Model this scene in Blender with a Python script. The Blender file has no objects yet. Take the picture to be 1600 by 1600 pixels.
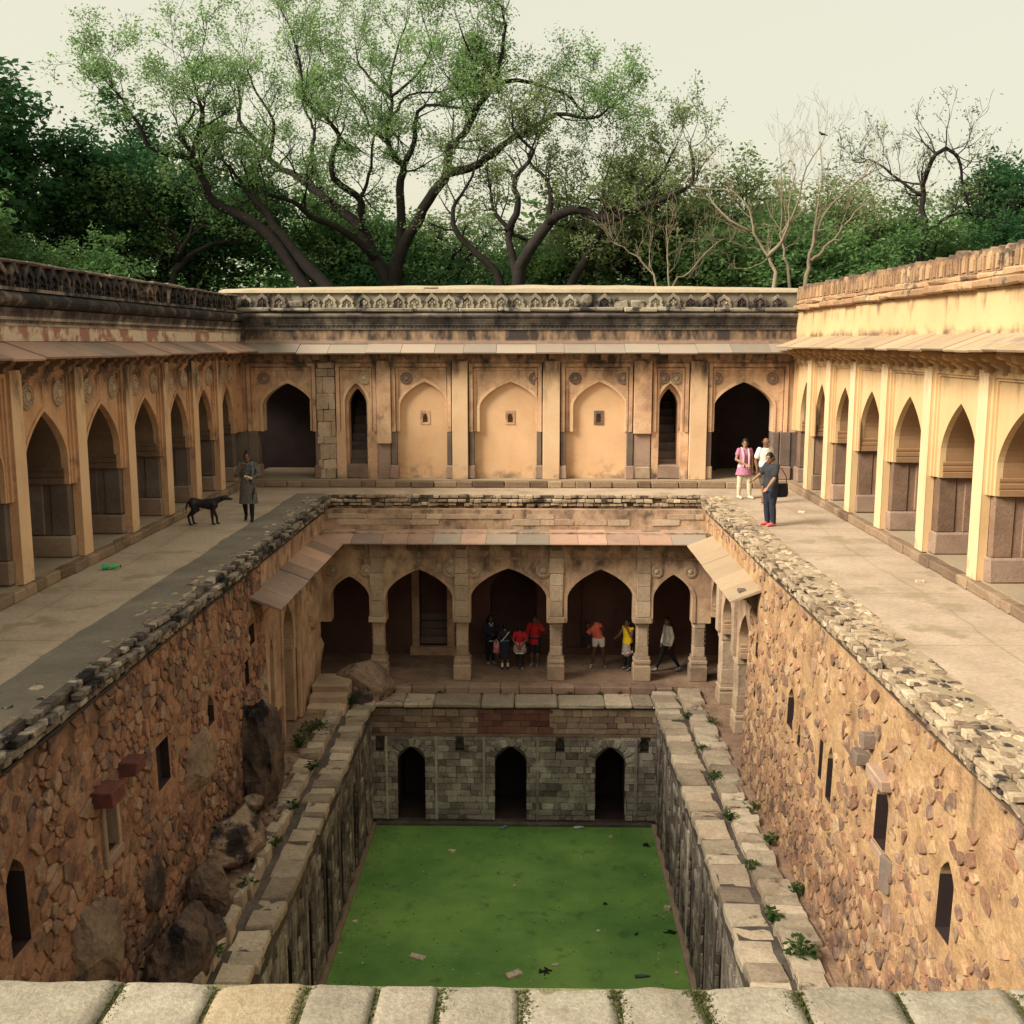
import bpy, math, random
import numpy as np
from mathutils import Vector, Matrix, noise

R = math.radians
S = bpy.context.scene
COL = S.collection
rng = random.Random(11)

# ------------------------------------------------------------------ camera
CAM = Vector((0.47, 0.0, 4.2))
PITCH, YAW = R(8.860), R(1.0655)
cd = bpy.data.cameras.new('camera')
cd.sensor_width = 36.0
cd.lens = 38.25
cd.clip_start, cd.clip_end = 0.1, 2000.0
cam = bpy.data.objects.new('camera', cd)
COL.objects.link(cam)
cam.location = CAM
cam.rotation_euler = (R(90) - PITCH, 0.0, YAW)
S.camera = cam

# ------------------------------------------------------------------ sky and sun
SUN_EL, SUN_AZ = R(36), R(-118)          # azimuth measured from +Y towards +X
w = bpy.data.worlds.new('World')
S.world = w
w.use_nodes = True
nt = w.node_tree
nt.nodes.clear()
sky = nt.nodes.new('ShaderNodeTexSky')
sky.sky_type = 'NISHITA'
sky.sun_disc = False
sky.sun_elevation = SUN_EL
sky.sun_rotation = SUN_AZ
sky.air_density, sky.dust_density, sky.ozone_density = 1.0, 6.0, 1.0
mixn = nt.nodes.new('ShaderNodeMix')
mixn.data_type = 'RGBA'
mixn.inputs[0].default_value = 0.74      # hazy, milky cream overcast veil over the clear sky
mixn.inputs[7].default_value = (5.3, 5.0, 3.6, 1)
bg = nt.nodes.new('ShaderNodeBackground')
bg.inputs[1].default_value = 0.10
wo = nt.nodes.new('ShaderNodeOutputWorld')
nt.links.new(sky.outputs[0], mixn.inputs[6])
nt.links.new(mixn.outputs[2], bg.inputs[0])
nt.links.new(bg.outputs[0], wo.inputs[0])

sd = bpy.data.lights.new('sun', 'SUN')
sd.energy = 3.3
sd.angle = R(24)
sd.color = (1.0, 0.91, 0.74)
sun = bpy.data.objects.new('sun', sd)
COL.objects.link(sun)
sdir = Vector((math.cos(SUN_EL) * math.sin(SUN_AZ), math.cos(SUN_EL) * math.cos(SUN_AZ), math.sin(SUN_EL)))
sun.rotation_euler = sdir.to_track_quat('Z', 'Y').to_euler()
sun.location = (-30, 5, 40)

vs = S.view_settings
vs.view_transform = 'Standard'
vs.look = 'None'
vs.exposure = 0.95
vs.gamma = 1.0
vs.use_curve_mapping = False
S.cycles.use_denoising = True
S.cycles.max_bounces = 7
S.cycles.diffuse_bounces = 6
S.cycles.transparent_max_bounces = 4

# ------------------------------------------------------------------ materials
def N(nt, t, **kw):
    n = nt.nodes.new(t)
    for k, v in kw.items():
        setattr(n, k, v)
    return n

def mathn(nt, op, a, b=None, c=None, clamp=False):
    n = nt.nodes.new('ShaderNodeMath')
    n.operation = op
    n.use_clamp = clamp
    for i, v in enumerate((a, b, c)):
        if v is None:
            continue
        if isinstance(v, (int, float)):
            n.inputs[i].default_value = v
        else:
            nt.links.new(v, n.inputs[i])
    return n.outputs[0]

def mixc(nt, fac, a, b, mode='MIX'):
    n = nt.nodes.new('ShaderNodeMix')
    n.data_type = 'RGBA'
    n.blend_type = mode
    for i, v in ((0, fac), (6, a), (7, b)):
        if isinstance(v, (int, float)):
            n.inputs[i].default_value = v
        elif isinstance(v, tuple):
            n.inputs[i].default_value = (v[0], v[1], v[2], 1)
        else:
            nt.links.new(v, n.inputs[i])
    return n.outputs[2]

def stone_mat(name, cols, scale=1.5, var=0.25, pick=0.5, bump=0.3, bscale=18.0, rough=0.9,
              stain=None, stain_col=(0.022, 0.020, 0.022), speck=0.25, bdist=0.02, patch=None):
    """cols: colours of a ramp chosen by noise and by the random number of each piece.
    stain: list of (z_low, z_full, z_full2, z_high, amount, streak) grime bands; patch: (colour, scale, threshold)."""
    m = bpy.data.materials.new(name)
    m.use_nodes = True
    nt = m.node_tree
    bs = nt.nodes['Principled BSDF']
    geo = N(nt, 'ShaderNodeNewGeometry')
    oi = N(nt, 'ShaderNodeObjectInfo')
    rnd = mathn(nt, 'FRACT', mathn(nt, 'ADD', oi.outputs['Random'], geo.outputs['Random Per Island']))
    n1 = N(nt, 'ShaderNodeTexNoise')
    n1.inputs['Scale'].default_value = scale
    n1.inputs['Detail'].default_value = 7
    n1.inputs['Roughness'].default_value = 0.62
    nt.links.new(geo.outputs['Position'], n1.inputs['Vector'])
    f = mathn(nt, 'MULTIPLY_ADD', n1.outputs['Fac'], 1.9, -0.45)
    f = mathn(nt, 'MULTIPLY', f, 1.0 - pick)
    f = mathn(nt, 'MULTIPLY_ADD', rnd, pick, f, clamp=True)
    rp = N(nt, 'ShaderNodeValToRGB')
    el = rp.color_ramp.elements
    while len(el) < len(cols):
        el.new(0.5)
    for i, c in enumerate(cols):
        el[i].position = i / (len(cols) - 1)
        el[i].color = (c[0], c[1], c[2], 1)
    nt.links.new(f, rp.inputs[0])
    col = rp.outputs[0]
    # fine speckle
    n2 = N(nt, 'ShaderNodeTexNoise')
    n2.inputs['Scale'].default_value = bscale
    n2.inputs['Detail'].default_value = 6
    n2.inputs['Roughness'].default_value = 0.7
    nt.links.new(geo.outputs['Position'], n2.inputs['Vector'])
    v = mathn(nt, 'MULTIPLY_ADD', n2.outputs['Fac'], speck * 4, 1 - speck * 2)
    r2 = mathn(nt, 'FRACT', mathn(nt, 'MULTIPLY', rnd, 7.31))
    v = mathn(nt, 'MULTIPLY', v, mathn(nt, 'MULTIPLY_ADD', r2, 2 * var, 1 - var))
    cv = N(nt, 'ShaderNodeCombineColor')
    for i in range(3):
        nt.links.new(v, cv.inputs[i])
    col = mixc(nt, 1.0, col, cv.outputs[0], 'MULTIPLY')
    if patch:
        pc, ps, pt = patch
        n4 = N(nt, 'ShaderNodeTexNoise')
        n4.inputs['Scale'].default_value = ps
        n4.inputs['Detail'].default_value = 8
        n4.inputs['Roughness'].default_value = 0.65
        nt.links.new(geo.outputs['Position'], n4.inputs['Vector'])
        mr = N(nt, 'ShaderNodeMapRange')
        mr.inputs['From Min'].default_value = pt
        mr.inputs['From Max'].default_value = pt + 0.07
        nt.links.new(n4.outputs['Fac'], mr.inputs['Value'])
        col = mixc(nt, mr.outputs[0], col, pc)
    if stain:
        sx = N(nt, 'ShaderNodeSeparateXYZ')
        nt.links.new(geo.outputs['Position'], sx.inputs[0])
        for (a, b, c, d, amt, streak) in stain:
            mp = N(nt, 'ShaderNodeMapping')
            mp.inputs['Scale'].default_value = (2.6, 2.6, 2.6 / streak)
            mp.inputs['Location'].default_value = (a * 3.7, 0, 0)
            nt.links.new(geo.outputs['Position'], mp.inputs['Vector'])
            n3 = N(nt, 'ShaderNodeTexNoise')
            n3.inputs['Scale'].default_value = 1.0
            n3.inputs['Detail'].default_value = 7
            n3.inputs['Roughness'].default_value = 0.62
            nt.links.new(mp.outputs[0], n3.inputs['Vector'])
            up = N(nt, 'ShaderNodeMapRange')
            up.inputs['From Min'].default_value, up.inputs['From Max'].default_value = a, b
            nt.links.new(sx.outputs[2], up.inputs['Value'])
            dn = N(nt, 'ShaderNodeMapRange')
            dn.inputs['From Min'].default_value, dn.inputs['From Max'].default_value = d, c
            nt.links.new(sx.outputs[2], dn.inputs['Value'])
            win = mathn(nt, 'MULTIPLY', up.outputs[0], dn.outputs[0])
            k = mathn(nt, 'MULTIPLY_ADD', win, 0.42 * amt, n3.outputs['Fac'])
            mr = N(nt, 'ShaderNodeMapRange')
            mr.inputs['From Min'].default_value, mr.inputs['From Max'].default_value = 0.62, 0.86
            nt.links.new(k, mr.inputs['Value'])
            kk = mathn(nt, 'MULTIPLY', mr.outputs[0], mathn(nt, 'MULTIPLY', win, 1.0, clamp=True), clamp=True)
            kk = mathn(nt, 'MULTIPLY', kk, 0.93)
            col = mixc(nt, kk, col, stain_col)
    nt.links.new(col, bs.inputs['Base Color'])
    bs.inputs['Roughness'].default_value = rough
    bs.inputs['Specular IOR Level'].default_value = 0.2
    if bump:
        h = mathn(nt, 'MULTIPLY_ADD', n1.outputs['Fac'], 1.5, n2.outputs['Fac'])
        bp = N(nt, 'ShaderNodeBump')
        bp.inputs['Strength'].default_value = bump
        bp.inputs['Distance'].default_value = bdist
        nt.links.new(h, bp.inputs['Height'])
        nt.links.new(bp.outputs[0], bs.inputs['Normal'])
    return m

def plain_mat(name, c, rough=0.8, var=0.0, c2=None, scale=30.0, spec=0.3, trans=0.0):
    m = bpy.data.materials.new(name)
    m.use_nodes = True
    nt = m.node_tree
    bs = nt.nodes['Principled BSDF']
    geo = N(nt, 'ShaderNodeNewGeometry')
    n1 = N(nt, 'ShaderNodeTexNoise')
    n1.inputs['Scale'].default_value = scale
    n1.inputs['Detail'].default_value = 4
    nt.links.new(geo.outputs['Position'], n1.inputs['Vector'])
    c2 = c2 or tuple(x * 0.75 for x in c)
    mr = N(nt, 'ShaderNodeMapRange')
    mr.inputs['From Min'].default_value, mr.inputs['From Max'].default_value = 0.42, 0.58
    nt.links.new(n1.outputs['Fac'], mr.inputs['Value'])
    nt.links.new(mixc(nt, mr.outputs[0], c, c2), bs.inputs['Base Color'])
    bs.inputs['Roughness'].default_value = rough
    bs.inputs['Specular IOR Level'].default_value = spec
    if trans:
        bs.inputs['Transmission Weight'].default_value = trans
    return m

def leaf_mat(name, c1, c2, c3, nscale=0.5):
    m = bpy.data.materials.new(name)
    m.use_nodes = True
    nt = m.node_tree
    nt.nodes.clear()
    out = N(nt, 'ShaderNodeOutputMaterial')
    geo = N(nt, 'ShaderNodeNewGeometry')
    n1 = N(nt, 'ShaderNodeTexNoise')
    n1.inputs['Scale'].default_value = nscale
    n1.inputs['Detail'].default_value = 3
    nt.links.new(geo.outputs['Position'], n1.inputs['Vector'])
    f = mathn(nt, 'MULTIPLY_ADD', n1.outputs['Fac'], 1.5, -0.45)
    f = mathn(nt, 'ADD', mathn(nt, 'MULTIPLY', f, 0.6), mathn(nt, 'MULTIPLY', geo.outputs['Random Per Island'], 0.5), clamp=True)
    rp = N(nt, 'ShaderNodeValToRGB')
    rp.color_ramp.elements.new(0.5)
    for e, p, c in zip(rp.color_ramp.elements, (0, 0.5, 1), (c1, c2, c3)):
        e.position = p
        e.color = (c[0], c[1], c[2], 1)
    nt.links.new(f, rp.inputs[0])
    d = N(nt, 'ShaderNodeBsdfDiffuse')
    t = N(nt, 'ShaderNodeBsdfTranslucent')
    mx = N(nt, 'ShaderNodeMixShader')
    mx.inputs[0].default_value = 0.5
    nt.links.new(rp.outputs[0], d.inputs[0])
    nt.links.new(rp.outputs[0], t.inputs[0])
    nt.links.new(d.outputs[0], mx.inputs[1])
    nt.links.new(t.outputs[0], mx.inputs[2])
    nt.links.new(mx.outputs[0], out.inputs[0])
    return m

M = {}
GR = (0.020, 0.018, 0.020)
# grime: (z_low, z_full, z_full2, z_high, amount, streak)
M['plaster_left'] = stone_mat('ochre_plaster', [(.42,.235,.145),(.57,.335,.19),(.65,.41,.245)], 1.1, .05, .05, .35, 26,
        stain=[(2.4,3.5,3.8,4.1,.62,2.2),(.1,.3,2.5,3.6,.18,2.0)], stain_col=(.06,.046,.042), speck=.16, bdist=.012, patch=((.36,.205,.135), 1.3, .605))
M['pilaster_left'] = stone_mat('cream_plaster', [(.54,.35,.21),(.66,.45,.275),(.72,.52,.33)], 0.9, .06, .1, .25, 26,
        stain=[(2.0,3.4,3.8,4.1,.62,3.0),(0.1,.15,.3,.8,.25,1.2)], stain_col=(.05,.042,.038), speck=.08, bdist=.01)
M['plaster_rear'] = stone_mat('rear_plaster', [(.28,.165,.11),(.53,.325,.20),(.66,.44,.28),(.62,.335,.215)], 1.2, .06, .05, .4, 24,
        stain=[(2.5,3.6,3.9,4.3,.66,2.2),(0.1,.15,.3,.9,.5,1.3),(.8,1.2,2.2,3.2,.22,2.5)], stain_col=(.055,.045,.042), speck=.2, bdist=.015, patch=((.27,.18,.125), 1.9, .605))
M['soffit_left'] = stone_mat('dark_soffit_plaster', [(.085,.056,.042),(.16,.105,.070),(.22,.145,.09)], 1.0, .06, .05, .4, 22, speck=.18)  # soffit plaster, much darker than the arch faces
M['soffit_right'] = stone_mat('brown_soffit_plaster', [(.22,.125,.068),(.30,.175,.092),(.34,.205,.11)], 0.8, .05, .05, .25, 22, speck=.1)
M['niche'] = stone_mat('niche_plaster', [(.60,.36,.205),(.70,.445,.255),(.76,.51,.31)], 0.9, .04, .0, .15, 20,
        stain=[(0.0,.05,.3,1.0,.45,1.0)], stain_col=(.20,.14,.10), speck=.06, bdist=.01)
M['plaster_right'] = stone_mat('yellow_plaster', [(.52,.345,.18),(.61,.42,.225),(.66,.475,.27)], 0.6, .03, .0, .12, 20,
        stain=[(4.2,4.25,4.4,4.62,.55,1.0),(2.9,3.6,3.8,4.1,.36,2.6),(4.4,4.9,5.1,5.3,.30,3.0)], stain_col=(.16,.105,.075), speck=.06, bdist=.01)
M['pilaster_right'] = stone_mat('pale_yellow_plaster', [(.60,.43,.25),(.68,.505,.31),(.72,.55,.35)], 0.7, .03, .1, .12, 20, speck=.06, bdist=.01,
        stain=[(0.1,.15,.3,.9,.42,1.2),(2.9,3.6,3.8,4.1,.34,2.6)], stain_col=(.16,.11,.08))
M['pier_stone'] = stone_mat('grey_sandstone', [(.085,.064,.060),(.16,.120,.100),(.24,.19,.15)], 1.6, .18, .3, .45, 22, speck=.22)
M['pier_right'] = stone_mat('brown_pier_stone', [(.12,.075,.055),(.22,.14,.098),(.30,.20,.14)], 1.6, .18, .3, .5, 22, speck=.28)
M['base_stone'] = stone_mat('brown_sandstone', [(.15,.098,.08),(.30,.205,.155),(.40,.29,.215)], 1.6, .18, .3, .45, 22, speck=.2)
M['column_stone'] = stone_mat('buff_sandstone', [(.23,.165,.12),(.45,.335,.24),(.57,.45,.32)], 1.8, .15, .3, .55, 22, speck=.3,
        patch=((.40,.25,.16), 2.2, .60))
M['gallery_plaster'] = stone_mat('gallery_plaster', [(.22,.14,.10),(.48,.32,.215),(.64,.47,.32)], 1.4, .08, .05, .55, 22,
        stain=[(-3.6,-1.8,-.4,.2,.40,1.6)], stain_col=(.05,.040,.038), speck=.2, patch=((.52,.31,.20), 1.1, .62))
M['interior_shade'] = stone_mat('painted_shade_plaster', [(.022,.015,.016),(.04,.025,.025),(.055,.034,.032)], 1.0, .05, .0, .2, 20, speck=.12)  # near-black colour carries the shade inside rooms and wall holes
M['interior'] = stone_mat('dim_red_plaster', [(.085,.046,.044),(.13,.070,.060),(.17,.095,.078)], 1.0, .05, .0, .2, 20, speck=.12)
M['eave_red'] = stone_mat('red_sandstone_slab', [(.36,.22,.165),(.46,.29,.215),(.25,.18,.15),(.38,.27,.21)], 1.3, .16, .6, .3, 24, speck=.12,
        patch=((.17,.15,.14), .9, .60))
M['eave_grey'] = stone_mat('grey_slab', [(.24,.20,.17),(.31,.26,.21),(.37,.28,.22)], 1.3, .14, .6, .25, 24, speck=.12)
M['eave_right'] = stone_mat('buff_slab', [(.34,.25,.165),(.40,.30,.20),(.36,.25,.17)], 1.3, .1, .5, .25, 24, speck=.12, patch=((.27,.21,.16), .8, .58))
M['bracket'] = stone_mat('bracket_stone', [(.17,.105,.08),(.26,.165,.115),(.21,.15,.12)], 2.0, .2, .5, .4, 24, speck=.2)
M['bracket_r'] = stone_mat('ochre_bracket_stone', [(.36,.22,.11),(.44,.28,.14)], 2.0, .15, .5, .3, 24, speck=.15)
M['grimy'] = stone_mat('weathered_cornice', [(.06,.052,.05),(.20,.155,.13),(.52,.43,.34)], 1.6, .2, .3, .6, 20,
        stain=[(4.3,4.7,5.3,5.9,.70,1.6)], stain_col=GR, speck=.3)
M['merlon_dark'] = stone_mat('blackened_merlon_stone', [(.035,.032,.034),(.10,.08,.072),(.40,.30,.23),(.46,.23,.16)], 2.4, .3, .35, .6, 20, speck=.3,
        stain=[(4.5,4.7,5.6,5.9,.85,1.0)], stain_col=GR)
M['merlon_rear'] = stone_mat('lichen_grey_stone', [(.11,.095,.080),(.27,.235,.18),(.42,.37,.27)], 1.9, .2, .35, .5, 22, speck=.28,
        patch=((.045,.040,.040), 1.3, .53))
M['cornice_rear'] = stone_mat('blackened_cornice', [(.06,.052,.05),(.12,.10,.09),(.36,.31,.23)], 1.2, .2, .15, .5, 20, speck=.25,
        stain=[(4.5,4.7,4.95,5.1,.50,1.6)], stain_col=GR)
M['band_rear'] = stone_mat('streaked_plaster', [(.24,.15,.10),(.36,.24,.155),(.43,.29,.19)], 1.2, .06, .1, .3, 22, speck=.15,
        stain=[(4.1,4.3,4.6,4.9,.72,2.6)], stain_col=(.03,.026,.028))
M['peeling'] = stone_mat('peeling_plaster', [(.50,.40,.29),(.62,.51,.38),(.42,.31,.22)], 1.4, .06, .1, .45, 22, speck=.15,
        patch=((.33,.165,.125), 1.7, .50))
M['merlon_right'] = stone_mat('orange_sandstone', [(.22,.125,.075),(.38,.235,.135),(.50,.36,.22)], 2.2, .2, .4, .5, 22, speck=.28,
        patch=((.11,.085,.07), 2.2, .57), stain=[(5.50,5.72,5.9,6.2,.62,1.0)], stain_col=(.06,.045,.04))
M['mortar_left'] = stone_mat('red_lime_mortar', [(.12,.066,.052),(.27,.145,.095),(.38,.21,.13),(.46,.29,.19)], 1.5, .05, .0, 1.0, 11, speck=.34, bdist=.05,
        stain=[(-6,-5.8,-3.6,-2.2,.50,.8),(-2.2,-.9,-.4,0,.42,2.5)], stain_col=(.055,.040,.040), patch=((.14,.085,.068), 2.2, .60))
M['rubble_left'] = stone_mat('rubble_stone', [(.07,.046,.044),(.22,.115,.082),(.33,.17,.105),(.12,.082,.076),(.29,.165,.11),(.36,.245,.17),(.18,.09,.072),(.40,.20,.10)], 2.2, .22, .75, .9, 16, speck=.42,
        stain=[(-6,-5.8,-4.0,-2.4,.42,.8),(-2.0,-.9,-.4,0,.36,2.5)], stain_col=(.05,.036,.038), patch=((.37,.205,.128), 2.3, .53))
M['mortar_right'] = stone_mat('ochre_lime_mortar', [(.22,.125,.075),(.42,.255,.135),(.52,.335,.18),(.58,.40,.24)], 1.3, .04, .0, .9, 11, speck=.28, bdist=.05,
        stain=[(-6,-5.8,-4.2,-2.4,.48,.9),(-2.6,-1.0,-.3,0,.22,3.0)], stain_col=(.085,.055,.050), patch=((.25,.15,.10), 1.9, .59))
M['rubble_right'] = stone_mat('ochre_rubble_stone', [(.10,.062,.055),(.27,.145,.095),(.42,.26,.15),(.17,.105,.085),(.45,.31,.19),(.32,.165,.10),(.40,.25,.15)], 2.2, .2, .75, .8, 16, speck=.38,
        stain=[(-6,-5.8,-4.2,-2.4,.44,.9)], stain_col=(.085,.055,.050), patch=((.48,.31,.175), 2.1, .575))
M['coping_left'] = stone_mat('blackened_coping_stone', [(.03,.028,.03),(.10,.085,.075),(.30,.25,.20),(.60,.54,.44)], 2.6, .3, .55, .8, 18, speck=.34,
        patch=((.024,.022,.025), 1.3, .53))
M['coping_right'] = stone_mat('buff_coping_stone', [(.12,.085,.07),(.30,.22,.15),(.46,.36,.25),(.60,.50,.36)], 2.4, .22, .6, .8, 18, speck=.32,
        patch=((.045,.036,.034), 2.1, .545))
M['coping_bed'] = stone_mat('dark_bedding_mortar', [(.045,.04,.038),(.09,.075,.062)], 2, .1, .0, .7, 14, speck=.25)
M['coping_bed_r'] = stone_mat('brown_bedding_mortar', [(.07,.05,.036),(.14,.10,.066)], 2, .1, .0, .7, 14, speck=.25)
M['block'] = stone_mat('limewashed_block', [(.06,.05,.054),(.21,.175,.16),(.38,.335,.29),(.60,.55,.47)], 1.7, .25, .45, .7, 18, speck=.34,
        stain=[(-8.9,-8.9,-8.3,-7.6,.5,1.2)], stain_col=(.028,.024,.024), patch=((.48,.45,.39), 1.6, .60))
M['block_side'] = stone_mat('streaked_block', [(.05,.04,.044),(.18,.145,.13),(.36,.31,.265),(.58,.53,.46)], 1.7, .25, .45, .7, 18, speck=.34,
        stain=[(-9.5,-9,-5.6,-5,.36,7.0)], stain_col=(.024,.020,.022))
M['block_upper'] = stone_mat('brown_block', [(.10,.062,.056),(.24,.16,.12),(.36,.26,.19),(.18,.14,.12)], 1.6, .2, .6, .5, 18, speck=.25)
M['block_red'] = stone_mat('reddish_block', [(.10,.045,.042),(.20,.085,.07),(.27,.14,.105)], 1.6, .2, .5, .5, 18, speck=.3)
M['block_joint'] = stone_mat('dark_joint', [(.05,.042,.04),(.10,.08,.07),(.16,.14,.12)], 1.5, .05, .0, .7, 12, speck=.25)
M['paving'] = stone_mat('worn_paving_stone', [(.17,.13,.105),(.33,.265,.20),(.48,.405,.31),(.38,.265,.19)], 1.7, .2, .6, .7, 16, speck=.3, patch=((.13,.095,.075), 1.6, .60))
M['earth'] = stone_mat('trodden_earth', [(.15,.095,.075),(.29,.19,.135),(.40,.28,.20)], 1.3, .05, .0, .8, 10, speck=.25, bdist=.05)
M['terrace'] = stone_mat('worn_cement_floor', [(.29,.22,.165),(.42,.325,.245),(.50,.40,.31)], 0.9, .0, .0, .35, 14, speck=.22, bdist=.015,
        patch=((.31,.245,.17), .8, .56))
M['strip'] = stone_mat('dark_cement_strip', [(.125,.105,.085),(.185,.158,.128),(.25,.215,.17)], 0.9, .0, .0, .4, 14, speck=.2)
M['strip_r'] = stone_mat('grey_cement_strip', [(.24,.185,.125),(.34,.27,.185),(.42,.34,.24)], 0.9, .0, .0, .4, 14, speck=.2)
M['plinth'] = stone_mat('plinth_floor', [(.26,.20,.14),(.34,.265,.185),(.38,.31,.22)], 0.9, .05, .1, .3, 16, speck=.15)
M['kerb'] = stone_mat('plinth_stone', [(.13,.085,.06),(.24,.165,.11),(.33,.24,.16)], 1.6, .2, .6, .6, 16, speck=.25)
M['boulder'] = stone_mat('weathered_boulder', [(.022,.019,.022),(.075,.055,.050),(.19,.13,.10),(.32,.25,.19)], 1.3, .12, .15, 1.0, 11, speck=.38, bdist=.06,
        patch=((.016,.014,.018), .8, .52))
M['boulder_pale'] = stone_mat('pale_boulder', [(.12,.08,.065),(.27,.19,.14),(.42,.33,.24)], 1.3, .1, .2, .9, 11, speck=.34, bdist=.05, patch=((.04,.032,.034), 1.2, .55))
M['ledge'] = stone_mat('pale_granite', [(.20,.172,.135),(.32,.28,.22),(.42,.375,.295)], 4.0, .10, .3, .9, 40, speck=.34, bdist=.012,
        patch=((.30,.215,.13), 3.0, .62))
M['ledge_warm'] = stone_mat('orange_granite', [(.26,.20,.13),(.37,.29,.19),(.43,.36,.255)], 4.0, .05, .2, .9, 40, speck=.32, bdist=.012)
M['ledge_bed'] = stone_mat('mossy_joint', [(.14,.14,.075),(.26,.23,.14)], 14, .0, .0, .8, 30, speck=.25)
M['moss'] = leaf_mat('dry_moss', (.07,.085,.03), (.12,.13,.05), (.19,.175,.085), 3.0)
M['red_bracket'] = plain_mat('dark_red_sandstone', (.16,.05,.045), .8, c2=(.11,.04,.038), scale=6)
M['ground'] = stone_mat('scrub_ground', [(.06,.07,.03),(.11,.10,.06)], 0.4, .0, .0, .5, 5, speck=.3)
M['roof'] = stone_mat('lime_roof', [(.36,.29,.20),(.46,.38,.27)], 0.7, .0, .0, .4, 10, speck=.2)
M['bark'] = stone_mat('dark_bark', [(.012,.010,.010),(.022,.018,.016),(.036,.029,.024)], 2.0, .1, .1, .8, 14, speck=.3, bdist=.03)
M['bark_pale'] = stone_mat('pale_bark', [(.14,.11,.08),(.23,.185,.13),(.30,.245,.175)], 2.0, .1, .1, .5, 14, speck=.2)
M['leaf_light'] = leaf_mat('light_feathery_leaf', (.12,.22,.085), (.23,.37,.145), (.40,.53,.24))
M['leaf_dark'] = leaf_mat('dark_leaf', (.020,.066,.034), (.055,.135,.055), (.12,.24,.075))
M['leaf_mid'] = leaf_mat('mid_leaf', (.060,.135,.058), (.15,.27,.10), (.28,.40,.14))
M['leaf_olive'] = leaf_mat('olive_leaf', (.12,.17,.075), (.23,.30,.13), (.36,.42,.20))
M['leaf_weed'] = leaf_mat('weed_leaf', (.035,.075,.025), (.06,.12,.035), (.10,.17,.05), 4)

# algae-covered water
def water_mat():
    m = bpy.data.materials.new('algae_water')
    m.use_nodes = True
    nt = m.node_tree
    bs = nt.nodes['Principled BSDF']
    geo = N(nt, 'ShaderNodeNewGeometry')
    n1 = N(nt, 'ShaderNodeTexNoise')
    n1.inputs['Scale'].default_value = 0.55
    n1.inputs['Detail'].default_value = 8
    n1.inputs['Roughness'].default_value = .6
    nt.links.new(geo.outputs['Position'], n1.inputs['Vector'])
    rp = N(nt, 'ShaderNodeValToRGB')
    for e, p, c in zip(rp.color_ramp.elements, (.30, .72), ((.085,.215,.05,1), (.24,.42,.10,1))):
        e.position = p
        e.color = c
    nt.links.new(n1.outputs['Fac'], rp.inputs[0])
    n2 = N(nt, 'ShaderNodeTexNoise')
    n2.inputs['Scale'].default_value = 2.3
    n2.inputs['Detail'].default_value = 9
    n2.inputs['Roughness'].default_value = .72
    nt.links.new(geo.outputs['Position'], n2.inputs['Vector'])
    mr = N(nt, 'ShaderNodeMapRange')
    mr.inputs['From Min'].default_value, mr.inputs['From Max'].default_value = .56, .72
    mr.inputs['To Max'].default_value = .8
    nt.links.new(n2.outputs['Fac'], mr.inputs['Value'])
    c = mixc(nt, mr.outputs[0], rp.outputs[0], (.055, .085, .028))
    n3 = N(nt, 'ShaderNodeTexNoise')
    n3.inputs['Scale'].default_value = 45
    n3.inputs['Detail'].default_value = 4
    nt.links.new(geo.outputs['Position'], n3.inputs['Vector'])
    v = mathn(nt, 'MULTIPLY_ADD', n3.outputs['Fac'], .7, .65)
    cv = N(nt, 'ShaderNodeCombineColor')
    for i in range(3):
        nt.links.new(v, cv.inputs[i])
    nt.links.new(mixc(nt, 1.0, c, cv.outputs[0], 'MULTIPLY'), bs.inputs['Base Color'])
    bs.inputs['Roughness'].default_value = .55
    bs.inputs['Specular IOR Level'].default_value = .25
    bp = N(nt, 'ShaderNodeBump')
    bp.inputs['Strength'].default_value = .25
    bp.inputs['Distance'].default_value = .01
    nt.links.new(n3.outputs['Fac'], bp.inputs['Height'])
    nt.links.new(bp.outputs[0], bs.inputs['Normal'])
    return m
M['water'] = water_mat()

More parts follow.
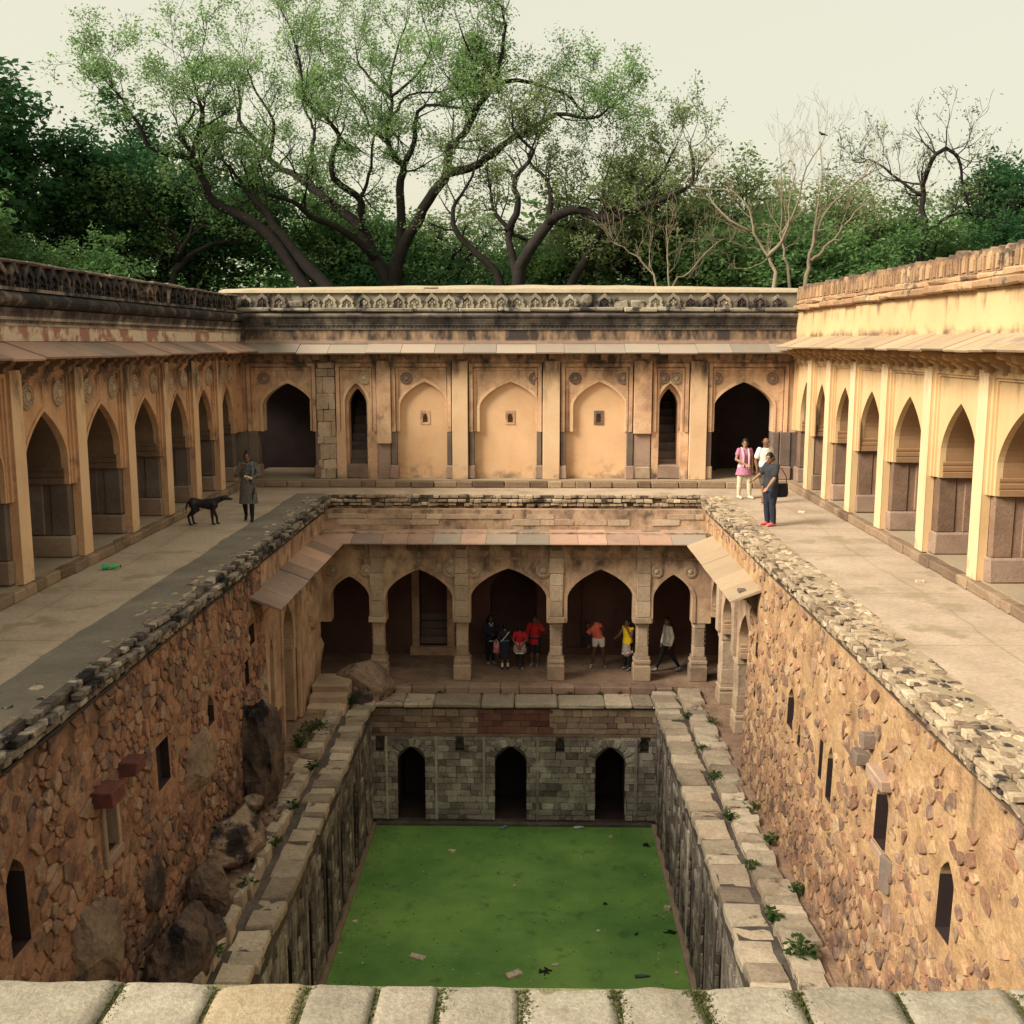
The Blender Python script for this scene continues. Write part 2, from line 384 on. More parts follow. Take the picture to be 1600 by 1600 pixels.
# ------------------------------------------------------------------ mesh helpers
class MB:
    def __init__(s):
        s.v, s.f = [], []
    def add(s, vs, fs):
        o = len(s.v)
        s.v.extend([tuple(p) for p in vs])
        s.f.extend([tuple(i + o for i in f) for f in fs])
        return s
    def box(s, x0, x1, y0, y1, z0, z1, b=0.0, j=0.0):
        if b <= 0:
            vs = [(x, y, z) for x in (x0, x1) for y in (y0, y1) for z in (z0, z1)]
            if j:
                vs = [(x + rng.uniform(-j, j), y + rng.uniform(-j, j), z + rng.uniform(-j, j)) for x, y, z in vs]
            return s.add(vs, [(0,1,3,2),(4,6,7,5),(0,4,5,1),(2,3,7,6),(0,2,6,4),(1,5,7,3)])
        cx, cy, cz = (x0+x1)/2, (y0+y1)/2, (z0+z1)/2
        hx, hy, hz = (x1-x0)/2, (y1-y0)/2, (z1-z0)/2
        b = min(b, hx*.9, hy*.9, hz*.9)
        vs, idx = [], {}
        for sx in (-1, 1):
            for sy in (-1, 1):
                for sz in (-1, 1):
                    dj = [rng.uniform(-j, j) for _ in range(3)] if j else (0, 0, 0)
                    for a in range(3):
                        h = [hx - b, hy - b, hz - b]
                        h[a] += b
                        idx[(sx, sy, sz, a)] = len(vs)
                        vs.append((cx + sx*h[0] + dj[0], cy + sy*h[1] + dj[1], cz + sz*h[2] + dj[2]))
        fs = []
        I = lambda sx, sy, sz, a: idx[(sx, sy, sz, a)]
        for t in (-1, 1):
            q = [I(t,-1,-1,0), I(t,1,-1,0), I(t,1,1,0), I(t,-1,1,0)]
            fs.append(q if t > 0 else q[::-1])
            q = [I(-1,t,-1,1), I(-1,t,1,1), I(1,t,1,1), I(1,t,-1,1)]
            fs.append(q if t > 0 else q[::-1])
            q = [I(-1,-1,t,2), I(1,-1,t,2), I(1,1,t,2), I(-1,1,t,2)]
            fs.append(q if t > 0 else q[::-1])
        for u in (-1, 1):
            for t in (-1, 1):
                q = [I(-1,u,t,1), I(1,u,t,1), I(1,u,t,2), I(-1,u,t,2)]
                fs.append(q if u*t < 0 else q[::-1])
                q = [I(u,-1,t,0), I(u,1,t,0), I(u,1,t,2), I(u,-1,t,2)]
                fs.append(q if u*t > 0 else q[::-1])
                q = [I(u,t,-1,0), I(u,t,1,0), I(u,t,1,1), I(u,t,-1,1)]
                fs.append(q if u*t < 0 else q[::-1])
        for sx in (-1, 1):
            for sy in (-1, 1):
                for sz in (-1, 1):
                    q = [I(sx,sy,sz,0), I(sx,sy,sz,1), I(sx,sy,sz,2)]
                    fs.append(q if sx*sy*sz > 0 else q[::-1])
        return s.add(vs, fs)
    def prism_x(s, prof, x0, x1):
        """prof: closed (y, z) outline, extruded along x."""
        n = len(prof)
        vs = [(x0, y, z) for y, z in prof] + [(x1, y, z) for y, z in prof]
        fs = [(i, (i+1) % n, n + (i+1) % n, n + i) for i in range(n)]
        fs += [tuple(range(n))[::-1], tuple(range(n, 2*n))]
        return s.add(vs, fs)
    def prism_y(s, prof, y0, y1):
        """prof: closed (x, z) outline, extruded along y."""
        n = len(prof)
        vs = [(x, y0, z) for x, z in prof] + [(x, y1, z) for x, z in prof]
        fs = [(i, n + i, n + (i+1) % n, (i+1) % n) for i in range(n)]
        fs += [tuple(range(n)), tuple(range(n, 2*n))[::-1]]
        return s.add(vs, fs)
    def lathe_y(s, prof, n=20, c=(0, 0, 0)):
        """prof: (radius, y) from the rim to the centre, turned round the y axis."""
        vs, fs = [], []
        for r, y in prof:
            for k in range(n):
                a = 2*math.pi*k/n
                vs.append((c[0] + r*math.cos(a), c[1] + y, c[2] + r*math.sin(a)))
        for i in range(len(prof) - 1):
            for k in range(n):
                a, b = i*n + k, i*n + (k+1) % n
                fs.append((a, b, b + n, a + n))
        return s.add(vs, fs)
    def tube(s, pts, rad, n=6, cap=True):
        pts = [Vector(p) for p in pts]
        vs, fs = [], []
        prev = None
        for i, p in enumerate(pts):
            d = (pts[min(i+1, len(pts)-1)] - pts[max(i-1, 0)])
            d = d.normalized() if d.length > 1e-9 else Vector((0, 0, 1))
            if prev is None:
                a = d.orthogonal().normalized()
            else:
                a = prev - d * prev.dot(d)
                a = a.normalized() if a.length > 1e-6 else d.orthogonal().normalized()
            prev = a
            b = d.cross(a)
            r = rad[i]
            for k in range(n):
                t = 2*math.pi*k/n
                vs.append(p + a*(r*math.cos(t)) + b*(r*math.sin(t)))
        for i in range(len(pts) - 1):
            for k in range(n):
                q, w_ = i*n + k, i*n + (k+1) % n
                fs.append((q, w_, w_ + n, q + n))
        if cap:
            fs.append(tuple(range(n))[::-1])
            fs.append(tuple((len(pts)-1)*n + k for k in range(n)))
        return s.add(vs, fs)
    def ball(s, c, r, seg=10, ring=7):
        rx, ry, rz = (r, r, r) if isinstance(r, (int, float)) else r
        vs, fs = [], []
        for i in range(ring + 1):
            t = math.pi * i / ring
            for k in range(seg):
                a = 2*math.pi*k/seg
                vs.append((c[0] + rx*math.sin(t)*math.cos(a), c[1] + ry*math.sin(t)*math.sin(a), c[2] + rz*math.cos(t)))
        for i in range(ring):
            for k in range(seg):
                a, b = i*seg + k, i*seg + (k+1) % seg
                fs.append((a, a + seg, b + seg, b))
        return s.add(vs, fs)
    def mesh(s, name, mat, smooth=False):
        me = bpy.data.meshes.new(name)
        me.from_pydata(s.v, [], s.f)
        me.materials.append(mat)
        if smooth:
            me.polygons.foreach_set('use_smooth', [True]*len(me.polygons))
        me.update()
        return me

def np_mesh(name, V, F, mat, smooth=False):
    """V: (n,3) array, F: (m,k) array of equal-sided faces."""
    me = bpy.data.meshes.new(name)
    n, (m, k) = len(V), F.shape
    me.vertices.add(n)
    me.vertices.foreach_set('co', np.ascontiguousarray(V, dtype=np.float32).ravel())
    me.loops.add(m*k)
    me.loops.foreach_set('vertex_index', np.ascontiguousarray(F, dtype=np.int32).ravel())
    me.polygons.add(m)
    me.polygons.foreach_set('loop_start', np.arange(0, m*k, k, dtype=np.int32))
    me.update(calc_edges=True)
    if smooth:
        me.polygons.foreach_set('use_smooth', np.ones(m, dtype=bool))
    me.materials.append(mat)
    return me

WM = {}
def thing(name, label, cat, loc=(0, 0, 0), rz=0.0, group=None, rx=0.0):
    o = bpy.data.objects.new(name, None)
    COL.objects.link(o)
    o.empty_display_size = .3
    o.location = loc
    o.rotation_euler = (rx, 0, rz)
    o['label'], o['category'] = label, cat
    if group:
        o['group'] = group
    WM[o.name] = Matrix.Translation(loc) @ Matrix.Rotation(rz, 4, 'Z') @ Matrix.Rotation(rx, 4, 'X')
    return o
def solo(name, me, label, cat, loc=(0, 0, 0), rz=0.0, group=None, scale=None, rot=None):
    o = bpy.data.objects.new(name, me)
    COL.objects.link(o)
    o.location = loc
    o.rotation_euler = rot if rot else (0, 0, rz)
    if scale:
        o.scale = scale if isinstance(scale, tuple) else (scale,)*3
    o['label'], o['category'] = label, cat
    if group:
        o['group'] = group
    return o
def struct(name, me, kind='structure', parent=None, loc=(0, 0, 0)):
    o = bpy.data.objects.new(name, me)
    COL.objects.link(o)
    o.location = loc
    if parent is not None:
        o.parent = parent
    if kind:
        o['kind'] = kind
    return o
def part(name, me, parent, loc=(0, 0, 0), rot=(0, 0, 0), scale=(1, 1, 1), label=None, mat=None, kind=None):
    if isinstance(me, MB):
        me = me.mesh(name, mat)
    o = bpy.data.objects.new(name, me)
    COL.objects.link(o)
    o.parent = parent
    o.location, o.rotation_euler, o.scale = loc, rot, scale
    if label:
        o['label'] = label
    if kind:
        o['kind'] = kind
    return o

def stone_variant(k, mat, n=8, flat=.7):
    """Unit rubble stone: irregular outline in x-z within +-0.5, bulging towards -y from y=0."""
    r = random.Random(100 + k)
    out = []
    for i in range(n):
        a = 2*math.pi*(i + r.uniform(-.28, .28))/n
        q = 0.5*r.uniform(.68, 1.06)
        ca, sa = math.cos(a), math.sin(a)
        sq = 1/ max(abs(ca), abs(sa))**.5
        out.append((q*ca*sq*.92, q*sa*sq*.92))
    vs, fs = [], []
    for sc, y in ((1.03, .6), (.95, -.62), (.78, -1.0)):
        for x, z in out:
            vs.append((x*sc, y + (r.uniform(-.12, .12) if y < 0 else 0), z*sc))
    for i in range(2):
        for j in range(n):
            a, b = i*n + j, i*n + (j+1) % n
            fs.append((a, b, b + n, a + n))
    vs.append((0, -1.0 - r.uniform(-.1, .2), 0))
    for j in range(n):
        fs.append((2*n + j, 2*n + (j+1) % n, 3*n))
    return vs, fs
def block_variant(k):
    r = random.getstate() if False else None
    st = rng.getstate()
    rng.seed(500 + k)
    mb = MB().box(-.5, .5, -1.0, .35, -.5, .5, b=.07, j=.045)
    rng.setstate(st)
    return mb.v, mb.f
def slab_variant(k):
    """Irregular paving slab, unit in x and y, thickness 1 down from z=0."""
    r = random.Random(900 + k)
    out = [(-.5, -.5), (0, -.5), (.5, -.5), (.5, 0), (.5, .5), (0, .5), (-.5, .5), (-.5, 0)]
    out = [(x + r.uniform(-.05, .05), y + r.uniform(-.05, .05)) for x, y in out]
    vs = [(x, y, -1) for x, y in out] + [(x*.985, y*.985, -.25) for x, y in out] + [(x*.92, y*.92, r.uniform(-.1, .06)) for x, y in out]
    vs.append((0, 0, r.uniform(-.02, .12)))
    fs = []
    for i in range(2):
        for j in range(8):
            a, b = i*8 + j, i*8 + (j+1) % 8
            fs.append((a, b, b + 8, a + 8))
    for j in range(8):
        fs.append((16 + j, 16 + (j+1) % 8, 24))
    return vs, fs

VAR = {'rubble': [stone_variant(k, None, 6 + k % 4) for k in range(16)],
       'block': [block_variant(k) for k in range(10)],
       'slab': [slab_variant(k) for k in range(8)]}
_vm = {}
def variant_mesh(kind, k, mat, name):
    key = (kind, k, mat.name, name)
    if key not in _vm:
        vs, fs = VAR[kind][k]
        me = bpy.data.meshes.new(name)
        me.from_pydata(vs, [], fs)
        me.materials.append(mat)
        me.update()
        _vm[key] = me
    return _vm[key]

def tri_faces(fs):
    out = []
    for f in fs:
        for i in range(1, len(f) - 1):
            out.append((f[0], f[i], f[i+1]))
    return np.array(out, dtype=np.int32)

CAMI = cam.matrix_basis.inverted()
def screen_size(p, size):
    q = CAMI @ p
    if q.z > -1:
        return -1.0
    x, y = q.x/-q.z, q.y/-q.z
    s = size/-q.z
    if abs(x) > .52 or abs(y) > .52:
        return s*1e-4
    return s

def place(parent, name, kind, mat, items, limit=300, many=None):
    """items: (loc, rot euler, scale) in the parent's frame. The largest on screen become parts, the rest one stuff part."""
    pm = WM[parent.name]
    dec = []
    for loc, rot, sc in items:
        dec.append((screen_size(pm @ Vector(loc), (abs(sc[0])*abs(sc[2]))**.5), rng.randrange(len(VAR[kind])), loc, rot, sc))
    dec.sort(key=lambda t: -t[0])
    for s_, k, loc, rot, sc in dec[:limit]:
        part(name, variant_mesh(kind, k, mat, name), parent, loc, rot, sc)
    rest = dec[limit:]
    if rest:
        Vs, Fs, off = [], [], 0
        from mathutils import Euler
        base = [(np.array(v, dtype=np.float64), tri_faces(f)) for v, f in VAR[kind]]
        for s_, k, loc, rot, sc in rest:
            m3 = np.array((Euler(rot).to_matrix() @ Matrix.Diagonal(Vector(sc))))
            v, f = base[k]
            Vs.append(v @ m3.T + np.array(loc))
            Fs.append(f + off)
            off += len(v)
        me = np_mesh(many or name, np.concatenate(Vs), np.concatenate(Fs), mat)
        part(many or name, me, parent, kind='stuff')
# ------------------------------------------------------------------ arches and walls
def arch_curve(c, a, zs, za, n=9, k=.42):
    """Points of a four-centred pointed arch from the left springing over the apex to the right one."""
    half = []
    for i in range(n + 1):
        t = i/n*math.pi/2
        u = math.cos(t)                       # 1 at the springing, 0 at the apex
        g = (1-u)*k + (1-k)*math.sqrt(max(0.0, 1-u*u))
        half.append((u*a, zs + (za - zs)*g))
    return [(c - x, z) for x, z in half] + [(c + x, z) for x, z in half[::-1][1:]]

def arch_panel(mb, x0, x1, zb, zt, c, a, zs, za, y0, y1, n=9, k=.42, zj=None):
    """Slab from x0..x1, zb..zt, front at y0 and back at y1, with an arched opening."""
    cur = arch_curve(c, a, zs, za, n, k)
    for y, flip in ((y0, False), (y1, True)):
        def quad(q):
            mb.add([(x, y, z) for x, z in q], [(0, 1, 2, 3) if not flip else (3, 2, 1, 0)])
        quad([(x0, zb), (c-a, zb), (c-a, zs), (x0, zs)])
        quad([(x0, zs), (c-a, zs), (c-a, zt), (x0, zt)])
        quad([(c+a, zb), (x1, zb), (x1, zs), (c+a, zs)])
        quad([(c+a, zs), (x1, zs), (x1, zt), (c+a, zt)])
        for (xa, z1), (xb, z2) in zip(cur, cur[1:]):
            quad([(xa, z1), (xb, z2), (xb, zt), (xa, zt)])
    line = [(c-a, zb)] + cur + [(c+a, zb)]
    for (xa, z1), (xb, z2) in zip(line, line[1:]):
        mb.add([(xa, y0, z1), (xb, y0, z2), (xb, y1, z2), (xa, y1, z1)], [(0, 3, 2, 1)])
    for xa, xb in ((x0, c-a), (c+a, x1)):
        mb.add([(xa, y0, zb), (xb, y0, zb), (xb, y1, zb), (xa, y1, zb)], [(0, 3, 2, 1)])
    for x in (x0, x1):
        mb.add([(x, y0, zb), (x, y0, zt), (x, y1, zt), (x, y1, zb)], [(0, 1, 2, 3)])
    mb.add([(x0, y0, zt), (x1, y0, zt), (x1, y1, zt), (x0, y1, zt)], [(0, 1, 2, 3)])
    return mb

def archivolt(mb, c, a, zs, za, y0, y1, wd, k=.42, drop=0.0):
    """Raised band that follows the arch edge."""
    i1 = [(c-a, zs-drop)] + arch_curve(c, a + .002, zs, za + .002, 9, k) + [(c+a, zs-drop)]
    i2 = [(c-a-wd, zs-drop)] + arch_curve(c, a + wd, zs, za + wd*1.25, 9, k) + [(c+a+wd, zs-drop)]
    for (p, q), (r_, s_) in zip(zip(i1, i1[1:]), zip(i2, i2[1:])):
        mb.add([(p[0], y0, p[1]), (q[0], y0, q[1]), (s_[0], y0, s_[1]), (r_[0], y0, r_[1])], [(0, 1, 2, 3)])
        mb.add([(r_[0], y0, r_[1]), (s_[0], y0, s_[1]), (s_[0], y1, s_[1]), (r_[0], y1, r_[1])], [(0, 1, 2, 3)])
        mb.add([(p[0], y0, p[1]), (q[0], y0, q[1]), (q[0], y1, q[1]), (p[0], y1, p[1])], [(0, 1, 2, 3)])
    return mb

def frame_bars(mb, x0, x1, zb, zt, w_, y0, y1):
    mb.box(x0, x0+w_, y0, y1, zb, zt)
    mb.box(x1-w_, x1, y0, y1, zb, zt)
    mb.box(x0+w_, x1-w_, y0, y1, zt-w_, zt)

def holed_wall(mb, x0, x1, z0, z1, y, holes, step=.5, amp=0.0, seed=0, inner=None):
    """Front at y (facing -y) on a grid; holes (xa, xb, za, zb, depth) are recessed boxes."""
    xs = {round(x0 + (x1-x0)*i/max(1, int((x1-x0)/step)), 4) for i in range(int((x1-x0)/step) + 1)} | {x0, x1}
    zs = {round(z0 + (z1-z0)*i/max(1, int((z1-z0)/step)), 4) for i in range(int((z1-z0)/step) + 1)} | {z0, z1}
    for h in holes:
        xs = {x for x in xs if not (abs(x-h[0]) < .05 or abs(x-h[1]) < .05)} | {h[0], h[1]}
        zs = {z for z in zs if not (abs(z-h[2]) < .05 or abs(z-h[3]) < .05)} | {h[2], h[3]}
    xs, zs = sorted(xs | {x0, x1}), sorted(zs | {z0, z1})
    def inh(x, z):
        for h in holes:
            if h[0] < x < h[1] and h[2] < z < h[3]:
                return h
        return None
    edge = {(x, z) for h in holes for x in xs for z in zs if h[0] <= x <= h[1] and h[2] <= z <= h[3]}
    idx, vs = {}, []
    for x in xs:
        for z in zs:
            d = 0.0
            if amp and (x, z) not in edge:
                d = amp*noise.noise(Vector((x*1.3 + seed*9, z*1.3, seed))) + amp*.6*noise.noise(Vector((x*4 + seed, z*4, 3)))
            idx[(x, z)] = len(vs)
            vs.append((x, y + d, z))
    fs = []
    for xa, xb in zip(xs, xs[1:]):
        for za, zb in zip(zs, zs[1:]):
            if inh((xa+xb)/2, (za+zb)/2) is None:
                fs.append((idx[(xa, za)], idx[(xb, za)], idx[(xb, zb)], idx[(xa, zb)]))
    mb.add(vs, fs)
    for xa, xb, za, zb, d in holes:
        q = [(xa, y, za), (xb, y, za), (xb, y, zb), (xa, y, zb)] + [(xa, y+d, za), (xb, y+d, za), (xb, y+d, zb), (xa, y+d, zb)]
        (mb if inner is None else inner).add(q, [(0, 1, 5, 4), (1, 2, 6, 5), (2, 3, 7, 6), (3, 0, 4, 7), (4, 5, 6, 7)])
    return mb

def arch_filler(mb, xa, xb, zs, zt, y0, y1):
    """Two corner pieces that turn the square head of a hole into a pointed one."""
    c, a = (xa+xb)/2, (xb-xa)/2
    cur = arch_curve(c, a, zs, zt, 6, .45)
    for (p, z1), (q, z2) in zip(cur, cur[1:]):
        mb.add([(p, y0, z1), (q, y0, z2), (q, y0, zt), (p, y0, zt)], [(0, 1, 2, 3)])
        mb.add([(p, y0, z1), (q, y0, z2), (q, y1, z2), (p, y1, z1)], [(0, 3, 2, 1)])

def rubble_items(x0, x1, z0, z1, holes, smin, smax, tries, seed, y=0.0, stretch=(1.0, 1.7), depth=(.02, .06), gap=1.0, tilt=.25):
    r = random.Random(seed)
    cell, grid, out = smax*1.7, {}, []
    for t in range(tries):
        f = 1 - t/tries
        s = smin + (smax-smin)*(f**1.6)*r.uniform(.75, 1.15)
        sx, sz = s*r.uniform(*stretch), s*r.uniform(.75, 1.05)
        x, z = r.uniform(x0 + sx/2, x1 - sx/2), r.uniform(z0 + sz/2, z1 - sz/2)
        if any(h[0]-sx/2 < x < h[1]+sx/2 and h[2]-sz/2 < z < h[3]+sz/2 for h in holes):
            continue
        gx, gz, ok = int(x//cell), int(z//cell), True
        for i in (-1, 0, 1):
            for j in (-1, 0, 1):
                for (X, Z, SX, SZ) in grid.get((gx+i, gz+j), ()):
                    dx, dz = abs(X-x)/((SX+sx)/2), abs(Z-z)/((SZ+sz)/2)
                    if dx**3 + dz**3 < gap:
                        ok = False
                        break
                if not ok:
                    break
            if not ok:
                break
        if ok:
            grid.setdefault((gx, gz), []).append((x, z, sx, sz))
            out.append(((x, y, z), (0, r.uniform(-tilt, tilt), r.choice((0, 0, math.pi))*0), (sx, r.uniform(*depth), sz)))
    return out

def clip_poly(poly, nx, nz, d):
    """Keep the part of the polygon with nx*x + nz*z <= d."""
    out = []
    for i, p in enumerate(poly):
        q = poly[(i+1) % len(poly)]
        a, b = nx*p[0] + nz*p[1] - d, nx*q[0] + nz*q[1] - d
        if a <= 0:
            out.append(p)
        if (a < 0) != (b < 0):
            t = a/(a-b)
            out.append((p[0] + (q[0]-p[0])*t, p[1] + (q[1]-p[1])*t))
    return out

def masonry(x0, x1, z0, z1, holes, rmin, rmax, seed, aspect=1.35, joint=(.008, .022), drop=None):
    """Irregular close-fitting rubble: shrunken cells between random points. Returns (centre, outline) pairs."""
    r = random.Random(seed)
    pts, grid, cell = [], {}, rmax
    fails = 0
    while fails < 4000:
        p = (r.uniform(x0, x1)/aspect, r.uniform(z0, z1))
        q = rmin + (rmax-rmin)*r.random()**1.6
        g = (int(p[0]//cell), int(p[1]//cell))
        ok = True
        for i in range(-2, 3):
            for j in range(-2, 3):
                for o in grid.get((g[0]+i, g[1]+j), ()):
                    if (o[0]-p[0])**2 + (o[1]-p[1])**2 < ((q + o[2])*.5)**2:
                        ok = False
                        break
                if not ok:
                    break
            if not ok:
                break
        if not ok:
            fails += 1
            continue
        e = (p[0], p[1], q)
        pts.append(e)
        grid.setdefault(g, []).append(e)
    out = []
    for (x, z, q) in pts:
        g = (int(x//cell), int(z//cell))
        nb = [o for i in range(-3, 4) for j in range(-3, 4) for o in grid.get((g[0]+i, g[1]+j), ()) if o[0] != x or o[1] != z]
        nb.sort(key=lambda o: (o[0]-x)**2 + (o[1]-z)**2)
        poly = [(x-rmax*1.6, z-rmax*1.6), (x+rmax*1.6, z-rmax*1.6), (x+rmax*1.6, z+rmax*1.6), (x-rmax*1.6, z+rmax*1.6)]
        jt = r.uniform(*joint)
        for o in nb[:14]:
            dx, dz = o[0]-x, o[1]-z
            L_ = math.hypot(dx, dz)
            w_ = .5 + .5*(q - o[2])/(q + o[2])*.35
            poly = clip_poly(poly, dx/L_, dz/L_, (x*dx + z*dz)/L_ + L_*w_ - jt)
            if len(poly) < 3:
                break
        if len(poly) < 3:
            continue
        poly = [(a*aspect, b) for a, b in poly]
        ch = []
        for i, p in enumerate(poly):
            o = poly[(i+1) % len(poly)]
            u, v = r.uniform(.10, .28), r.uniform(.72, .90)
            ch.append((p[0] + (o[0]-p[0])*u, p[1] + (o[1]-p[1])*u))
            ch.append((p[0] + (o[0]-p[0])*v, p[1] + (o[1]-p[1])*v))
        poly = [(max(x0, min(x1, a)), max(z0, min(z1, b))) for a, b in ch]
        cx, cz = sum(a for a, b in poly)/len(poly), sum(b for a, b in poly)/len(poly)
        if any(h[0]-.02 < a < h[1]+.02 and h[2]-.02 < b < h[3]+.02 for h in holes for a, b in poly + [(cx, cz)]):
            continue
        if drop and r.random() < drop(cx, cz):
            continue
        out.append(((cx, cz), [(a-cx, b-cz) for a, b in poly]))
    return out

def place_masonry(parent, name, mat, stones, y, depth, seed, limit=300, many=None, flat=False):
    """flat: stones lie in the x-y plane (outline z becomes y) and bulge upwards."""
    r = random.Random(seed)
    pm, dec = WM[parent.name], []
    for (cx, cz), poly in stones:
        n = len(poly)
        d = r.uniform(*depth)
        vs = []
        tx, tz = r.uniform(-.05, .05), r.uniform(-.05, .05)
        for sc, e in ((1.0, -.05), (.97, d*.55), (.86, d)):
            for a, b in poly:
                vs.append((a*sc, -(e + (a*tx + b*tz if e > 0 else 0) + (r.uniform(-.006, .006) if e > 0 else 0)), b*sc))
        vs.append((0, -d - r.uniform(-.004, .010), 0))
        fs = [(i*n + j, i*n + (j+1) % n, (i+1)*n + (j+1) % n, (i+1)*n + j) for i in range(2) for j in range(n)]
        fs += [(2*n + j, 2*n + (j+1) % n, 3*n) for j in range(n)]
        if flat:
            vs = [(a, c, -b) for a, b, c in vs]
            loc = (cx, cz, y)
        else:
            loc = (cx, y, cz)
        ext = (max(a for a, b in poly) - min(a for a, b in poly))*(max(b for a, b in poly) - min(b for a, b in poly))
        dec.append((screen_size(pm @ Vector(loc), ext**.5), loc, vs, fs))
    dec.sort(key=lambda t: -t[0])
    for s_, loc, vs, fs in dec[:limit]:
        part(name, MB().add(vs, fs), parent, loc, mat=mat)
    rest = MB()
    for s_, loc, vs, fs in dec[limit:]:
        rest.add([(v[0] + loc[0], v[1] + loc[1], v[2] + loc[2]) for v in vs], fs)
    if rest.v:
        part(many or name, rest, parent, mat=mat, kind='stuff')

def course_items(x0, x1, z0, z1, holes, hh, ww, seed, y=0.0, depth=(.02, .05), joint=.012):
    r = random.Random(seed)
    out, z = [], z0
    while z < z1 - .05:
        h = min(r.uniform(*hh), z1 - z)
        x = x0 - r.uniform(0, ww[0])
        while x < x1:
            wd = r.uniform(*ww)
            a, b = max(x, x0), min(x + wd, x1)
            x += wd
            segs = [(a, b)]
            for hx in holes:
                if hx[2] < z + h*.6 and z + h*.4 < hx[3]:
                    nx = []
                    for p, q in segs:
                        if q <= hx[0] or p >= hx[1]:
                            nx.append((p, q))
                        else:
                            if p < hx[0]:
                                nx.append((p, hx[0]))
                            if q > hx[1]:
                                nx.append((hx[1], q))
                    segs = nx
            for p, q in segs:
                if q - p > .05:
                    out.append((((p+q)/2, y, z + h/2), (0, r.uniform(-.012, .012), 0), (q-p-joint, r.uniform(*depth), h-joint)))
        z += h
    return out

def rosette_mesh(name, mat, r=.2):
    mb = MB()
    mb.lathe_y([(r, 0), (r, -.03), (r*.90, -.045), (r*.84, -.02), (r*.80, -.02), (r*.76, -.04), (r*.60, -.04), (r*.55, -.015),
                (r*.45, -.02), (r*.36, -.05), (r*.2, -.065), (.001, -.07)], 20)
    for k in range(12):
        a = 2*math.pi*k/12
        mb.ball((r*.68*math.cos(a), -.042, r*.68*math.sin(a)), (r*.09, .012, r*.09), 5, 4)
    return mb.mesh(name, mat)

def bracket_prof(z1, out, h):
    """Corbel profile (y, z) reaching OUT in front of y=0 under z1."""
    return [(.02, z1), (-out, z1), (-out, z1-h*.25), (-out*.86, z1-h*.36), (-out*.62, z1-h*.40), (-out*.60, z1-h*.55),
            (-out*.36, z1-h*.68), (-out*.30, z1-h*.72), (-out*.28, z1-h*.95), (-out*.1, z1-h), (.02, z1-h)]

def merlon_relief(name, mat):
    """Blind pointed merlon with an inner leaf, w .46 x h .44, proud of y=0."""
    mb = MB()
    def outline(s):
        pts = [(-.21, 0), (-.22, .10), (-.17, .15), (-.205, .22), (-.16, .31), (-.07, .37), (0, .44),
               (.07, .37), (.16, .31), (.205, .22), (.17, .15), (.22, .10), (.21, 0)]
        return [(x*s, .02 + (z-.02)*s) for x, z in pts]
    o, i = outline(1.0), outline(.70)
    n = len(o)
    vs = [(x, 0, z) for x, z in o] + [(x, -.10, z) for x, z in o] + [(x, -.10, z) for x, z in i] + [(x, -.03, z) for x, z in i]
    fs = []
    for L in range(3):
        for k in range(n-1):
            fs.append((L*n + k, L*n + k+1, (L+1)*n + k+1, (L+1)*n + k))
    fs.append(tuple(3*n + k for k in range(n)))
    mb.add(vs, fs)
    for (dx, dz, q) in ((0, .20, .055), (0, .10, .05), (-.07, .15, .045), (.07, .15, .045)):
        mb.ball((dx, -.03, dz), (q, .05, q*1.2), 6, 5)
    mb.box(-.035, .035, -.085, 0, -.02, .06)
    for sx in (-1, 1):
        mb.ball((sx*.235, -.02, .03), (.035, .05, .05), 5, 4)
    return mb.mesh(name, mat)

def merlon_slab(name, mat, w_=.26, h=.42, d=.24):
    """Freestanding merlon with a rounded pointed head, centred on x, standing on z=0."""
    mb = MB()
    a = w_/2
    prof = [(-a, 0), (-a, h*.62), (-a*1.06, h*.66), (-a*.98, h*.74), (-a*.78, h*.86), (-a*.42, h*.95), (0, h),
            (a*.42, h*.95), (a*.78, h*.86), (a*.98, h*.74), (a*1.06, h*.66), (a, h*.62), (a, 0)]
    mb.prism_y(prof, -d/2, d/2)
    mb.prism_y([(x*.62, h*.1 + z*.72) for x, z in prof], -d/2 - .025, -d/2 + .01)
    return mb.mesh(name, mat)

def eave_slabs(parent, x0, x1, ya, za, yb, zb, th, mat, wd=(.62, .95), name='eave_slab'):
    """Sloping stone slabs from the root (ya, za) to the lip (yb, zb)."""
    x = x0
    while x < x1 - .05:
        q = min(x1, x + rng.uniform(*wd))
        if x1 - q < .3:
            q = x1
        j = rng.uniform(-.012, .012)
        mb = MB().prism_x([(ya, za + j), (ya, za - th + j), (yb + rng.uniform(-.01, .01), zb - th*.8 + j), (yb - .02, zb - th*.25 + j), (yb, zb + j)], x + .005, q - .005)
        part(name, mb, parent, mat=mat)
        x = q

def roll_segments(parent, x0, x1, y, z, r, mat, name='roll_moulding', seg=(1.3, 2.6), ry=1.0):
    x = x0
    while x < x1 - .05:
        q = min(x1, x + rng.uniform(*seg))
        if x1 - q < .5:
            q = x1
        d = rng.uniform(-.012, .012)
        prof = [(y + .02, z + r)] + [(y - r*ry*math.sin(math.pi*t/8) + d, z + r*math.cos(math.pi*t/8)) for t in range(1, 8)] + [(y + .02, z - r)]
        part(name, MB().prism_x(prof, x + .004, q - .004), parent, mat=mat)
        x = q

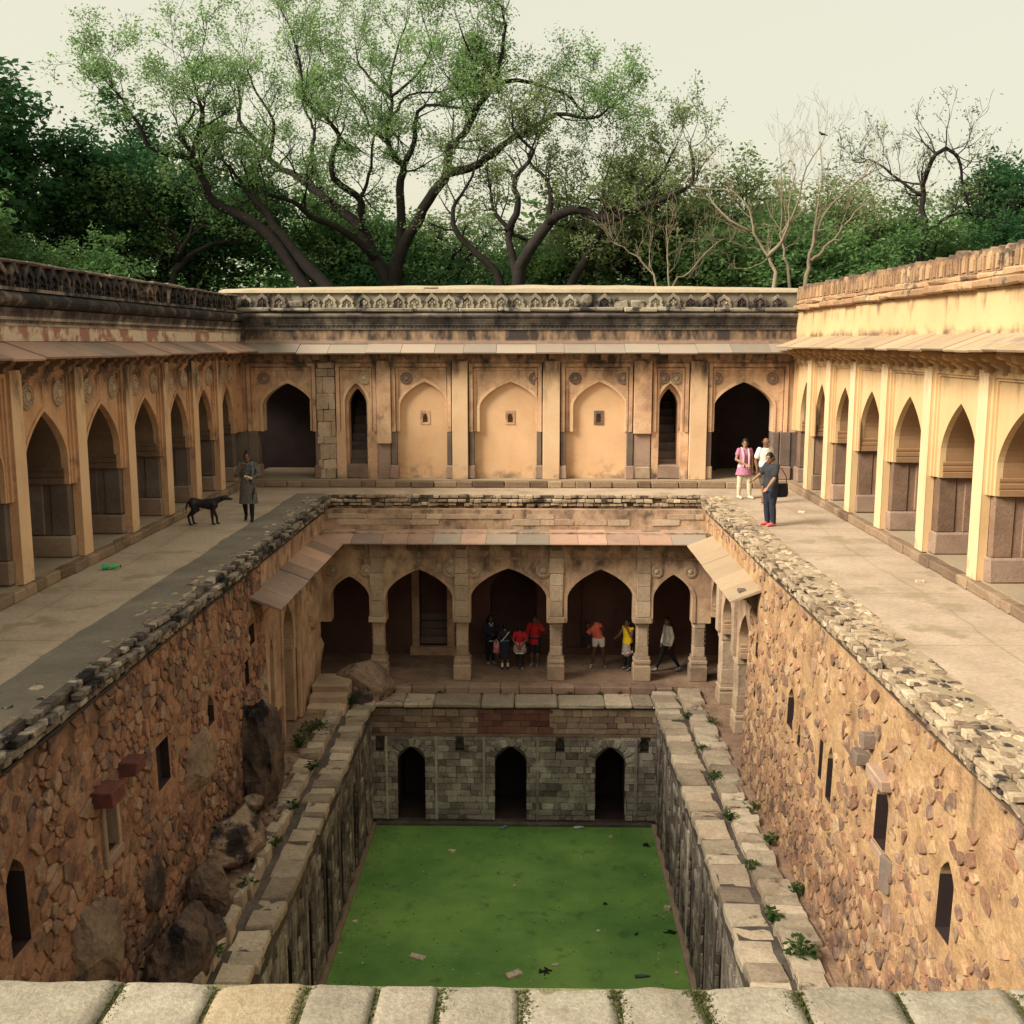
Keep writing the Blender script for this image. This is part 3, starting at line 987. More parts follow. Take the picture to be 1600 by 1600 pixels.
def frieze(parent, x0, x1, y, z0, z1, mat, pitch=.13):
    """Carved course: two fillets with a row of little lozenges between them."""
    mb = MB()
    mb.box(x0, x1, y - .05, y + .05, z1 - .05, z1)
    mb.box(x0, x1, y - .035, y + .05, z0, z0 + .04)
    n = int((x1-x0)/pitch)
    zc, hh = (z0+z1)/2 - .005, (z1-z0)/2 - .05
    for k in range(n):
        c = x0 + (k+.5)*(x1-x0)/n
        mb.add([(c-pitch*.42, y, zc), (c, y, zc-hh), (c+pitch*.42, y, zc), (c, y, zc+hh), (c, y-.035, zc)], [(0,1,4), (1,2,4), (2,3,4), (3,0,4)])
    mb.box(x0, x1, y, y + .05, z0, z1)
    part('frieze', mb, parent, mat=mat)

def kerb_stones(parent, x0, x1, y, z0, z1, mat, name='plinth_stone'):
    x = x0
    while x < x1:
        q = min(x1, x + rng.uniform(.35, .95))
        mb = MB().box(x + .006, q - .006, y + rng.uniform(-.02, .015), y + .22, z0, z1 - rng.uniform(.003, .02), b=.025, j=.012)
        part(name, mb, parent, mat=mat)
        x = q

# ------------------------------------------------------------------ the setting: ground, terrace, floors, water
def frame_sheet(X0, X1, Y0, Y1, x0, x1, y0, y1, z, zl):
    """Rectangle with a rectangular hole, and the walls of the hole down to zl."""
    mb = MB()
    o = [(X0, Y0, z), (X1, Y0, z), (X1, Y1, z), (X0, Y1, z)]
    i = [(x0, y0, z), (x1, y0, z), (x1, y1, z), (x0, y1, z)]
    lo = [(x, y, zl) for x, y, _ in i]
    mb.add(o + i + lo, [(k, (k+1) % 4, 4 + (k+1) % 4, 4 + k) for k in range(4)] + [(4 + k, 4 + (k+1) % 4, 8 + (k+1) % 4, 8 + k) for k in range(4)])
    return mb
struct('ground', frame_sheet(-500, 500, -400, 700, -11.4, 11.4, -9.0, 35.5, 3.6, -1).mesh('ground', M['ground']))

struct('viewing_platform', MB().box(-11.3, 11.3, -8.9, 1.9, -1, 2.6).mesh('viewing_platform', M['ledge_bed']))

tb = MB()
WX = 5.2                                   # half width of the well at terrace level
tb.box(-10.9, -WX - .14, 4.0, 32.2, -.34, 0)
tb.box(WX + .14, 10.9, 4.0, 32.2, -.34, 0)
tb.box(-WX - .14, WX + .14, 30.08, 32.2, -.34, 0)
terrace = struct('terrace', tb.mesh('terrace', M['terrace']))
def strip_sheet(side):
    """Cement strip along the well's edge, its inner border ragged, 4 mm over the terrace."""
    vs, fs, n = [], [], 90
    for i in range(n + 1):
        y = 6 + 24.2*i/n
        w_ = 0.95 if side < 0 else .62
        e = w_ + .10*noise.noise(Vector((y*.5, side*3, 0))) + .05*noise.noise(Vector((y*2.3, side, 5)))
        if y > 29.0:
            e = w_
        vs += [(side*(WX + .145), y, .004), (side*(WX + e), y, .004)]
    for i in range(n):
        fs.append((2*i, 2*i+1, 2*i+3, 2*i+2))
    return MB().add(vs, fs)
part('cement_strip', strip_sheet(-1), terrace, mat=M['strip'])
part('cement_strip', strip_sheet(1), terrace, mat=M['strip_r'])
# long settlement cracks in the cement floor, as thin grooves of darker filler
for side, x0 in ((-1, 7.3), (1, 7.05)):
    mb = MB()
    pts = [(side*(x0 + .06*math.sin(y*.8) + rng.uniform(-.03, .03)), y, .003) for y in np.arange(8, 31, .45)]
    for p, q in zip(pts, pts[1:]):
        ww = rng.uniform(.008, .022)
        mb.add([(p[0]-ww, p[1], .004), (p[0]+ww, p[1], .004), (q[0]+ww, q[1], .004), (q[0]-ww, q[1], .004)], [(0, 1, 2, 3)])
    part('floor_crack', mb, terrace, mat=M['strip_r'])
# flat stones set into the terrace along the well's edge
WM['terrace'] = Matrix.Identity(4)
for side in (1, -1):
    st_ = masonry(.13, .62 if side > 0 else .50, 7.5, 29.9, [], .10, .24, 61 + side, .75, (.006, .016), (lambda a, b: .18 + .8*max(0, a - .40)) if side > 0 else (lambda a, b: .80))
    st_ = [((side*(WX + cx), cz), [(side*a, b) for a, b in pl]) for (cx, cz), pl in st_]
    place_masonry(terrace, 'edge_stone', M['coping_right'], st_, .004, (.003, .010), 71, 250, 'small_edge_stones', True)
# straight joints across the cement floor
for side in (1, -1):
    for y in (11.6, 14.9, 18.1, 21.4, 24.6, 27.8):
        part('floor_joint', MB().box(min(side*5.85, side*7.9), max(side*5.85, side*7.9), y - .006, y + .006, -.01, .0035), terrace, mat=M['strip_r'])

FZ = -5.15                                 # gallery floor
PX = 3.86                                  # half width of the pool
PY = 27.95                                 # far wall of the pool
WZ = -8.75                                 # water
fl = MB()
fl.box(-8.6, 8.6, 28.85, 33.0, FZ - .3, FZ)
fl.box(-8.6, -4.95, 6.0, 28.85, FZ - .3, FZ - .03)
fl.box(4.95, 8.6, 6.0, 28.85, FZ - .3, FZ - .03)
struct('gallery_floor', fl.mesh('gallery_floor', M['earth']))
def bumpy(x0, x1, y0, y1, z, amp, nx, ny, seed, f=1.2):
    vs, fs = [], []
    for i in range(nx + 1):
        for j in range(ny + 1):
            x, y = x0 + (x1-x0)*i/nx, y0 + (y1-y0)*j/ny
            e = 0 if i in (0, nx) else 1
            vs.append((x, y, z + e*amp*noise.noise(Vector((x*f, y*f, seed)))))
    for i in range(nx):
        for j in range(ny):
            a = i*(ny+1) + j
            fs.append((a, a+ny+1, a+ny+2, a+1))
    return MB().add(vs, fs)
struct('dirt_path', bumpy(4.42, 5.5, 6, 28.85, FZ - .02, .05, 8, 120, 1).mesh('dirt_path', M['earth'], True))
struct('dirt_path', bumpy(-5.5, -4.4, 6, 27.4, FZ - .05, .10, 8, 120, 2).mesh('dirt_path', M['earth'], True))
struct('water', MB().add([(-PX-.2, 5, WZ), (PX+.2, 5, WZ), (PX+.2, PY+.1, WZ), (-PX-.2, PY+.1, WZ)], [(0, 1, 2, 3)]).mesh('water', M['water']))

# ------------------------------------------------------------------ upper arcades
ros_left = rosette_mesh('rosette', M['column_stone'], .21)
ros_pale = rosette_mesh('rosette', M['base_stone'], .20)
mer_left = merlon_relief('merlon', M['merlon_dark'])
mer_rear = merlon_relief('merlon', M['merlon_rear'])
mer_grim = merlon_relief('merlon', M['grimy'])
mer_right = [merlon_slab('merlon', M['merlon_right'], w_, h) for w_, h in ((.27, .42), (.24, .40), (.29, .43))]

def side_arcade(side, apex, zimp, zs, zap):
    """side -1: left, facing +X; +1: right, facing -X. apex: Y of the arch points, far to near."""
    L = side < 0
    K = dict(pl=M['plaster_left'], pi=M['pilaster_left'], ev=M['eave_red'], br=M['bracket'], so=M['soffit_left']) if L else dict(
        pl=M['plaster_right'], pi=M['pilaster_right'], ev=M['eave_right'], br=M['bracket_r'], so=M['soffit_right'])
    lab = ('left arcade of ochre plaster arches with carved roundels under a blackened parapet' if L else
           'right arcade of bright yellow plaster arches under a row of orange stone merlons')
    a0 = thing('arcade', lab, 'arcade', (side*8.0, 20, 0), R(90) if L else R(-90))
    s_ = (lambda Y: Y - 20) if L else (lambda Y: 20 - Y)
    far, near = s_(31.98), s_(8.5)
    xa, xb = min(far, near), max(far, near)
    ZP, ZT = .2, 3.72
    c = sorted(s_(y*.986) for y in apex)
    bounds = [c[0] - 1.22] + [(p+q)/2 for p, q in zip(c, c[1:])] + [c[-1] + 1.22]
    fi = 0 if not L else len(c) - 1              # the bay in the corner
    if L:
        bounds[-1] = xb
    else:
        bounds[0] = xa
    for i, cc in enumerate(c):
        b0, b1 = bounds[i], bounds[i+1]
        corner = i == fi
        half = min(.85, (b1-b0)/2 - .36) if not corner else .58
        mb = arch_panel(MB(), b0, b1, zimp, ZT, cc, half, zs, zap, .14, .25, 10, .46)
        ap = part('arch_panel', mb, a0, mat=K['pl'])
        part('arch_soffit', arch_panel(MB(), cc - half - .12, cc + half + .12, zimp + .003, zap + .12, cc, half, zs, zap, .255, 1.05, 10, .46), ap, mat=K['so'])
        p0 = b0 + (.19 if not (corner and not L) else .02)
        p1 = b1 - (.19 if not (corner and L) else .02)
        fr = MB()
        frame_bars(fr, p0, p1, zimp, ZT, .09, .06, .14)
        frame_bars(fr, p0 + .09, p1 - .09, zimp, ZT - .09, .05, .10, .14)
        fr.box(cc - .008, cc + .008, .132, .14, zap + .12, ZT - .2)
        part('arch_frame', fr, a0, mat=K['pl'])
        if L:
            part('arch_moulding', archivolt(MB(), cc, half, zs, zap, .115, .14, .07, .46, zs - zimp), a0, mat=K['pl'])
            for t in (-1, 1):
                part('rosette', ros_left, a0, (cc + t*(half*.74), .14, ZT - .43), scale=(1.1, 1.2, 1.1))
        for t in (-1, 1):
            im = MB()
            e = cc + t*half
            prof = [(e + t*.02, zimp), (e - t*.045, zimp), (e - t*.045, zimp + .10), (e - t*.012, zimp + .115), (e - t*.03, zimp + .13), (e - t*.03, zimp + .2),
                    (e - t*.008, zimp + .215), (e - t*.02, zimp + .25), (e - t*.02, zimp + .29), (e + t*.02, zimp + .31)]
            im.prism_y(prof, .20, 1.03)
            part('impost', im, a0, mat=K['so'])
    # pilasters, grey piers and their bases
    edges = []
    for i, cc in enumerate(c):
        corner = i == fi
        half = min(.85, (bounds[i+1]-bounds[i])/2 - .36) if not corner else .58
        edges.append((cc - half, cc + half))
    for i, b in enumerate(bounds):
        lo = edges[i-1][1] if i > 0 else b
        hi = edges[i][0] if i < len(edges) else b
        endwall = (i == 0 and not L) or (i == len(bounds)-1 and L)
        if not endwall:
            pl_ = part('pilaster', MB().box(b - .195, b + .195, .012, .16, ZP, ZT + .03), a0, mat=K['pl'])
            part('pilaster_face', MB().box(b - .20, b + .20, -.004, .012, ZP, ZT + .03, b=.005), pl_, mat=K['pi'])
        lo, hi = lo + .05, hi - .05
        if hi - lo < .1:
            lo, hi = (b - .05, b + .45) if i == 0 else (b - .45, b + .05)
        if endwall:
            lo, hi = (hi - .34, hi) if not L else (lo, lo + .34)
        pm = MB()
        pm.box(lo, hi, .17, .52, ZP + .42, zimp, b=.02, j=.006)
        pm.box(lo + .025, hi - .025, .52, .66, ZP + .42, zimp)
        pm.box(lo + .005, hi - .005, .66, .98, ZP + .42, zimp, b=.02, j=.006)
        po = part('pier', pm, a0, mat=M['pier_stone'] if L else M['pier_right'])
        part('pier_base', MB().box(lo - .06, hi + .06, .12, 1.04, ZP, ZP + .42, b=.035, j=.015), po, mat=M['base_stone'])
    # body behind
    part('upper_wall', MB().box(xa, xb, .09, 1.05, ZT, 5.05), a0, mat=K['pl'])
    part('back_wall', MB().box(xa, xb + 0, 2.75, 3.05, ZP, 5.0), a0, mat=M['interior_shade'])
    part('roof', MB().box(xa, xb, 1.05, 3.3, 3.85, 5.02), a0, mat=M['roof'])
    part('plinth', MB().box(xa, xb, .1, 2.75, 0.0, ZP), a0, mat=M['plinth'])
    kerb_stones(a0, xa, xb, -.09, 0, ZP, M['kerb'])
    # brackets and eave
    bm_ = MB().prism_x(bracket_prof(4.06, .42, .34), -.085, .085).mesh('bracket', K['br'])
    x = xa + .25
    while x < xb - .1:
        part('bracket', bm_, a0, (x, .10, 0), scale=(1, 1, rng.uniform(.985, 1.0)))
        x += .62 if L else .56
    if L:
        eave_slabs(a0, xa, xb - .6, .10, 4.22, -.60, 3.97, .06, K['ev'], (.8, 1.3))
        part('plaster_band', MB().box(xa, xb, .045, .10, 4.22, 4.47), a0, mat=M['peeling'])
        frieze(a0, xa, xb, .06, 4.47, 4.62, M['grimy'])
        mb = MB()
        mb.prism_x([(.10, 4.62), (.02, 4.62), (.0, 4.66), (-.02, 4.70), (-.03, 4.76), (.10, 4.76)], xa, xb)
        part('cornice', mb, a0, mat=M['grimy'])
        roll_segments(a0, xa, xb, .02, 4.90, .13, M['merlon_dark'], ry=1.25)
        part('cornice_shelf', MB().box(xa, xb, -.08, .5, 5.035, 5.09), a0, mat=M['grimy'])
        part('parapet', MB().box(xa, xb, .16, .48, 5.09, 5.50), a0, mat=M['merlon_dark'])
        x = xa + .3
        while x < xb - .2:
            if rng.random() < .95:
                part('merlon', mer_left, a0, (x, .16, 5.09), scale=(1, 1.35, .93))
            x += .49
        x = xa
        while x < xb:
            q = min(xb, x + rng.uniform(.6, 1.4))
            part('parapet_coping', MB().box(x + .004, q - .004, .05, .52, 5.49, 5.55 + rng.uniform(-.02, .02), b=.025, j=.012), a0, mat=M['grimy'])
            x = q
    else:
        eave_slabs(a0, xa + .6, xb, .10, 4.36, -.60, 4.10, .06, K['ev'], (.5, .8))
        mb = MB()
        mb.prism_x([(.10, 5.05), (.08, 5.05), (.06, 5.09), (.10, 5.10)], xa, xb)
        part('string_course', mb, a0, mat=M['merlon_right'])
        for xx in (s_(22.6), s_(21.6)):
            part('drip_stain_groove', MB().box(xx - .03, xx + .03, .096, .11, 4.40, 5.04), a0, mat=M['mortar_left'])
        x = xa
        while x < xb:
            q = min(xb, x + rng.uniform(.5, 1.1))
            d = rng.uniform(-.025, .025)
            part('cornice_stone', MB().box(x + .005, q - .005, -.06 + d, .55, 5.10, 5.24 + rng.uniform(-.012, .012), b=.03, j=.018), a0, mat=M['merlon_right'])
            part('cornice_stone', MB().box(x + .005, q - .005, .02 + d, .50, 5.25, 5.37 + rng.uniform(-.012, .012), b=.03, j=.018), a0, mat=M['merlon_right'])
            x = q
        x = xa + .2
        while x < xb - .1:
            part('merlon', mer_right[rng.randrange(3)], a0, (x, .18, 5.365), (rng.uniform(-.03, .03), rng.uniform(-.03, .03), rng.uniform(-.06, .06)), (rng.uniform(.93, 1.05), 1, rng.uniform(.92, 1.06)))
            x += .355
        part('roof_edge', MB().box(xa, xb, .34, .62, 5.02, 5.36), a0, mat=M['merlon_dark'])
    return a0

side_arcade(-1, [31.0, 28.8, 26.65, 24.4, 21.9, 19.3, 16.8, 14.3, 11.8], 1.60, 2.12, 3.0)
side_arcade(1, [31.2, 29.55, 27.35, 25.2, 22.65, 19.95, 17.4, 14.9, 12.4, 9.9], 1.68, 2.15, 3.12)

# ------------------------------------------------------------------ upper rear facade (plane y=0 at Y=32)
fa = thing('palace_facade', 'rear wall of the stepwell with three blind niches between dark arched doorways', 'facade', (0, 32, 0))
ZP, ZT, ZI = .2, 3.62, 1.60
def rear_bay(x0, x1, c, a, za, zs, zb=ZI, deep=.55, ros=(1, 1), frame=True, panelmat='plaster_rear'):
    part('arch_panel', arch_panel(MB(), x0, x1, zb, ZT, c, a, zs, za, .10, deep, 10, .40), fa, mat=M[panelmat])
    if frame:
        fr = MB()
        frame_bars(fr, x0 + .02, x1 - .02, zb, ZT - .02, .10, 0, .10)
        frame_bars(fr, x0 + .15, x1 - .15, zb + .02, ZT - .17, .055, .055, .10)
        part('arch_frame', fr, fa, mat=M['plaster_rear'])
    part('arch_moulding', archivolt(MB(), c, a, zs, za, .072, .10, .085, .40, zs - zb), fa, mat=M['pilaster_left'])
    for t, on in zip((-1, 1), ros):
        if on:
            part('rosette', ros_pale if on == 1 else ros_left, fa, (c + t*(min(a*.95, (x1-x0)/2 - .36)), .10, ZT - .46), scale=(.9, 1, .9))
# doors and niches
rear_bay(-7.95, -5.88, -6.75, .74, 3.02, 2.35, ros=(1, 0))
rear_bay(-5.32, -4.10, -4.72, .34, 3.02, 2.45, ros=(0, 2), deep=.30)
rear_bay(-3.68, -1.90, -2.70, .73, 3.06, 2.35, ros=(1, 0))
rear_bay(-1.40, 0.76, -.18, .90, 3.06, 2.30, ros=(0, 1))
rear_bay(1.30, 3.42, 2.43, .76, 3.06, 2.35, ros=(1, 1))
rear_bay(3.98, 5.06, 4.50, .34, 3.02, 2.45, ros=(1, 2), deep=.30)
rear_bay(5.60, 7.95, 6.66, .86, 3.06, 2.35, ros=(1, 1))
# niche fillings with a tiny arched recess each
def niche_fill(x0, x1, c, sq):
    mb = MB()
    z0 = 1.60 if sq else 1.66
    h = (c - .075, c + .075, 1.86, 2.12, .30)
    holed_wall(mb, x0, x1, ZP, 3.2, .22, [h], 1.2)
    n = part('niche_panel', mb, fa, mat=M['niche'])
    fr = MB()
    arch_filler(fr, c - .075, c + .075, 1.98, 2.121, .226, .28)
    for a_, b_, e_, f_ in ((c - .14, c - .075, 1.80, 2.21), (c + .075, c + .14, 1.80, 2.21), (c - .075, c + .075, 2.12, 2.21), (c - .075, c + .075, 1.80, 1.86)):
        fr.box(a_, b_, .195 if sq else .203, .24, e_, f_)
    part('lamp_niche', fr, n, mat=M['pier_stone'] if sq else M['plaster_rear'])
niche_fill(-3.66, -1.92, -2.70, False)
niche_fill(-1.38, .74, -.18, False)
niche_fill(1.32, 3.40, 2.43, True)
# pilasters
def rear_pil(x0, x1, zb, m='pilaster_left'):
    part('pilaster', MB().box(x0, x1, -.07, .12, zb, ZT + .05, b=.012), fa, mat=M[m])
rear_pil(-4.10, -3.68, 1.25, 'plaster_rear')
rear_pil(-1.88, -1.42, ZP)
rear_pil(.78, 1.28, ZP)
rear_pil(3.44, 3.96, 1.55, 'plaster_rear')
rear_pil(5.08, 5.58, ZP)
part('wall_pier', MB().box(-5.88, -5.32, .06, .55, ZP, ZT), fa, mat=M['block_joint'])
pi_ = []
for it in course_items(-5.87, -5.33, ZP, ZT, [], (.22, .5), (.26, .55), 3, .06, (.03, .09)):
    pi_.append(it)
place(fa, 'exposed_stone', 'block', M['column_stone'], pi_)
# stone jambs and bases below the imposts
def jamb(x0, x1, y0=.02, y1=.5, base=True):
    j = part('jamb', MB().box(x0, x1, y0, y1, ZP + (.40 if base else 0), ZI, b=.015, j=.006), fa, mat=M['pier_stone'])
    if base:
        part('jamb_base', MB().box(x0 - .04, x1 + .04, y0 - .04, y1, ZP, ZP + .40, b=.03, j=.012), j, mat=M['base_stone'])
for x0, x1 in ((-7.95, -7.66), (-5.95, -5.80), (-3.70, -3.52), (-2.04, -1.90), (-1.38, -1.24), (.60, .75), (1.31, 1.46), (3.26, 3.44), (5.60, 5.74), (7.52, 7.72)):
    jamb(x0, x1)
jamb(7.74, 8.05, .0)
part('jamb', MB().box(-4.12, -3.72, .05, .4, ZP, 1.26, b=.01), fa, mat=M['base_stone'])
part('jamb', MB().box(3.46, 3.95, .05, .4, ZP + .38, 1.56, b=.01), fa, mat=M['base_stone'])
part('jamb', MB().box(3.44, 3.97, .0, .4, ZP, ZP + .38, b=.03, j=.01), fa, mat=M['column_stone'])
for (xl, xr, c, a) in ((-5.32, -4.10, -4.72, .34), (3.98, 5.06, 4.50, .34)):
    part('doorway_jamb', MB().box(xl, c - a + .02, .05, .34, ZP, ZI + .01), fa, mat=M['plaster_rear'])
    part('doorway_jamb', MB().box(c + a - .02, xr, .05, .34, ZP, ZI + .01), fa, mat=M['plaster_rear'])
    im = arch_panel(MB(), c - a - .05, c + a + .05, ZP, 3.2, c, a - .07, 2.38, 2.86, .34, .75, 8, .42)
    part('inner_arch', im, fa, mat=M['plaster_rear'])
    part('sill_block', MB().box(c - a - .02, c + a + .02, .06, .5, ZP, ZP + .42, b=.03, j=.02), fa, mat=M['base_stone'])
    st = MB()
    for k in range(9):
        st.box(c - a + .0, c + a - .0, .5 + k*.26, 3.0, ZP + .42 + k*.24 - .24, ZP + .42 + (k+1)*.24 - .12 + rng.uniform(-.02, .02), b=.02)
    part('inner_stair', st, fa, mat=M['pier_stone'])
    part('stair_wall', MB().box(c - a - .3, c - a - .001, .75, 3.0, ZP, 4).box(c + a + .001, c + a + .3, .75, 3.0, ZP, 4), fa, mat=M['interior'])
for t in (-1, 1):
    part('corner_strip', MB().box(min(t*7.952, t*8.5), max(t*7.952, t*8.5), .045, .6, ZI, ZT), fa, mat=M['plaster_rear'])
    part('jamb', MB().box(min(t*7.955, t*8.4), max(t*7.955, t*8.4), .03, .5, ZP, ZI, b=.015), fa, mat=M['pier_stone'])
part('upper_wall', MB().box(-8.6, 8.6, .05, .6, ZT, 5.1), fa, mat=M['plaster_rear'])
part('solid_core', MB().box(-3.7, 3.5, .56, 2.9, ZP, 3.9), fa, mat=M['interior_shade'])
part('back_wall', MB().box(-10.9, 10.9, 2.9, 3.2, ZP, 5.0).box(-6.2, -5.9, 2.3, 2.9, ZP, 4).box(6.0, 6.3, 2.4, 2.9, ZP, 4), fa, mat=M['interior_shade'])
part('roof', MB().box(-10.9, 10.9, .6, 3.2, 3.9, 5.02), fa, mat=M['roof'])
part('plinth', MB().box(-8.05, 8.05, -.30, 3.0, 0, ZP - .002), fa, mat=M['plinth'])
kerb_stones(fa, -7.9, 7.9, -.52, 0, ZP, M['kerb'])
# brackets, eave, cornice, merlons
brm = MB().prism_x(bracket_prof(4.0, .34, .30), -.11, .11).mesh('bracket', M['bracket'])
for x in (-7.3, -6.6, -5.9, -5.3, -4.6, -3.9, -3.2, -2.45, -1.65, -.85, -.1, .6, 1.05, 1.75, 2.5, 3.15, 3.75, 4.45, 5.3, 6.0, 6.75, 7.4):
    part('bracket', brm, fa, (x + rng.uniform(-.06, .06), .05, rng.uniform(-.02, .02)), scale=(rng.uniform(.8, 1.15), 1, 1))
eave_slabs(fa, -7.95, 7.95, .05, 4.18, -.62, 3.93, .07, M['eave_grey'], (.8, 1.15))
part('eave_root', MB().box(-7.95, 7.95, -.03, .05, 4.16, 4.24), fa, mat=M['eave_red'])
part('plaster_band', MB().box(-8.3, 8.3, -.0, .05, 4.24, 4.56), fa, mat=M['band_rear'])
frieze(fa, -8.3, 8.3, .0, 4.56, 4.74, M['cornice_rear'], .12)
part('cornice', MB().prism_x([(.05, 4.74), (-.06, 4.74), (-.08, 4.80), (-.10, 4.84), (-.10, 4.88), (.05, 4.88)], -8.3, 8.3), fa, mat=M['cornice_rear'])
roll_segments(fa, -8.3, 8.3, -.03, 4.97, .10, M['cornice_rear'], ry=1.6)
x = -8.5
while x < 8.5:
    q = min(8.5, x + rng.uniform(.9, 2.0))
    part('cornice_slab', MB().box(x + .004, q - .004, -.22 + rng.uniform(-.02, .02), .5, 5.075, 5.19 + rng.uniform(-.01, .012), b=.03, j=.012), fa, mat=M['merlon_rear'])
    x = q
part('parapet', MB().box(-8.6, 8.6, .10, .5, 5.19, 5.64), fa, mat=M['merlon_rear'])
x = -7.9
k = 0
while x < 7.8:
    if k not in (3, 20, 22, 23):
        part('merlon', mer_rear if -6.0 < x < 4.9 else mer_grim, fa, (x + rng.uniform(-.02, .02), .10, 5.19), (rng.uniform(-.05, .05), rng.uniform(-.06, .06), rng.uniform(-.05, .05)), (rng.uniform(.9, 1.04), rng.uniform(.7, 1.1), rng.uniform(.86, 1.0)))
    else:
        part('broken_merlon', MB().ball((0, -.03, .2), (.2, .09, .2), 9, 7) if k == 20 else MB().box(-.2, .2, -.06, 0, 0, .2, b=.03, j=.03), fa, (x, .10, 5.19), mat=M['merlon_rear'])
    x += .497
    k += 1
# lumpy lime roof edge above the merlons
vs, fs, n = [], [], 64
for i in range(n + 1):
    x = -8.65 + 17.3*i/n
    h = 5.68 + .05*math.cos(x/8*1.5) + .025*noise.noise(Vector((x*1.1, 0, 0)))
    vs += [(x, .02, 5.62), (x, .04, h), (x, .6, h + .07 + .06*math.cos(x/8*1.3)), (x, 3.2, 5.3)]
for i in range(n):
    for j in range(3):
        a = i*4 + j
        fs.append((a, a+4, a+5, a+1))
part('roof_edge', MB().add(vs, fs), fa, mat=M['roof'])
part('loose_slab', MB().box(-.9, 1.0, .5, 1.2, 0, .05, b=.01), fa, (.9, .1, 5.80), (0, R(-1), 0), mat=M['base_stone'])
part('loose_slab', MB().box(-.2, .2, .2, .6, 0, .05, b=.01), fa, (-2.5, -.1, 5.75), mat=M['roof'])
# ------------------------------------------------------------------ boulders
def boulder_mesh(name, mat, size, seed, cuts=7, rough=.16, seg=26, ring=18):
    r = random.Random(seed)
    pl = []
    for k in range(cuts):
        n_ = Vector((r.gauss(0, 1), r.gauss(0, 1), r.gauss(0, 1))).normalized()
        pl.append((n_, r.uniform(.62, .88)))
    mb = MB().ball((0, 0, 0), 1.0, seg, ring)
    out = []
    for p in mb.v:
        v = Vector(p)
        for n_, d in pl:
            t = v.dot(n_)
            if t > d:
                v -= n_*(t-d)*.9
        q = Vector(p)*1.7 + Vector((seed*3.1, 0, 0))
        v += Vector(p)*rough*(noise.noise(q) + .5*noise.noise(q*2.7) + .25*noise.noise(q*6))
        out.append((v.x*size[0], v.y*size[1], v.z*size[2]))
    mb.v = out
    return mb.mesh(name, mat, False)

# ------------------------------------------------------------------ rubble retaining walls under the terraces
def coping(parent, x0, x1, mat, bed, yoff=0.0, name='coping_stone', lim=300):
    items = []
    for zc, h, front in ((-.040, .080, -.10), (-.145, .080, -.19), (-.25, .080, -.15), (-.335, .06, -.07)):
        x = x0
        while x < x1:
            wd = rng.uniform(.10, .29)
            d = rng.uniform(.10, .16)
            if rng.random() < .93:
                items.append(((x + wd/2, yoff + front + d + rng.uniform(-.022, .026), zc + rng.uniform(-.009, .009)),
                          (rng.uniform(-.08, .08), rng.uniform(-.05, .05), rng.uniform(-.10, .10)), (wd*.93, d, h*rng.uniform(.72, 1.1))))
            x += wd
    place(parent, name, 'block', mat, items, lim, 'small_coping_stones')
    mb = MB()
    mb.box(x0, x1, yoff - .03, yoff + .3, -.36, -.015)
    mb.box(x0, x1, yoff - .045, yoff + .3, -.43, -.40)
    part('coping_bed', mb, parent, mat=bed)

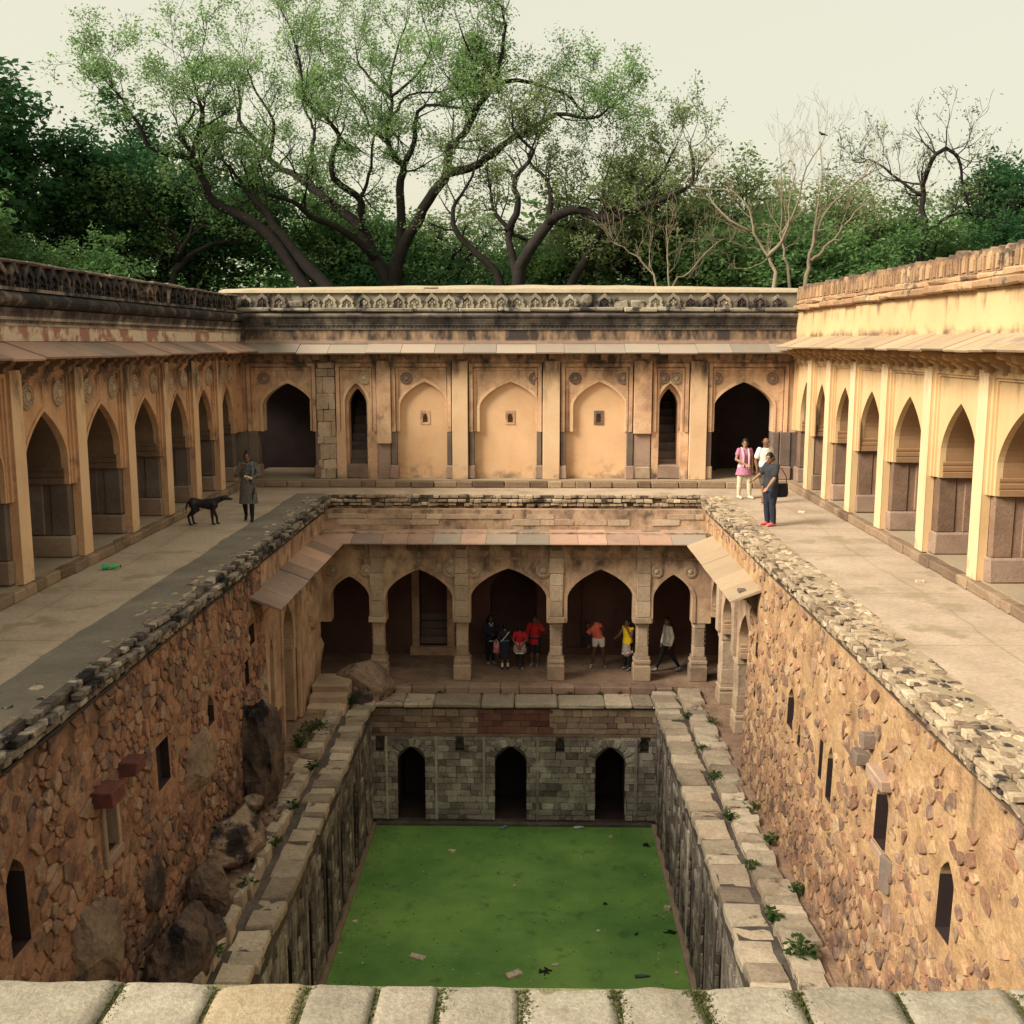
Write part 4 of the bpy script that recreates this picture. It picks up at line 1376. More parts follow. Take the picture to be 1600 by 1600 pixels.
def retaining(side):
    L = side < 0
    s_ = (lambda Y: Y - 14) if L else (lambda Y: 14 - Y)
    lab = ('left retaining wall of dark reddish rubble below the terrace with a small framed window' if L else
           'right retaining wall of sunlit ochre rubble below the terrace with niches')
    w_ = thing('retaining_wall', lab, 'stone wall', (side*5.3, 14, 0), R(90) if L else R(-90), rx=R(-1.6))
    yend = 22.4 if L else 23.2
    a, b = sorted((s_(6.0), s_(yend)))
    if L:
        H = [(13.60, 14.02, -2.62, -1.80, .8), (10.98, 11.42, -2.55, -1.45, .9), (18.30, 18.66, -2.52, -1.98, .8),
             (15.70, 16.25, -2.60, -1.90, .14), (20.80, 21.10, -2.60, -2.10, .4), (21.3, 21.7, -1.9, -1.5, .2)]
    else:
        H = [(22.30, 22.52, -2.40, -1.85, .7), (22.28, 22.46, -3.25, -2.9, .6), (19.05, 19.50, -2.80, -2.05, .8), (18.48, 18.68, -2.90, -2.48, .7),
             (16.45, 16.75, -3.05, -2.15, .5), (17.05, 17.25, -2.9, -2.25, .12), (13.85, 14.35, -2.62, -1.72, 1.0), (11.58, 12.00, -2.60, -1.68, 1.0)]
    holes = [tuple(sorted((s_(h[0]), s_(h[1])))) + h[2:] for h in H]
    rec = MB()
    mb = holed_wall(MB(), a, b, -5.6, -.38, 0, holes, .16, .05 if L else .035, 1 if L else 2, rec)
    part('niche_recess', rec, w_, mat=M['interior_shade'])  # hole lining painted near-black to stand in for shade
    part('wall_body', mb, w_, mat=M['mortar_left'] if L else M['mortar_right'])
    dr = (lambda x, z: .10 + .25*max(0, noise.noise(Vector((x*.5, z*.6, 1))))) if L else (
        lambda x, z: +.06 + .55*max(0, min(1, (z + 3.4 + 1.0*noise.noise(Vector((x*.45, z*.5, 7))))/1.6)))
    stones = masonry(a, b, -5.5, -.46, holes, .06, .25 if L else .23, 21 if L else 22, 1.3, (.004, .022), dr)
    place_masonry(w_, 'rubble_stone', M['rubble_left'] if L else M['rubble_right'], stones, -.016, (.004, .024) if L else (.003, .016), 5, 300, 'small_rubble_stones')
    coping(w_, a, b, M['coping_left'] if L else M['coping_right'], M['coping_bed'] if L else M['coping_bed_r'])
    fl_ = MB()
    for h in holes:
        if h[4] > .4:
            arch_filler(fl_, h[0], h[1], h[3] - .25, h[3], 0, .2)
    part('niche_arch', fl_, w_, mat=M['mortar_left'] if L else M['mortar_right'])
    if L:
        x0, x1 = holes[0][0], holes[0][1]
        fr = MB()
        fr.box(x0 - .09, x0 + .012, -.05, .25, -2.70, -1.72, b=.012)
        fr.box(x1 - .012, x1 + .07, -.04, .25, -2.70, -1.72, b=.012)
        fr.box(x0 - .10, x1 + .08, -.06, .3, -2.76, -2.63, b=.012)
        part('window_frame', fr, w_, mat=M['base_stone'])
        part('stone_bracket', MB().box(s_(13.28), s_(13.70), -.30, .1, -1.80, -1.58, b=.012, j=.01), w_, mat=M['red_bracket'], label='dark red stone bracket above the framed window')
        part('stone_bracket', MB().box(s_(14.18), s_(14.55), -.28, .1, -1.74, -1.54, b=.012, j=.01), w_, mat=M['red_bracket'])
        for c, sz, sd, mt in (((s_(17.6), .03, -2.85), (.75, .28, .55), 3, 'boulder_pale'), ((s_(13.0), .0, -3.55), (.62, .30, .85), 8, 'boulder_pale'),
                              ((s_(22.0), .1, -3.2), (.35, .25, .8), 5, 'boulder_pale'), ((s_(15.2), .05, -3.9), (.5, .22, .5), 6, 'boulder')):
            part('embedded_boulder', boulder_mesh('embedded_boulder', M[mt], sz, sd), w_, c)
    else:
        x0, x1 = holes[6][0], holes[6][1]
        part('lintel', MB().box(x0 - .08, x1 + .10, -.16, .3, -1.71, -1.54, b=.02, j=.012), w_, mat=M['base_stone'])
        part('window_sill', MB().box(x0 - .02, x1 + .02, -.05, .4, -2.72, -2.62, b=.02, j=.01), w_, mat=M['base_stone'])
        part('stone_bracket', MB().box(s_(15.0), s_(14.72), -.20, .1, -1.72, -1.55, b=.015, j=.012), w_, mat=M['pier_stone'])
        part('stone_bracket', MB().box(s_(14.80), s_(14.58), -.16, .1, -1.42, -1.22, b=.015, j=.012), w_, mat=M['pier_stone'])
        part('broken_block', MB().box(s_(13.82), s_(13.55), -.06, .2, -3.05, -2.60, b=.03, j=.04), w_, mat=M['pier_stone'])
    return w_
retaining(-1)
retaining(1)

# ------------------------------------------------------------------ lower gallery
def column_mesh(name, w_, z0, z1, mat, d=None):
    d = d or w_
    a, b = w_/2, d/2
    mb = MB()
    H = z1 - z0
    mb.box(-a, a, -b, b, z0, z0 + H*.30, b=.02, j=.004)
    c = .035
    prof = [(-a, -b+c), (-a+c, -b), (a-c, -b), (a, -b+c), (a, b-c), (a-c, b), (-a+c, b), (-a, b-c)]
    for za, zb, s in ((z0 + H*.30, z0 + H*.86, .97), (z0 + H*.86, z1, 1.06)):
        vs = [(x*s, y*s, za) for x, y in prof] + [(x*s, y*s, zb) for x, y in prof]
        mb.add(vs, [(i, (i+1) % 8, 8 + (i+1) % 8, 8 + i) for i in range(8)] + [tuple(range(8, 16))])
    for k in range(4):
        z = z0 + H*(.40 + .13*k)
        for sx in (-1, 1):
            mb.ball((sx*a*.97, -b*.80, z), (.018, .022, .022), 5, 4)
    return mb.mesh(name, mat)
def column_base(name, w_, z0, z1, mat):
    a = w_/2
    h = z1 - z0
    mb = MB()
    mb.box(-a*1.05, a*1.05, -a*1.05, a*1.05, z0, z0 + h*.62, b=.02, j=.006)
    mb.box(-a*.92, a*.92, -a*.92, a*.92, z0 + h*.62, z0 + h*.72)
    mb.box(-a*1.02, a*1.02, -a*1.02, a*1.02, z0 + h*.72, z0 + h*.86, b=.012)
    mb.box(-a*.88, a*.88, -a*.88, a*.88, z0 + h*.86, z1)
    return mb.mesh(name, mat)
ZL, ZLT = -3.48, -1.64
cm = column_mesh('column', .34, FZ + .70, ZL, M['column_stone'])
cbm = column_base('column_base', .46, FZ, FZ + .70, M['column_stone'])
ros_g = rosette_mesh('rosette', M['column_stone'], .215)

ga = thing('lower_gallery', 'lower rear gallery with five pointed arches on short stone columns', 'gallery', (0, 29.35, 0))
arches = [(-4.57, .54, -2.18), (-2.65, .93, -1.98), (-.17, 1.05, -1.94), (2.365, .91, -1.96), (4.36, .54, -2.10)]
cols = [-3.81, -1.47, 1.15, 3.55]
bnd = [-5.42] + cols + [5.42]
for i, (c, a, za) in enumerate(arches):
    part('arch_panel', arch_panel(MB(), bnd[i], bnd[i+1], ZL, ZLT, c, a, -2.78, za, .0, .45, 10, .40), ga, mat=M['gallery_plaster'])
    part('arch_moulding', archivolt(MB(), c, a, -2.78, za, -.03, .0, .09, .40, .68), ga, mat=M['gallery_plaster'])
    for t in (-1, 1):
        if (i, t) not in ((3, 1), (1, -1), (3, -1)):
            part('rosette', ros_g, ga, (c + t*(a*.86 + (.06 if a > .6 else .0)), 0, -2.0 if a > .6 else -2.02), scale=(1, 1, 1) if a > .6 else (.8, 1, .8))
    li = MB()
    li.box(bnd[i] + .02, bnd[i+1] - .02, -.035, 0, ZLT - .05, ZLT)
    part('string_course', li, ga, mat=M['gallery_plaster'])
for c in cols:
    b = part('column', cm, ga, (c, .22, 0))
    part('column_base', cbm, b)
    z = ZL
    zz = [ZL, ZL + .17, ZL + .62, ZL + 1.05, ZL + 1.40, ZL + 1.84, ZL + 2.2]
    for z0, z1 in zip(zz, zz[1:]):
        e = .245 if z0 < ZL + .1 else .185 + rng.uniform(-.015, .015)
        part('pilaster_block', MB().box(c - e, c + e, -.06 - (.02 if z0 < ZL + .1 else 0), .44, z0 + .004, z1 - .004, b=.012, j=.008), ga, mat=M['column_stone'])
for sx in (1,):
    b = part('corner_column', cm, ga, (sx*5.12, .2, 0))
    part('column_base', cbm, b)
up = MB()
up.box(-5.42, 5.42, .0, .45, ZLT, -.95)
up.box(-5.42, 5.42, .32, .62, -.95, -.36)
part('upper_wall', up, ga, mat=M['gallery_plaster'])
exp = course_items(-5.2, 5.2, -.80, -.44, [], (.14, .22), (.35, 1.0), 9, .315, (.01, .03))
place(ga, 'exposed_stone', 'block', M['column_stone'], [t for t in exp if rng.random() < .72])
brg = MB().prism_x(bracket_prof(-1.12, .32, .32), -.12, .12).mesh('bracket', M['bracket'])
for x in (-5.0, -4.25, -3.55, -2.85, -2.2, -1.47, -.8, -.15, .55, 1.15, 1.85, 2.45, 3.05, 3.65, 4.3, 4.95):
    part('bracket', brg, ga, (x, .0, rng.uniform(-.02, .02)), scale=(rng.uniform(.75, 1.25), 1, 1))
x = -5.3
while x < 5.2:
    q = min(5.3, x + rng.uniform(.65, 1.05))
    red = x < -2.6 or rng.random() < .16
    mb = MB().prism_x([(.34, -.91), (.34, -.96), (-.60, -1.185), (-.62, -1.165), (-.61, -1.135)], x + .005, q - .005)
    part('eave_slab', mb, ga, mat=M['eave_red'] if red else M['eave_grey'])
    x = q
# coping of the terrace's far edge
cg = thing('coping', 'coping of rough stone courses along the far edge of the well', 'coping', (0, 29.95, 0))
coping(cg, -5.15, 5.15, M['coping_right'], M['coping_bed_r'], .10, lim=300)
part('drain_spout', MB().box(-.06, .06, -.12, .1, -.19, -.08), cg, (-2.85, 0, 0), mat=M['coping_bed'])
part('drain_spout', MB().box(-.06, .06, -.12, .1, -.19, -.08), cg, (2.45, 0, 0), mat=M['coping_bed'])
# inside of the gallery
mb = holed_wall(MB(), -7.5, 7.5, FZ, -.36, 2.6, [(-2.92, -2.08, FZ + .28, -2.55, .5), (-.78, .62, FZ + .25, -2.45, 1.2), (3.0, 3.5, FZ + .2, -2.9, .12), (1.5, 2.0, FZ + .2, -2.9, .12)], 1.5)
arch_filler(mb, -.78, .62, -3.1, -2.45, 2.6, 2.9)
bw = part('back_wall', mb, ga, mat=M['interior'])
fr = MB()
for x0, x1 in ((-3.14, -2.92), (-2.08, -1.86)):
    fr.box(x0, x1, 2.54, 2.6, FZ, -2.4)
fr.box(-3.2, -1.8, 2.45, 2.6, FZ, FZ + .25)
part('door_frame', fr, bw, mat=M['gallery_plaster'])
st = MB()
for k in range(5):
    st.box(-2.92, -2.08, 2.62 + k*.1, 3.1, FZ + .28 + k*.22 - .22, FZ + .28 + (k+1)*.22 - .22, b=.015)
part('inner_stair', st, bw, mat=M['pier_stone'])
# kerb blocks of the gallery floor, then the shelf over the pool
x = -3.3
while x < 4.2:
    q = min(4.35, x + rng.uniform(.45, .95))
    part('floor_kerb', MB().box(x + .006, q - .006, -.62 + rng.uniform(-.02, .02), -.2, FZ - .2, FZ + .012 + rng.uniform(-.01, .01), b=.025, j=.015), ga, mat=M['base_stone'])
    x = q
x = -3.95
while x < 4.0:
    q = min(4.05, x + rng.uniform(.55, 1.3))
    part('shelf_slab', MB().box(x + .006, q - .006, -1.52 + rng.uniform(-.015, .015), -.64, FZ - .30, FZ - .16 + rng.uniform(-.012, .012), b=.04, j=.015), ga, mat=M['paving'])
    x = q

def side_gallery(side):
    L = side < 0
    s_ = (lambda Y: Y - 26) if L else (lambda Y: 26 - Y)
    lab = ('left return of the lower gallery, damaged plaster with one arched doorway and a slit' if L else
           'right return of the lower gallery, three narrow arches on stone columns under a buff eave')
    g = thing('lower_gallery', lab, 'gallery', (side*5.4, 26, 0), R(90) if L else R(-90))
    K = M['gallery_plaster']
    def impost(cc, a, z, y0, y1):
        for t in (-1, 1):
            e = cc + t*a
            prof = [(e + t*.02, z), (e - t*.04, z), (e - t*.04, z + .13), (e - t*.01, z + .145), (e - t*.028, z + .16), (e - t*.028, z + .25), (e - t*.008, z + .265), (e - t*.02, z + .3), (e - t*.02, z + .35), (e + t*.02, z + .37)]
            part('impost', MB().prism_y(prof, y0, y1), g, mat=K)
    if not L:
        for (ya, yb, c, a) in ((23.2, 25.55, 24.52, .68), (25.55, 27.75, 26.72, .70), (27.75, 29.3, 28.62, .55)):
            b0, b1 = sorted((s_(ya), s_(yb)))
            cc = s_(c)
            part('arch_panel', arch_panel(MB(), b0, b1, -3.25, ZLT, cc, a, -2.75, -2.0, 0, .55, 10, .46), g, mat=K)
            impost(cc, a, -3.25, .04, .54)
        for Y in (23.35, 25.62, 27.80):
            x = s_(Y)
            part('pilaster', MB().box(x - .14, x + .14, -.09, 0, -3.25, -1.2, b=.012, j=.008), g, mat=M['column_stone'])
            b = part('column', column_mesh('column', .46, FZ + .5, -3.25, M['column_stone'], .52), g, (x, .27, 0))
            part('column_base', column_base('column_base', .56, FZ - .03, FZ + .5, M['column_stone']), b)
        part('back_wall', MB().box(s_(33), s_(22.6), 2.0, 2.3, FZ, -.36), g, mat=M['interior'])
        part('end_wall', MB().box(s_(23.3), s_(22.9), .0, 2.0, FZ, -.36), g, mat=M['mortar_right'])
        e0, e1 = s_(28.75), s_(22.3)
    else:
        part('arch_panel', arch_panel(MB(), s_(24.45), s_(26.25), -3.3, ZLT, s_(25.35), .60, -2.75, -1.98, 0, .5, 10, .46), g, mat=K)
        part('arch_panel', arch_panel(MB(), s_(22.3), s_(24.45), -4.2, ZLT, s_(23.55), .19, -2.75, -2.35, -.03, .4, 8, .46), g, mat=K)
        part('lower_wall', MB().box(s_(22.3), s_(24.72), .0, .4, FZ - .1, -4.2), g, mat=M['mortar_left'])
        part('jamb', MB().box(s_(24.45), s_(24.74), .02, .5, -4.2, -3.3, b=.02), g, mat=K)
        part('jamb', MB().box(s_(25.97), s_(26.25), .02, .5, FZ, -3.3, b=.02), g, mat=K)
        part('jamb', MB().box(s_(25.9), s_(26.0), .25, .55, FZ, -3.3, b=.02), g, mat=M['base_stone'])
        for a, b in ((24.40, 24.56), (26.2, 26.36), (26.56, 26.64)):
            part('pilaster', MB().box(s_(a), s_(b), -.08, .0, FZ, -1.25, b=.012, j=.01), g, mat=K)
        mb = holed_wall(MB(), s_(26.25), s_(29.35), FZ, ZLT, -.01, [], .2, .10, 7)
        part('rough_wall', mb, g, mat=K)
        # swollen remains of the plaster springer beside the corner
        part('plaster_bulge', boulder_mesh('plaster_bulge', K, (.9, .30, .95), 14, 4, .12), g, (s_(28.4), .08, -2.55))
        impost(s_(25.35), .60, -3.3, .04, .49)
        part('back_wall', MB().box(s_(22.6), s_(33), 1.4, 1.7, FZ, -.36), g, mat=M['interior'])
        e0, e1 = s_(21.45), s_(28.75)
    up = MB()
    lo, hi = sorted((s_(29.9), s_(22.9 if not L else 22.3)))
    up.box(lo, hi, 0, .5, ZLT, -.92)
    lo2, hi2 = sorted((s_(29.9), s_(22.2 if not L else 21.4)))
    up.box(lo2, hi2, -.11, .5, -.92, -.36)
    part('upper_wall', up, g, mat=K if L else M['mortar_right'])
    if not L:
        it = rubble_items(lo2, hi2, -.74, -.42, [], .1, .24, 500, 77, -.105, (1, 1.8), (.01, .03), 1.1)
        place(g, 'rubble_stone', 'rubble', M['rubble_right'], it, 60, 'small_rubble_stones')
    cp = [s_(22.0), s_(29.9)]
    coping(g, min(cp), max(cp), M['coping_left'] if L else M['coping_right'], M['coping_bed'] if L else M['coping_bed_r'], -.10, lim=200)
    eave_slabs(g, e0, e1, -.10, -.90, -.76, -1.16, .06, M['eave_red'] if L else M['eave_right'], (.7, 1.1))
    bm_ = MB().prism_x(bracket_prof(-1.10, .30, .30), -.1, .1).mesh('bracket', M['bracket'])
    x = min(e0, e1) + .35
    while x < max(e0, e1) - .1:
        part('bracket', bm_, g, (x, 0, 0))
        x += .75
    if not L:
        part('end_corbel', MB().prism_x(bracket_prof(-1.0, .55, .55), -.12, .12), g, (s_(22.75), .02, 0), mat=M['pier_stone'])
    return g
side_gallery(1)
side_gallery(-1)

# ------------------------------------------------------------------ pool walls
pw = thing('pool_wall', 'far pool wall of lime streaked blocks with three dark arched openings', 'stone wall', (0, PY, 0))
ph = [(-3.14, -2.40, -8.60, -6.57, 1.6), (-.51, .34, -8.60, -6.54, 1.6), (2.20, 2.99, -8.60, -6.55, 1.6)]
sn = [(-3.72, -3.50, -6.66, -6.30, .15), (-1.57, -1.35, -6.66, -6.30, .18), (1.12, 1.36, -6.66, -6.30, .15), (3.40, 3.62, -6.66, -6.30, .15)]
rec = MB()
mb = holed_wall(MB(), -PX, PX, -9.2, -5.45, 0, ph + sn, .6, inner=rec)
for h in sn:
    q = [(x, y, z) for y in (0, h[4]) for z in (h[2], h[3]) for x in (h[0], h[1])]
    mb.add([(a, b - (.004 if b else 0), c) for a, b, c in q], [(4, 5, 7, 6)])
part('opening_recess', rec, pw, mat=M['interior_shade'])  # shade inside the openings put into the lining's colour
for h in ph:
    arch_filler(mb, h[0], h[1], -7.0, h[3], .0, .3)
for h in sn:
    arch_filler(mb, h[0], h[1], -6.46, h[3], .0, .1)
part('wall_body', mb, pw, mat=M['block_joint'])
it = course_items(-PX, PX, -8.62, -6.25, ph + sn, (.14, .21), (.18, .46), 31, 0, (.02, .05))
place(pw, 'stone_block', 'block', M['block'], it, 300, 'small_blocks')
it = course_items(-PX, PX, -6.17, -5.48, [(-.95, .95, -6.1, -5.6)], (.15, .20), (.22, .5), 32, 0, (.02, .05))
place(pw, 'upper_block', 'block', M['block_upper'], it, 200, 'small_blocks')
place(pw, 'red_block', 'block', M['block_red'], course_items(-1.0, 1.05, -6.17, -5.5, [], (.16, .22), (.22, .55), 35, 0, (.015, .04)))
part('band_course', MB().box(-PX, PX, -.05, .02, -6.245, -6.18), pw, mat=M['block_upper'])
for c, a, zt in ((-2.77, .37, -6.57), (-.085, .425, -6.54), (2.595, .395, -6.55)):
    for k in range(9):                         # voussoirs
        t = math.pi*(k + .5)/9
        part('voussoir', MB().box(-.075, .075, -.05, .02, -.11, .11, b=.015, j=.012), pw, (c - math.cos(t)*(a + .13), 0, -7.0 + math.sin(t)*(zt + 7.0 + .12)), (0, t - math.pi/2, 0), mat=M['block'])
    for t in (-1, 1):
        part('engaged_strip', MB().box(-.035, .035, -.07, .02, -8.62, -6.26, b=.01, j=.008), pw, (c + t*(a + .30), 0, 0), mat=M['block'])
part('foot_ledge', MB().box(-PX, PX, -.16, .02, -9.2, -8.66, b=.03), pw, mat=M['block_joint'])
part('water_passage', MB().box(-PX, PX, 1.62, 1.8, -9, -5.5), pw, mat=M['block_joint'])

def pool_side(side):
    L = side < 0
    s_ = (lambda Y: Y - 17) if L else (lambda Y: 17 - Y)
    lab = ('left pool wall of streaked blocks with tall narrow recesses' if L else 'right pool wall of streaked blocks with tall narrow recesses')
    lab = ('pool wall of streaked blocks below the ledge with the boulders' if L else 'pool wall of streaked blocks below the clear stepped ledge')
    p = thing('pool_wall', lab, 'stone wall', (side*PX, 17, 0), R(90) if L else R(-90))
    a, b = sorted((s_(5.5), s_(PY)))
    H, Y = [], 26.9
    while Y > 7:
        H.append((Y - .55, Y, -8.55, -6.45, .6))
        Y -= 1.75
    holes = [tuple(sorted((s_(h[0]), s_(h[1])))) + h[2:] for h in H]
    rec = MB()
    mb = holed_wall(MB(), a, b, -9.2, -5.32, 0, holes, .6, .0, inner=rec)
    part('wall_recess', rec, p, mat=M['interior_shade'])  # recess shade painted in by a near-black lining
    for h in holes:
        arch_filler(mb, h[0], h[1], -6.85, h[3], 0, .3)
    part('wall_body', mb, p, mat=M['block_joint'])
    it = course_items(a, b, -8.6, -5.42, holes, (.17, .26), (.22, .6), 41 + side, 0, (.02, .065))
    place(p, 'stone_block', 'block', M['block_side'], it, 300, 'small_blocks')
    for h in holes:
        for e, t in ((h[0], -1), (h[1], 1)):
            part('recess_edge', MB().box(e + t*.10 - .05, e + t*.10 + .05, -.08, .02, -8.6, -6.0, b=.012, j=.01), p, mat=M['block_side'])
    part('foot_ledge', MB().box(a, b, -.14, .02, -9.2, -8.66, b=.03), p, mat=M['block_upper'])
    return p
pool_side(-1)
pool_side(1)

# ------------------------------------------------------------------ stone ledges beside the pool
def ledge(side):
    L = side < 0
    lab = ('stone ledge beside the pool on the boulder side, one worn row of slabs' if L else 'stone ledge beside the pool on the clear side, two stepped rows of slabs')
    t = thing('stone_ledge', lab, 'ledge', (side*4.1, 17, FZ))
    items, y = [], 7.0
    while y < 28.3:
        Lh = rng.uniform(.28, .85) if y < 20 else rng.uniform(.22, .5)
        wd = (.62 if not L else .52) + rng.uniform(-.07, .05)
        items.append(((side*(-.38 + wd/2) + rng.uniform(-.03, .03), y + Lh/2 - 17, -.05 + rng.uniform(-.05, .03)), (rng.uniform(-.02, .02), rng.uniform(-.03, .03), rng.uniform(-.03, .03)), (wd, Lh*.98, .16)))
        y += Lh
    place(t, 'paving_slab', 'slab', M['paving'], items)
    items, y = [], 7.0
    while y < (28.5 if not L else 27.3):
        Lh = rng.uniform(.28, .62)
        if not L:
            wd = rng.uniform(.34, .62)
            items.append(((.32 + wd/2, y + Lh/2 - 17, .08 + rng.uniform(-.03, .02)), (rng.uniform(-.03, .03), rng.uniform(-.02, .05), rng.uniform(-.05, .05)), (wd, Lh*.97, .22)))
        elif y > 20.5:
            wd = rng.uniform(.28, .48)
            items.append(((-.28 - wd/2, y + Lh/2 - 17, .10 + rng.uniform(-.04, .03)), (rng.uniform(-.04, .04), rng.uniform(-.05, .03), rng.uniform(-.08, .08)), (wd, Lh*.95, .26)))
        else:
            items.append(((-.34 + rng.uniform(-.05, .05), y + Lh/2 - 17, .12 + rng.uniform(-.08, .08)), (rng.uniform(-.08, .08), rng.uniform(-.1, .1), rng.uniform(-.08, .08)), (rng.uniform(.13, .24), Lh*.95, .35)))
        y += Lh
    place(t, 'kerb_slab', 'slab', M['paving'], items)
    part('ledge_core', MB().box(-.30 if not L else -.34, .34 if not L else .30, -11, 11.2, -.6, -.10), t, mat=M['block_joint'])
    part('kerb_core', MB().box(min(side*.36, side*.85), max(side*.36, side*.85), -11, 11.2, -.6, .0 if not L else -.03), t, mat=M['earth'])
ledge(-1)
ledge(1)

# ------------------------------------------------------------------ boulders and steps on the left ledge
def boulder(label, loc, size, seed, mat='boulder', rz=0.0, cuts=7, rough=.16):
    return solo('boulder', boulder_mesh('boulder', M[mat], size, seed, cuts, rough), label, 'boulder', loc, rz)
boulder('tall blackened boulder leaning against the left retaining wall', (-5.0, 20.7, -3.95), (.50, .82, 1.22), 3)
boulder('flat topped rock ledge jutting from the left wall below the tall boulder', (-4.95, 18.5, -4.75), (.52, 1.0, .52), 4, 'boulder_pale', cuts=9)
boulder('round dark boulder in front of the flat rock ledge', (-4.80, 16.6, -4.70), (.38, .50, .50), 6)
boulder('largest dark boulder nearest the viewer at the foot of the left wall', (-4.78, 14.9, -4.95), (.46, 1.05, .85), 9, cuts=8)
boulder('angular dark rock wedged between the round boulder and the largest boulder', (-4.62, 15.95, -5.05), (.25, .32, .28), 21, cuts=9)
boulder('small angular rock on the flat rock ledge', (-4.75, 19.3, -4.32), (.18, .26, .16), 22, cuts=9)
boulder('low reddish rock beside the largest dark boulder', (-4.95, 13.3, -5.05), (.35, .6, .35), 12, 'boulder_pale')
boulder('broad grey boulder resting on the gallery floor against the leftmost column', (-4.05, 28.45, -5.0), (.84, .75, .66), 15, 'boulder_pale', cuts=6, rough=.12)
boulder('dark rock slumped under the broad grey boulder', (-4.2, 27.95, -5.3), (.55, .4, .45), 17)
rb = random.Random(4)
mb = MB()
for k in range(120):
    y = rb.uniform(11.5, 24.5)
    s = rb.uniform(.04, .13)
    b0 = boulder_mesh('rubble', M['boulder_pale'], (s, s*rb.uniform(.8, 1.3), s*.7), 200 + k, 4, .15, 7, 5)
    vs = [tuple(Vector(v.co) + Vector((rb.uniform(-5.1, -4.5), y, FZ - .02 + rb.uniform(-.02, .03)))*1) for v in b0.vertices]
    off = Vector((rb.uniform(-5.1, -4.5), y, FZ - .02))
    mb.add([tuple(Vector(v.co) + off) for v in b0.vertices], [tuple(p.vertices) for p in b0.polygons])
    bpy.data.meshes.remove(b0)
struct('rubble_debris', mb.mesh('rubble_debris', M['boulder_pale']), 'stuff')
st = thing('stone_steps', 'three worn stone steps rising beside the broad grey boulder', 'steps', (-4.8, 27.2, FZ))
for k in range(3):
    part('step', MB().box(-.5, .48, -.55 + k*.38, 1.3, -.1 + k*.18 if k else -.2, .10 + k*.18, b=.03, j=.02), st, mat=M['column_stone'])

# ------------------------------------------------------------------ pale stone ledge in front of the viewer
fe = thing('front_parapet', 'pale granite parapet across the bottom with mossy joints', 'parapet', (0, 5.0, 1.0))
edges = [-6.2, -5.1, -4.2, -3.3, -2.42, -1.58, -1.10, -.64, -.29, .02, .42, .90, 1.32, 1.80, 2.28, 2.85, 3.5, 4.3, 5.2, 6.2]
gj = []
rj = random.Random(2)
for a, b in zip(edges, edges[1:]):
    zt = rj.uniform(.004, .014)
    n = 9
    vs, fs = [], []
    c0 = rj.uniform(.0, .05)
    cols_ = []
    for i in range(n + 1):
        x = a + .014 + (b - a - .028)*i/n
        e = min(i, n-i)/n
        back = .035*noise.noise(Vector((x*2.2, 3, 0))) + .03*(abs(x)/2.5)**2 - (.010 if e == 0 else .0)
        zz = zt + .010*noise.noise(Vector((x*5, 0, 1))) - (.004 if e == 0 else 0)
        col_ = []
        for (y, z) in ((-.75, zz - .02), (-.5, zz), (-.25, zz + .006), (-.06 + back, zz + .004), (.010 + back, zz - .001), (.030 + back, zz - .012), (.035 + back, zz - .12), (.03 + back, -.30)):
            jy = .008*noise.noise(Vector((x*7, y*7, z*3)))
            jz = .008*noise.noise(Vector((x*6, y*6, 4)))
            col_.append((x, y + jy, z + jz))
        cols_.append(col_)
        vs += col_
    m_ = len(cols_[0])
    for i in range(n):
        for j in range(m_ - 1):
            q = i*m_ + j
            fs.append((q, q + m_, q + m_ + 1, q + 1))
    fs.append(tuple(range(m_)))
    fs.append(tuple(n*m_ + j for j in range(m_))[::-1])
    warm = abs(a + 1.10) < .01
    part('coping_stone', MB().add(vs, fs).mesh('coping_stone', M['ledge_warm'] if warm else M['ledge'], True), fe, label='warmer orange tinted coping stone' if warm else None)
part('parapet_body', MB().box(-6.2, 6.2, -.75, .024, -10.2, .001), fe, mat=M['ledge_bed'])
# dry moss and grass in the joints
Vs = []
rg = np.random.default_rng(3)
for k, b in enumerate(edges[1:-1]):
    dense = {1.32: 2.6, 1.80: 2.6, .90: 1.6, 2.28: 1.5, -1.58: 1.8}.get(b, 1.0)
    for t in range(int(420*dense)):
        y = -rg.uniform(.0, .62) if True else 0
        x = b + rg.normal(0, .013 + .007*dense) + .03*math.sin(y*9 + k)
        h = rg.uniform(.006, .014 + .005*dense)
        a = rg.uniform(0, 6.28)
        d = rg.uniform(.004, .012)
        lean = (rg.normal(0, .012), rg.normal(0, .012))
        z = .0
        Vs.append(((x - d*math.cos(a), y - d*math.sin(a), z), (x + d*math.cos(a), y + d*math.sin(a), z), (x + lean[0], y + lean[1], z + h)))
V = np.array(Vs).reshape(-1, 3)
part('joint_moss', np_mesh('joint_moss', V, np.arange(len(V)).reshape(-1, 3), M['moss']), fe, kind='stuff')
# ------------------------------------------------------------------ figures
def remeshed(name, mb, mat, voxel, smooth=4, fac=.5):
    me = mb.mesh(name, mat)
    o = bpy.data.objects.new('tmp', me)
    COL.objects.link(o)
    m = o.modifiers.new('r', 'REMESH')
    m.mode = 'VOXEL'
    m.voxel_size = voxel
    m.use_smooth_shade = True
    s_ = o.modifiers.new('s', 'SMOOTH')
    s_.iterations, s_.factor = smooth, fac
    dg = bpy.context.evaluated_depsgraph_get()
    out = bpy.data.meshes.new_from_object(o.evaluated_get(dg))
    out.name = name
    if not out.materials:
        out.materials.append(mat)
    bpy.data.objects.remove(o)
    bpy.data.meshes.remove(me)
    return out

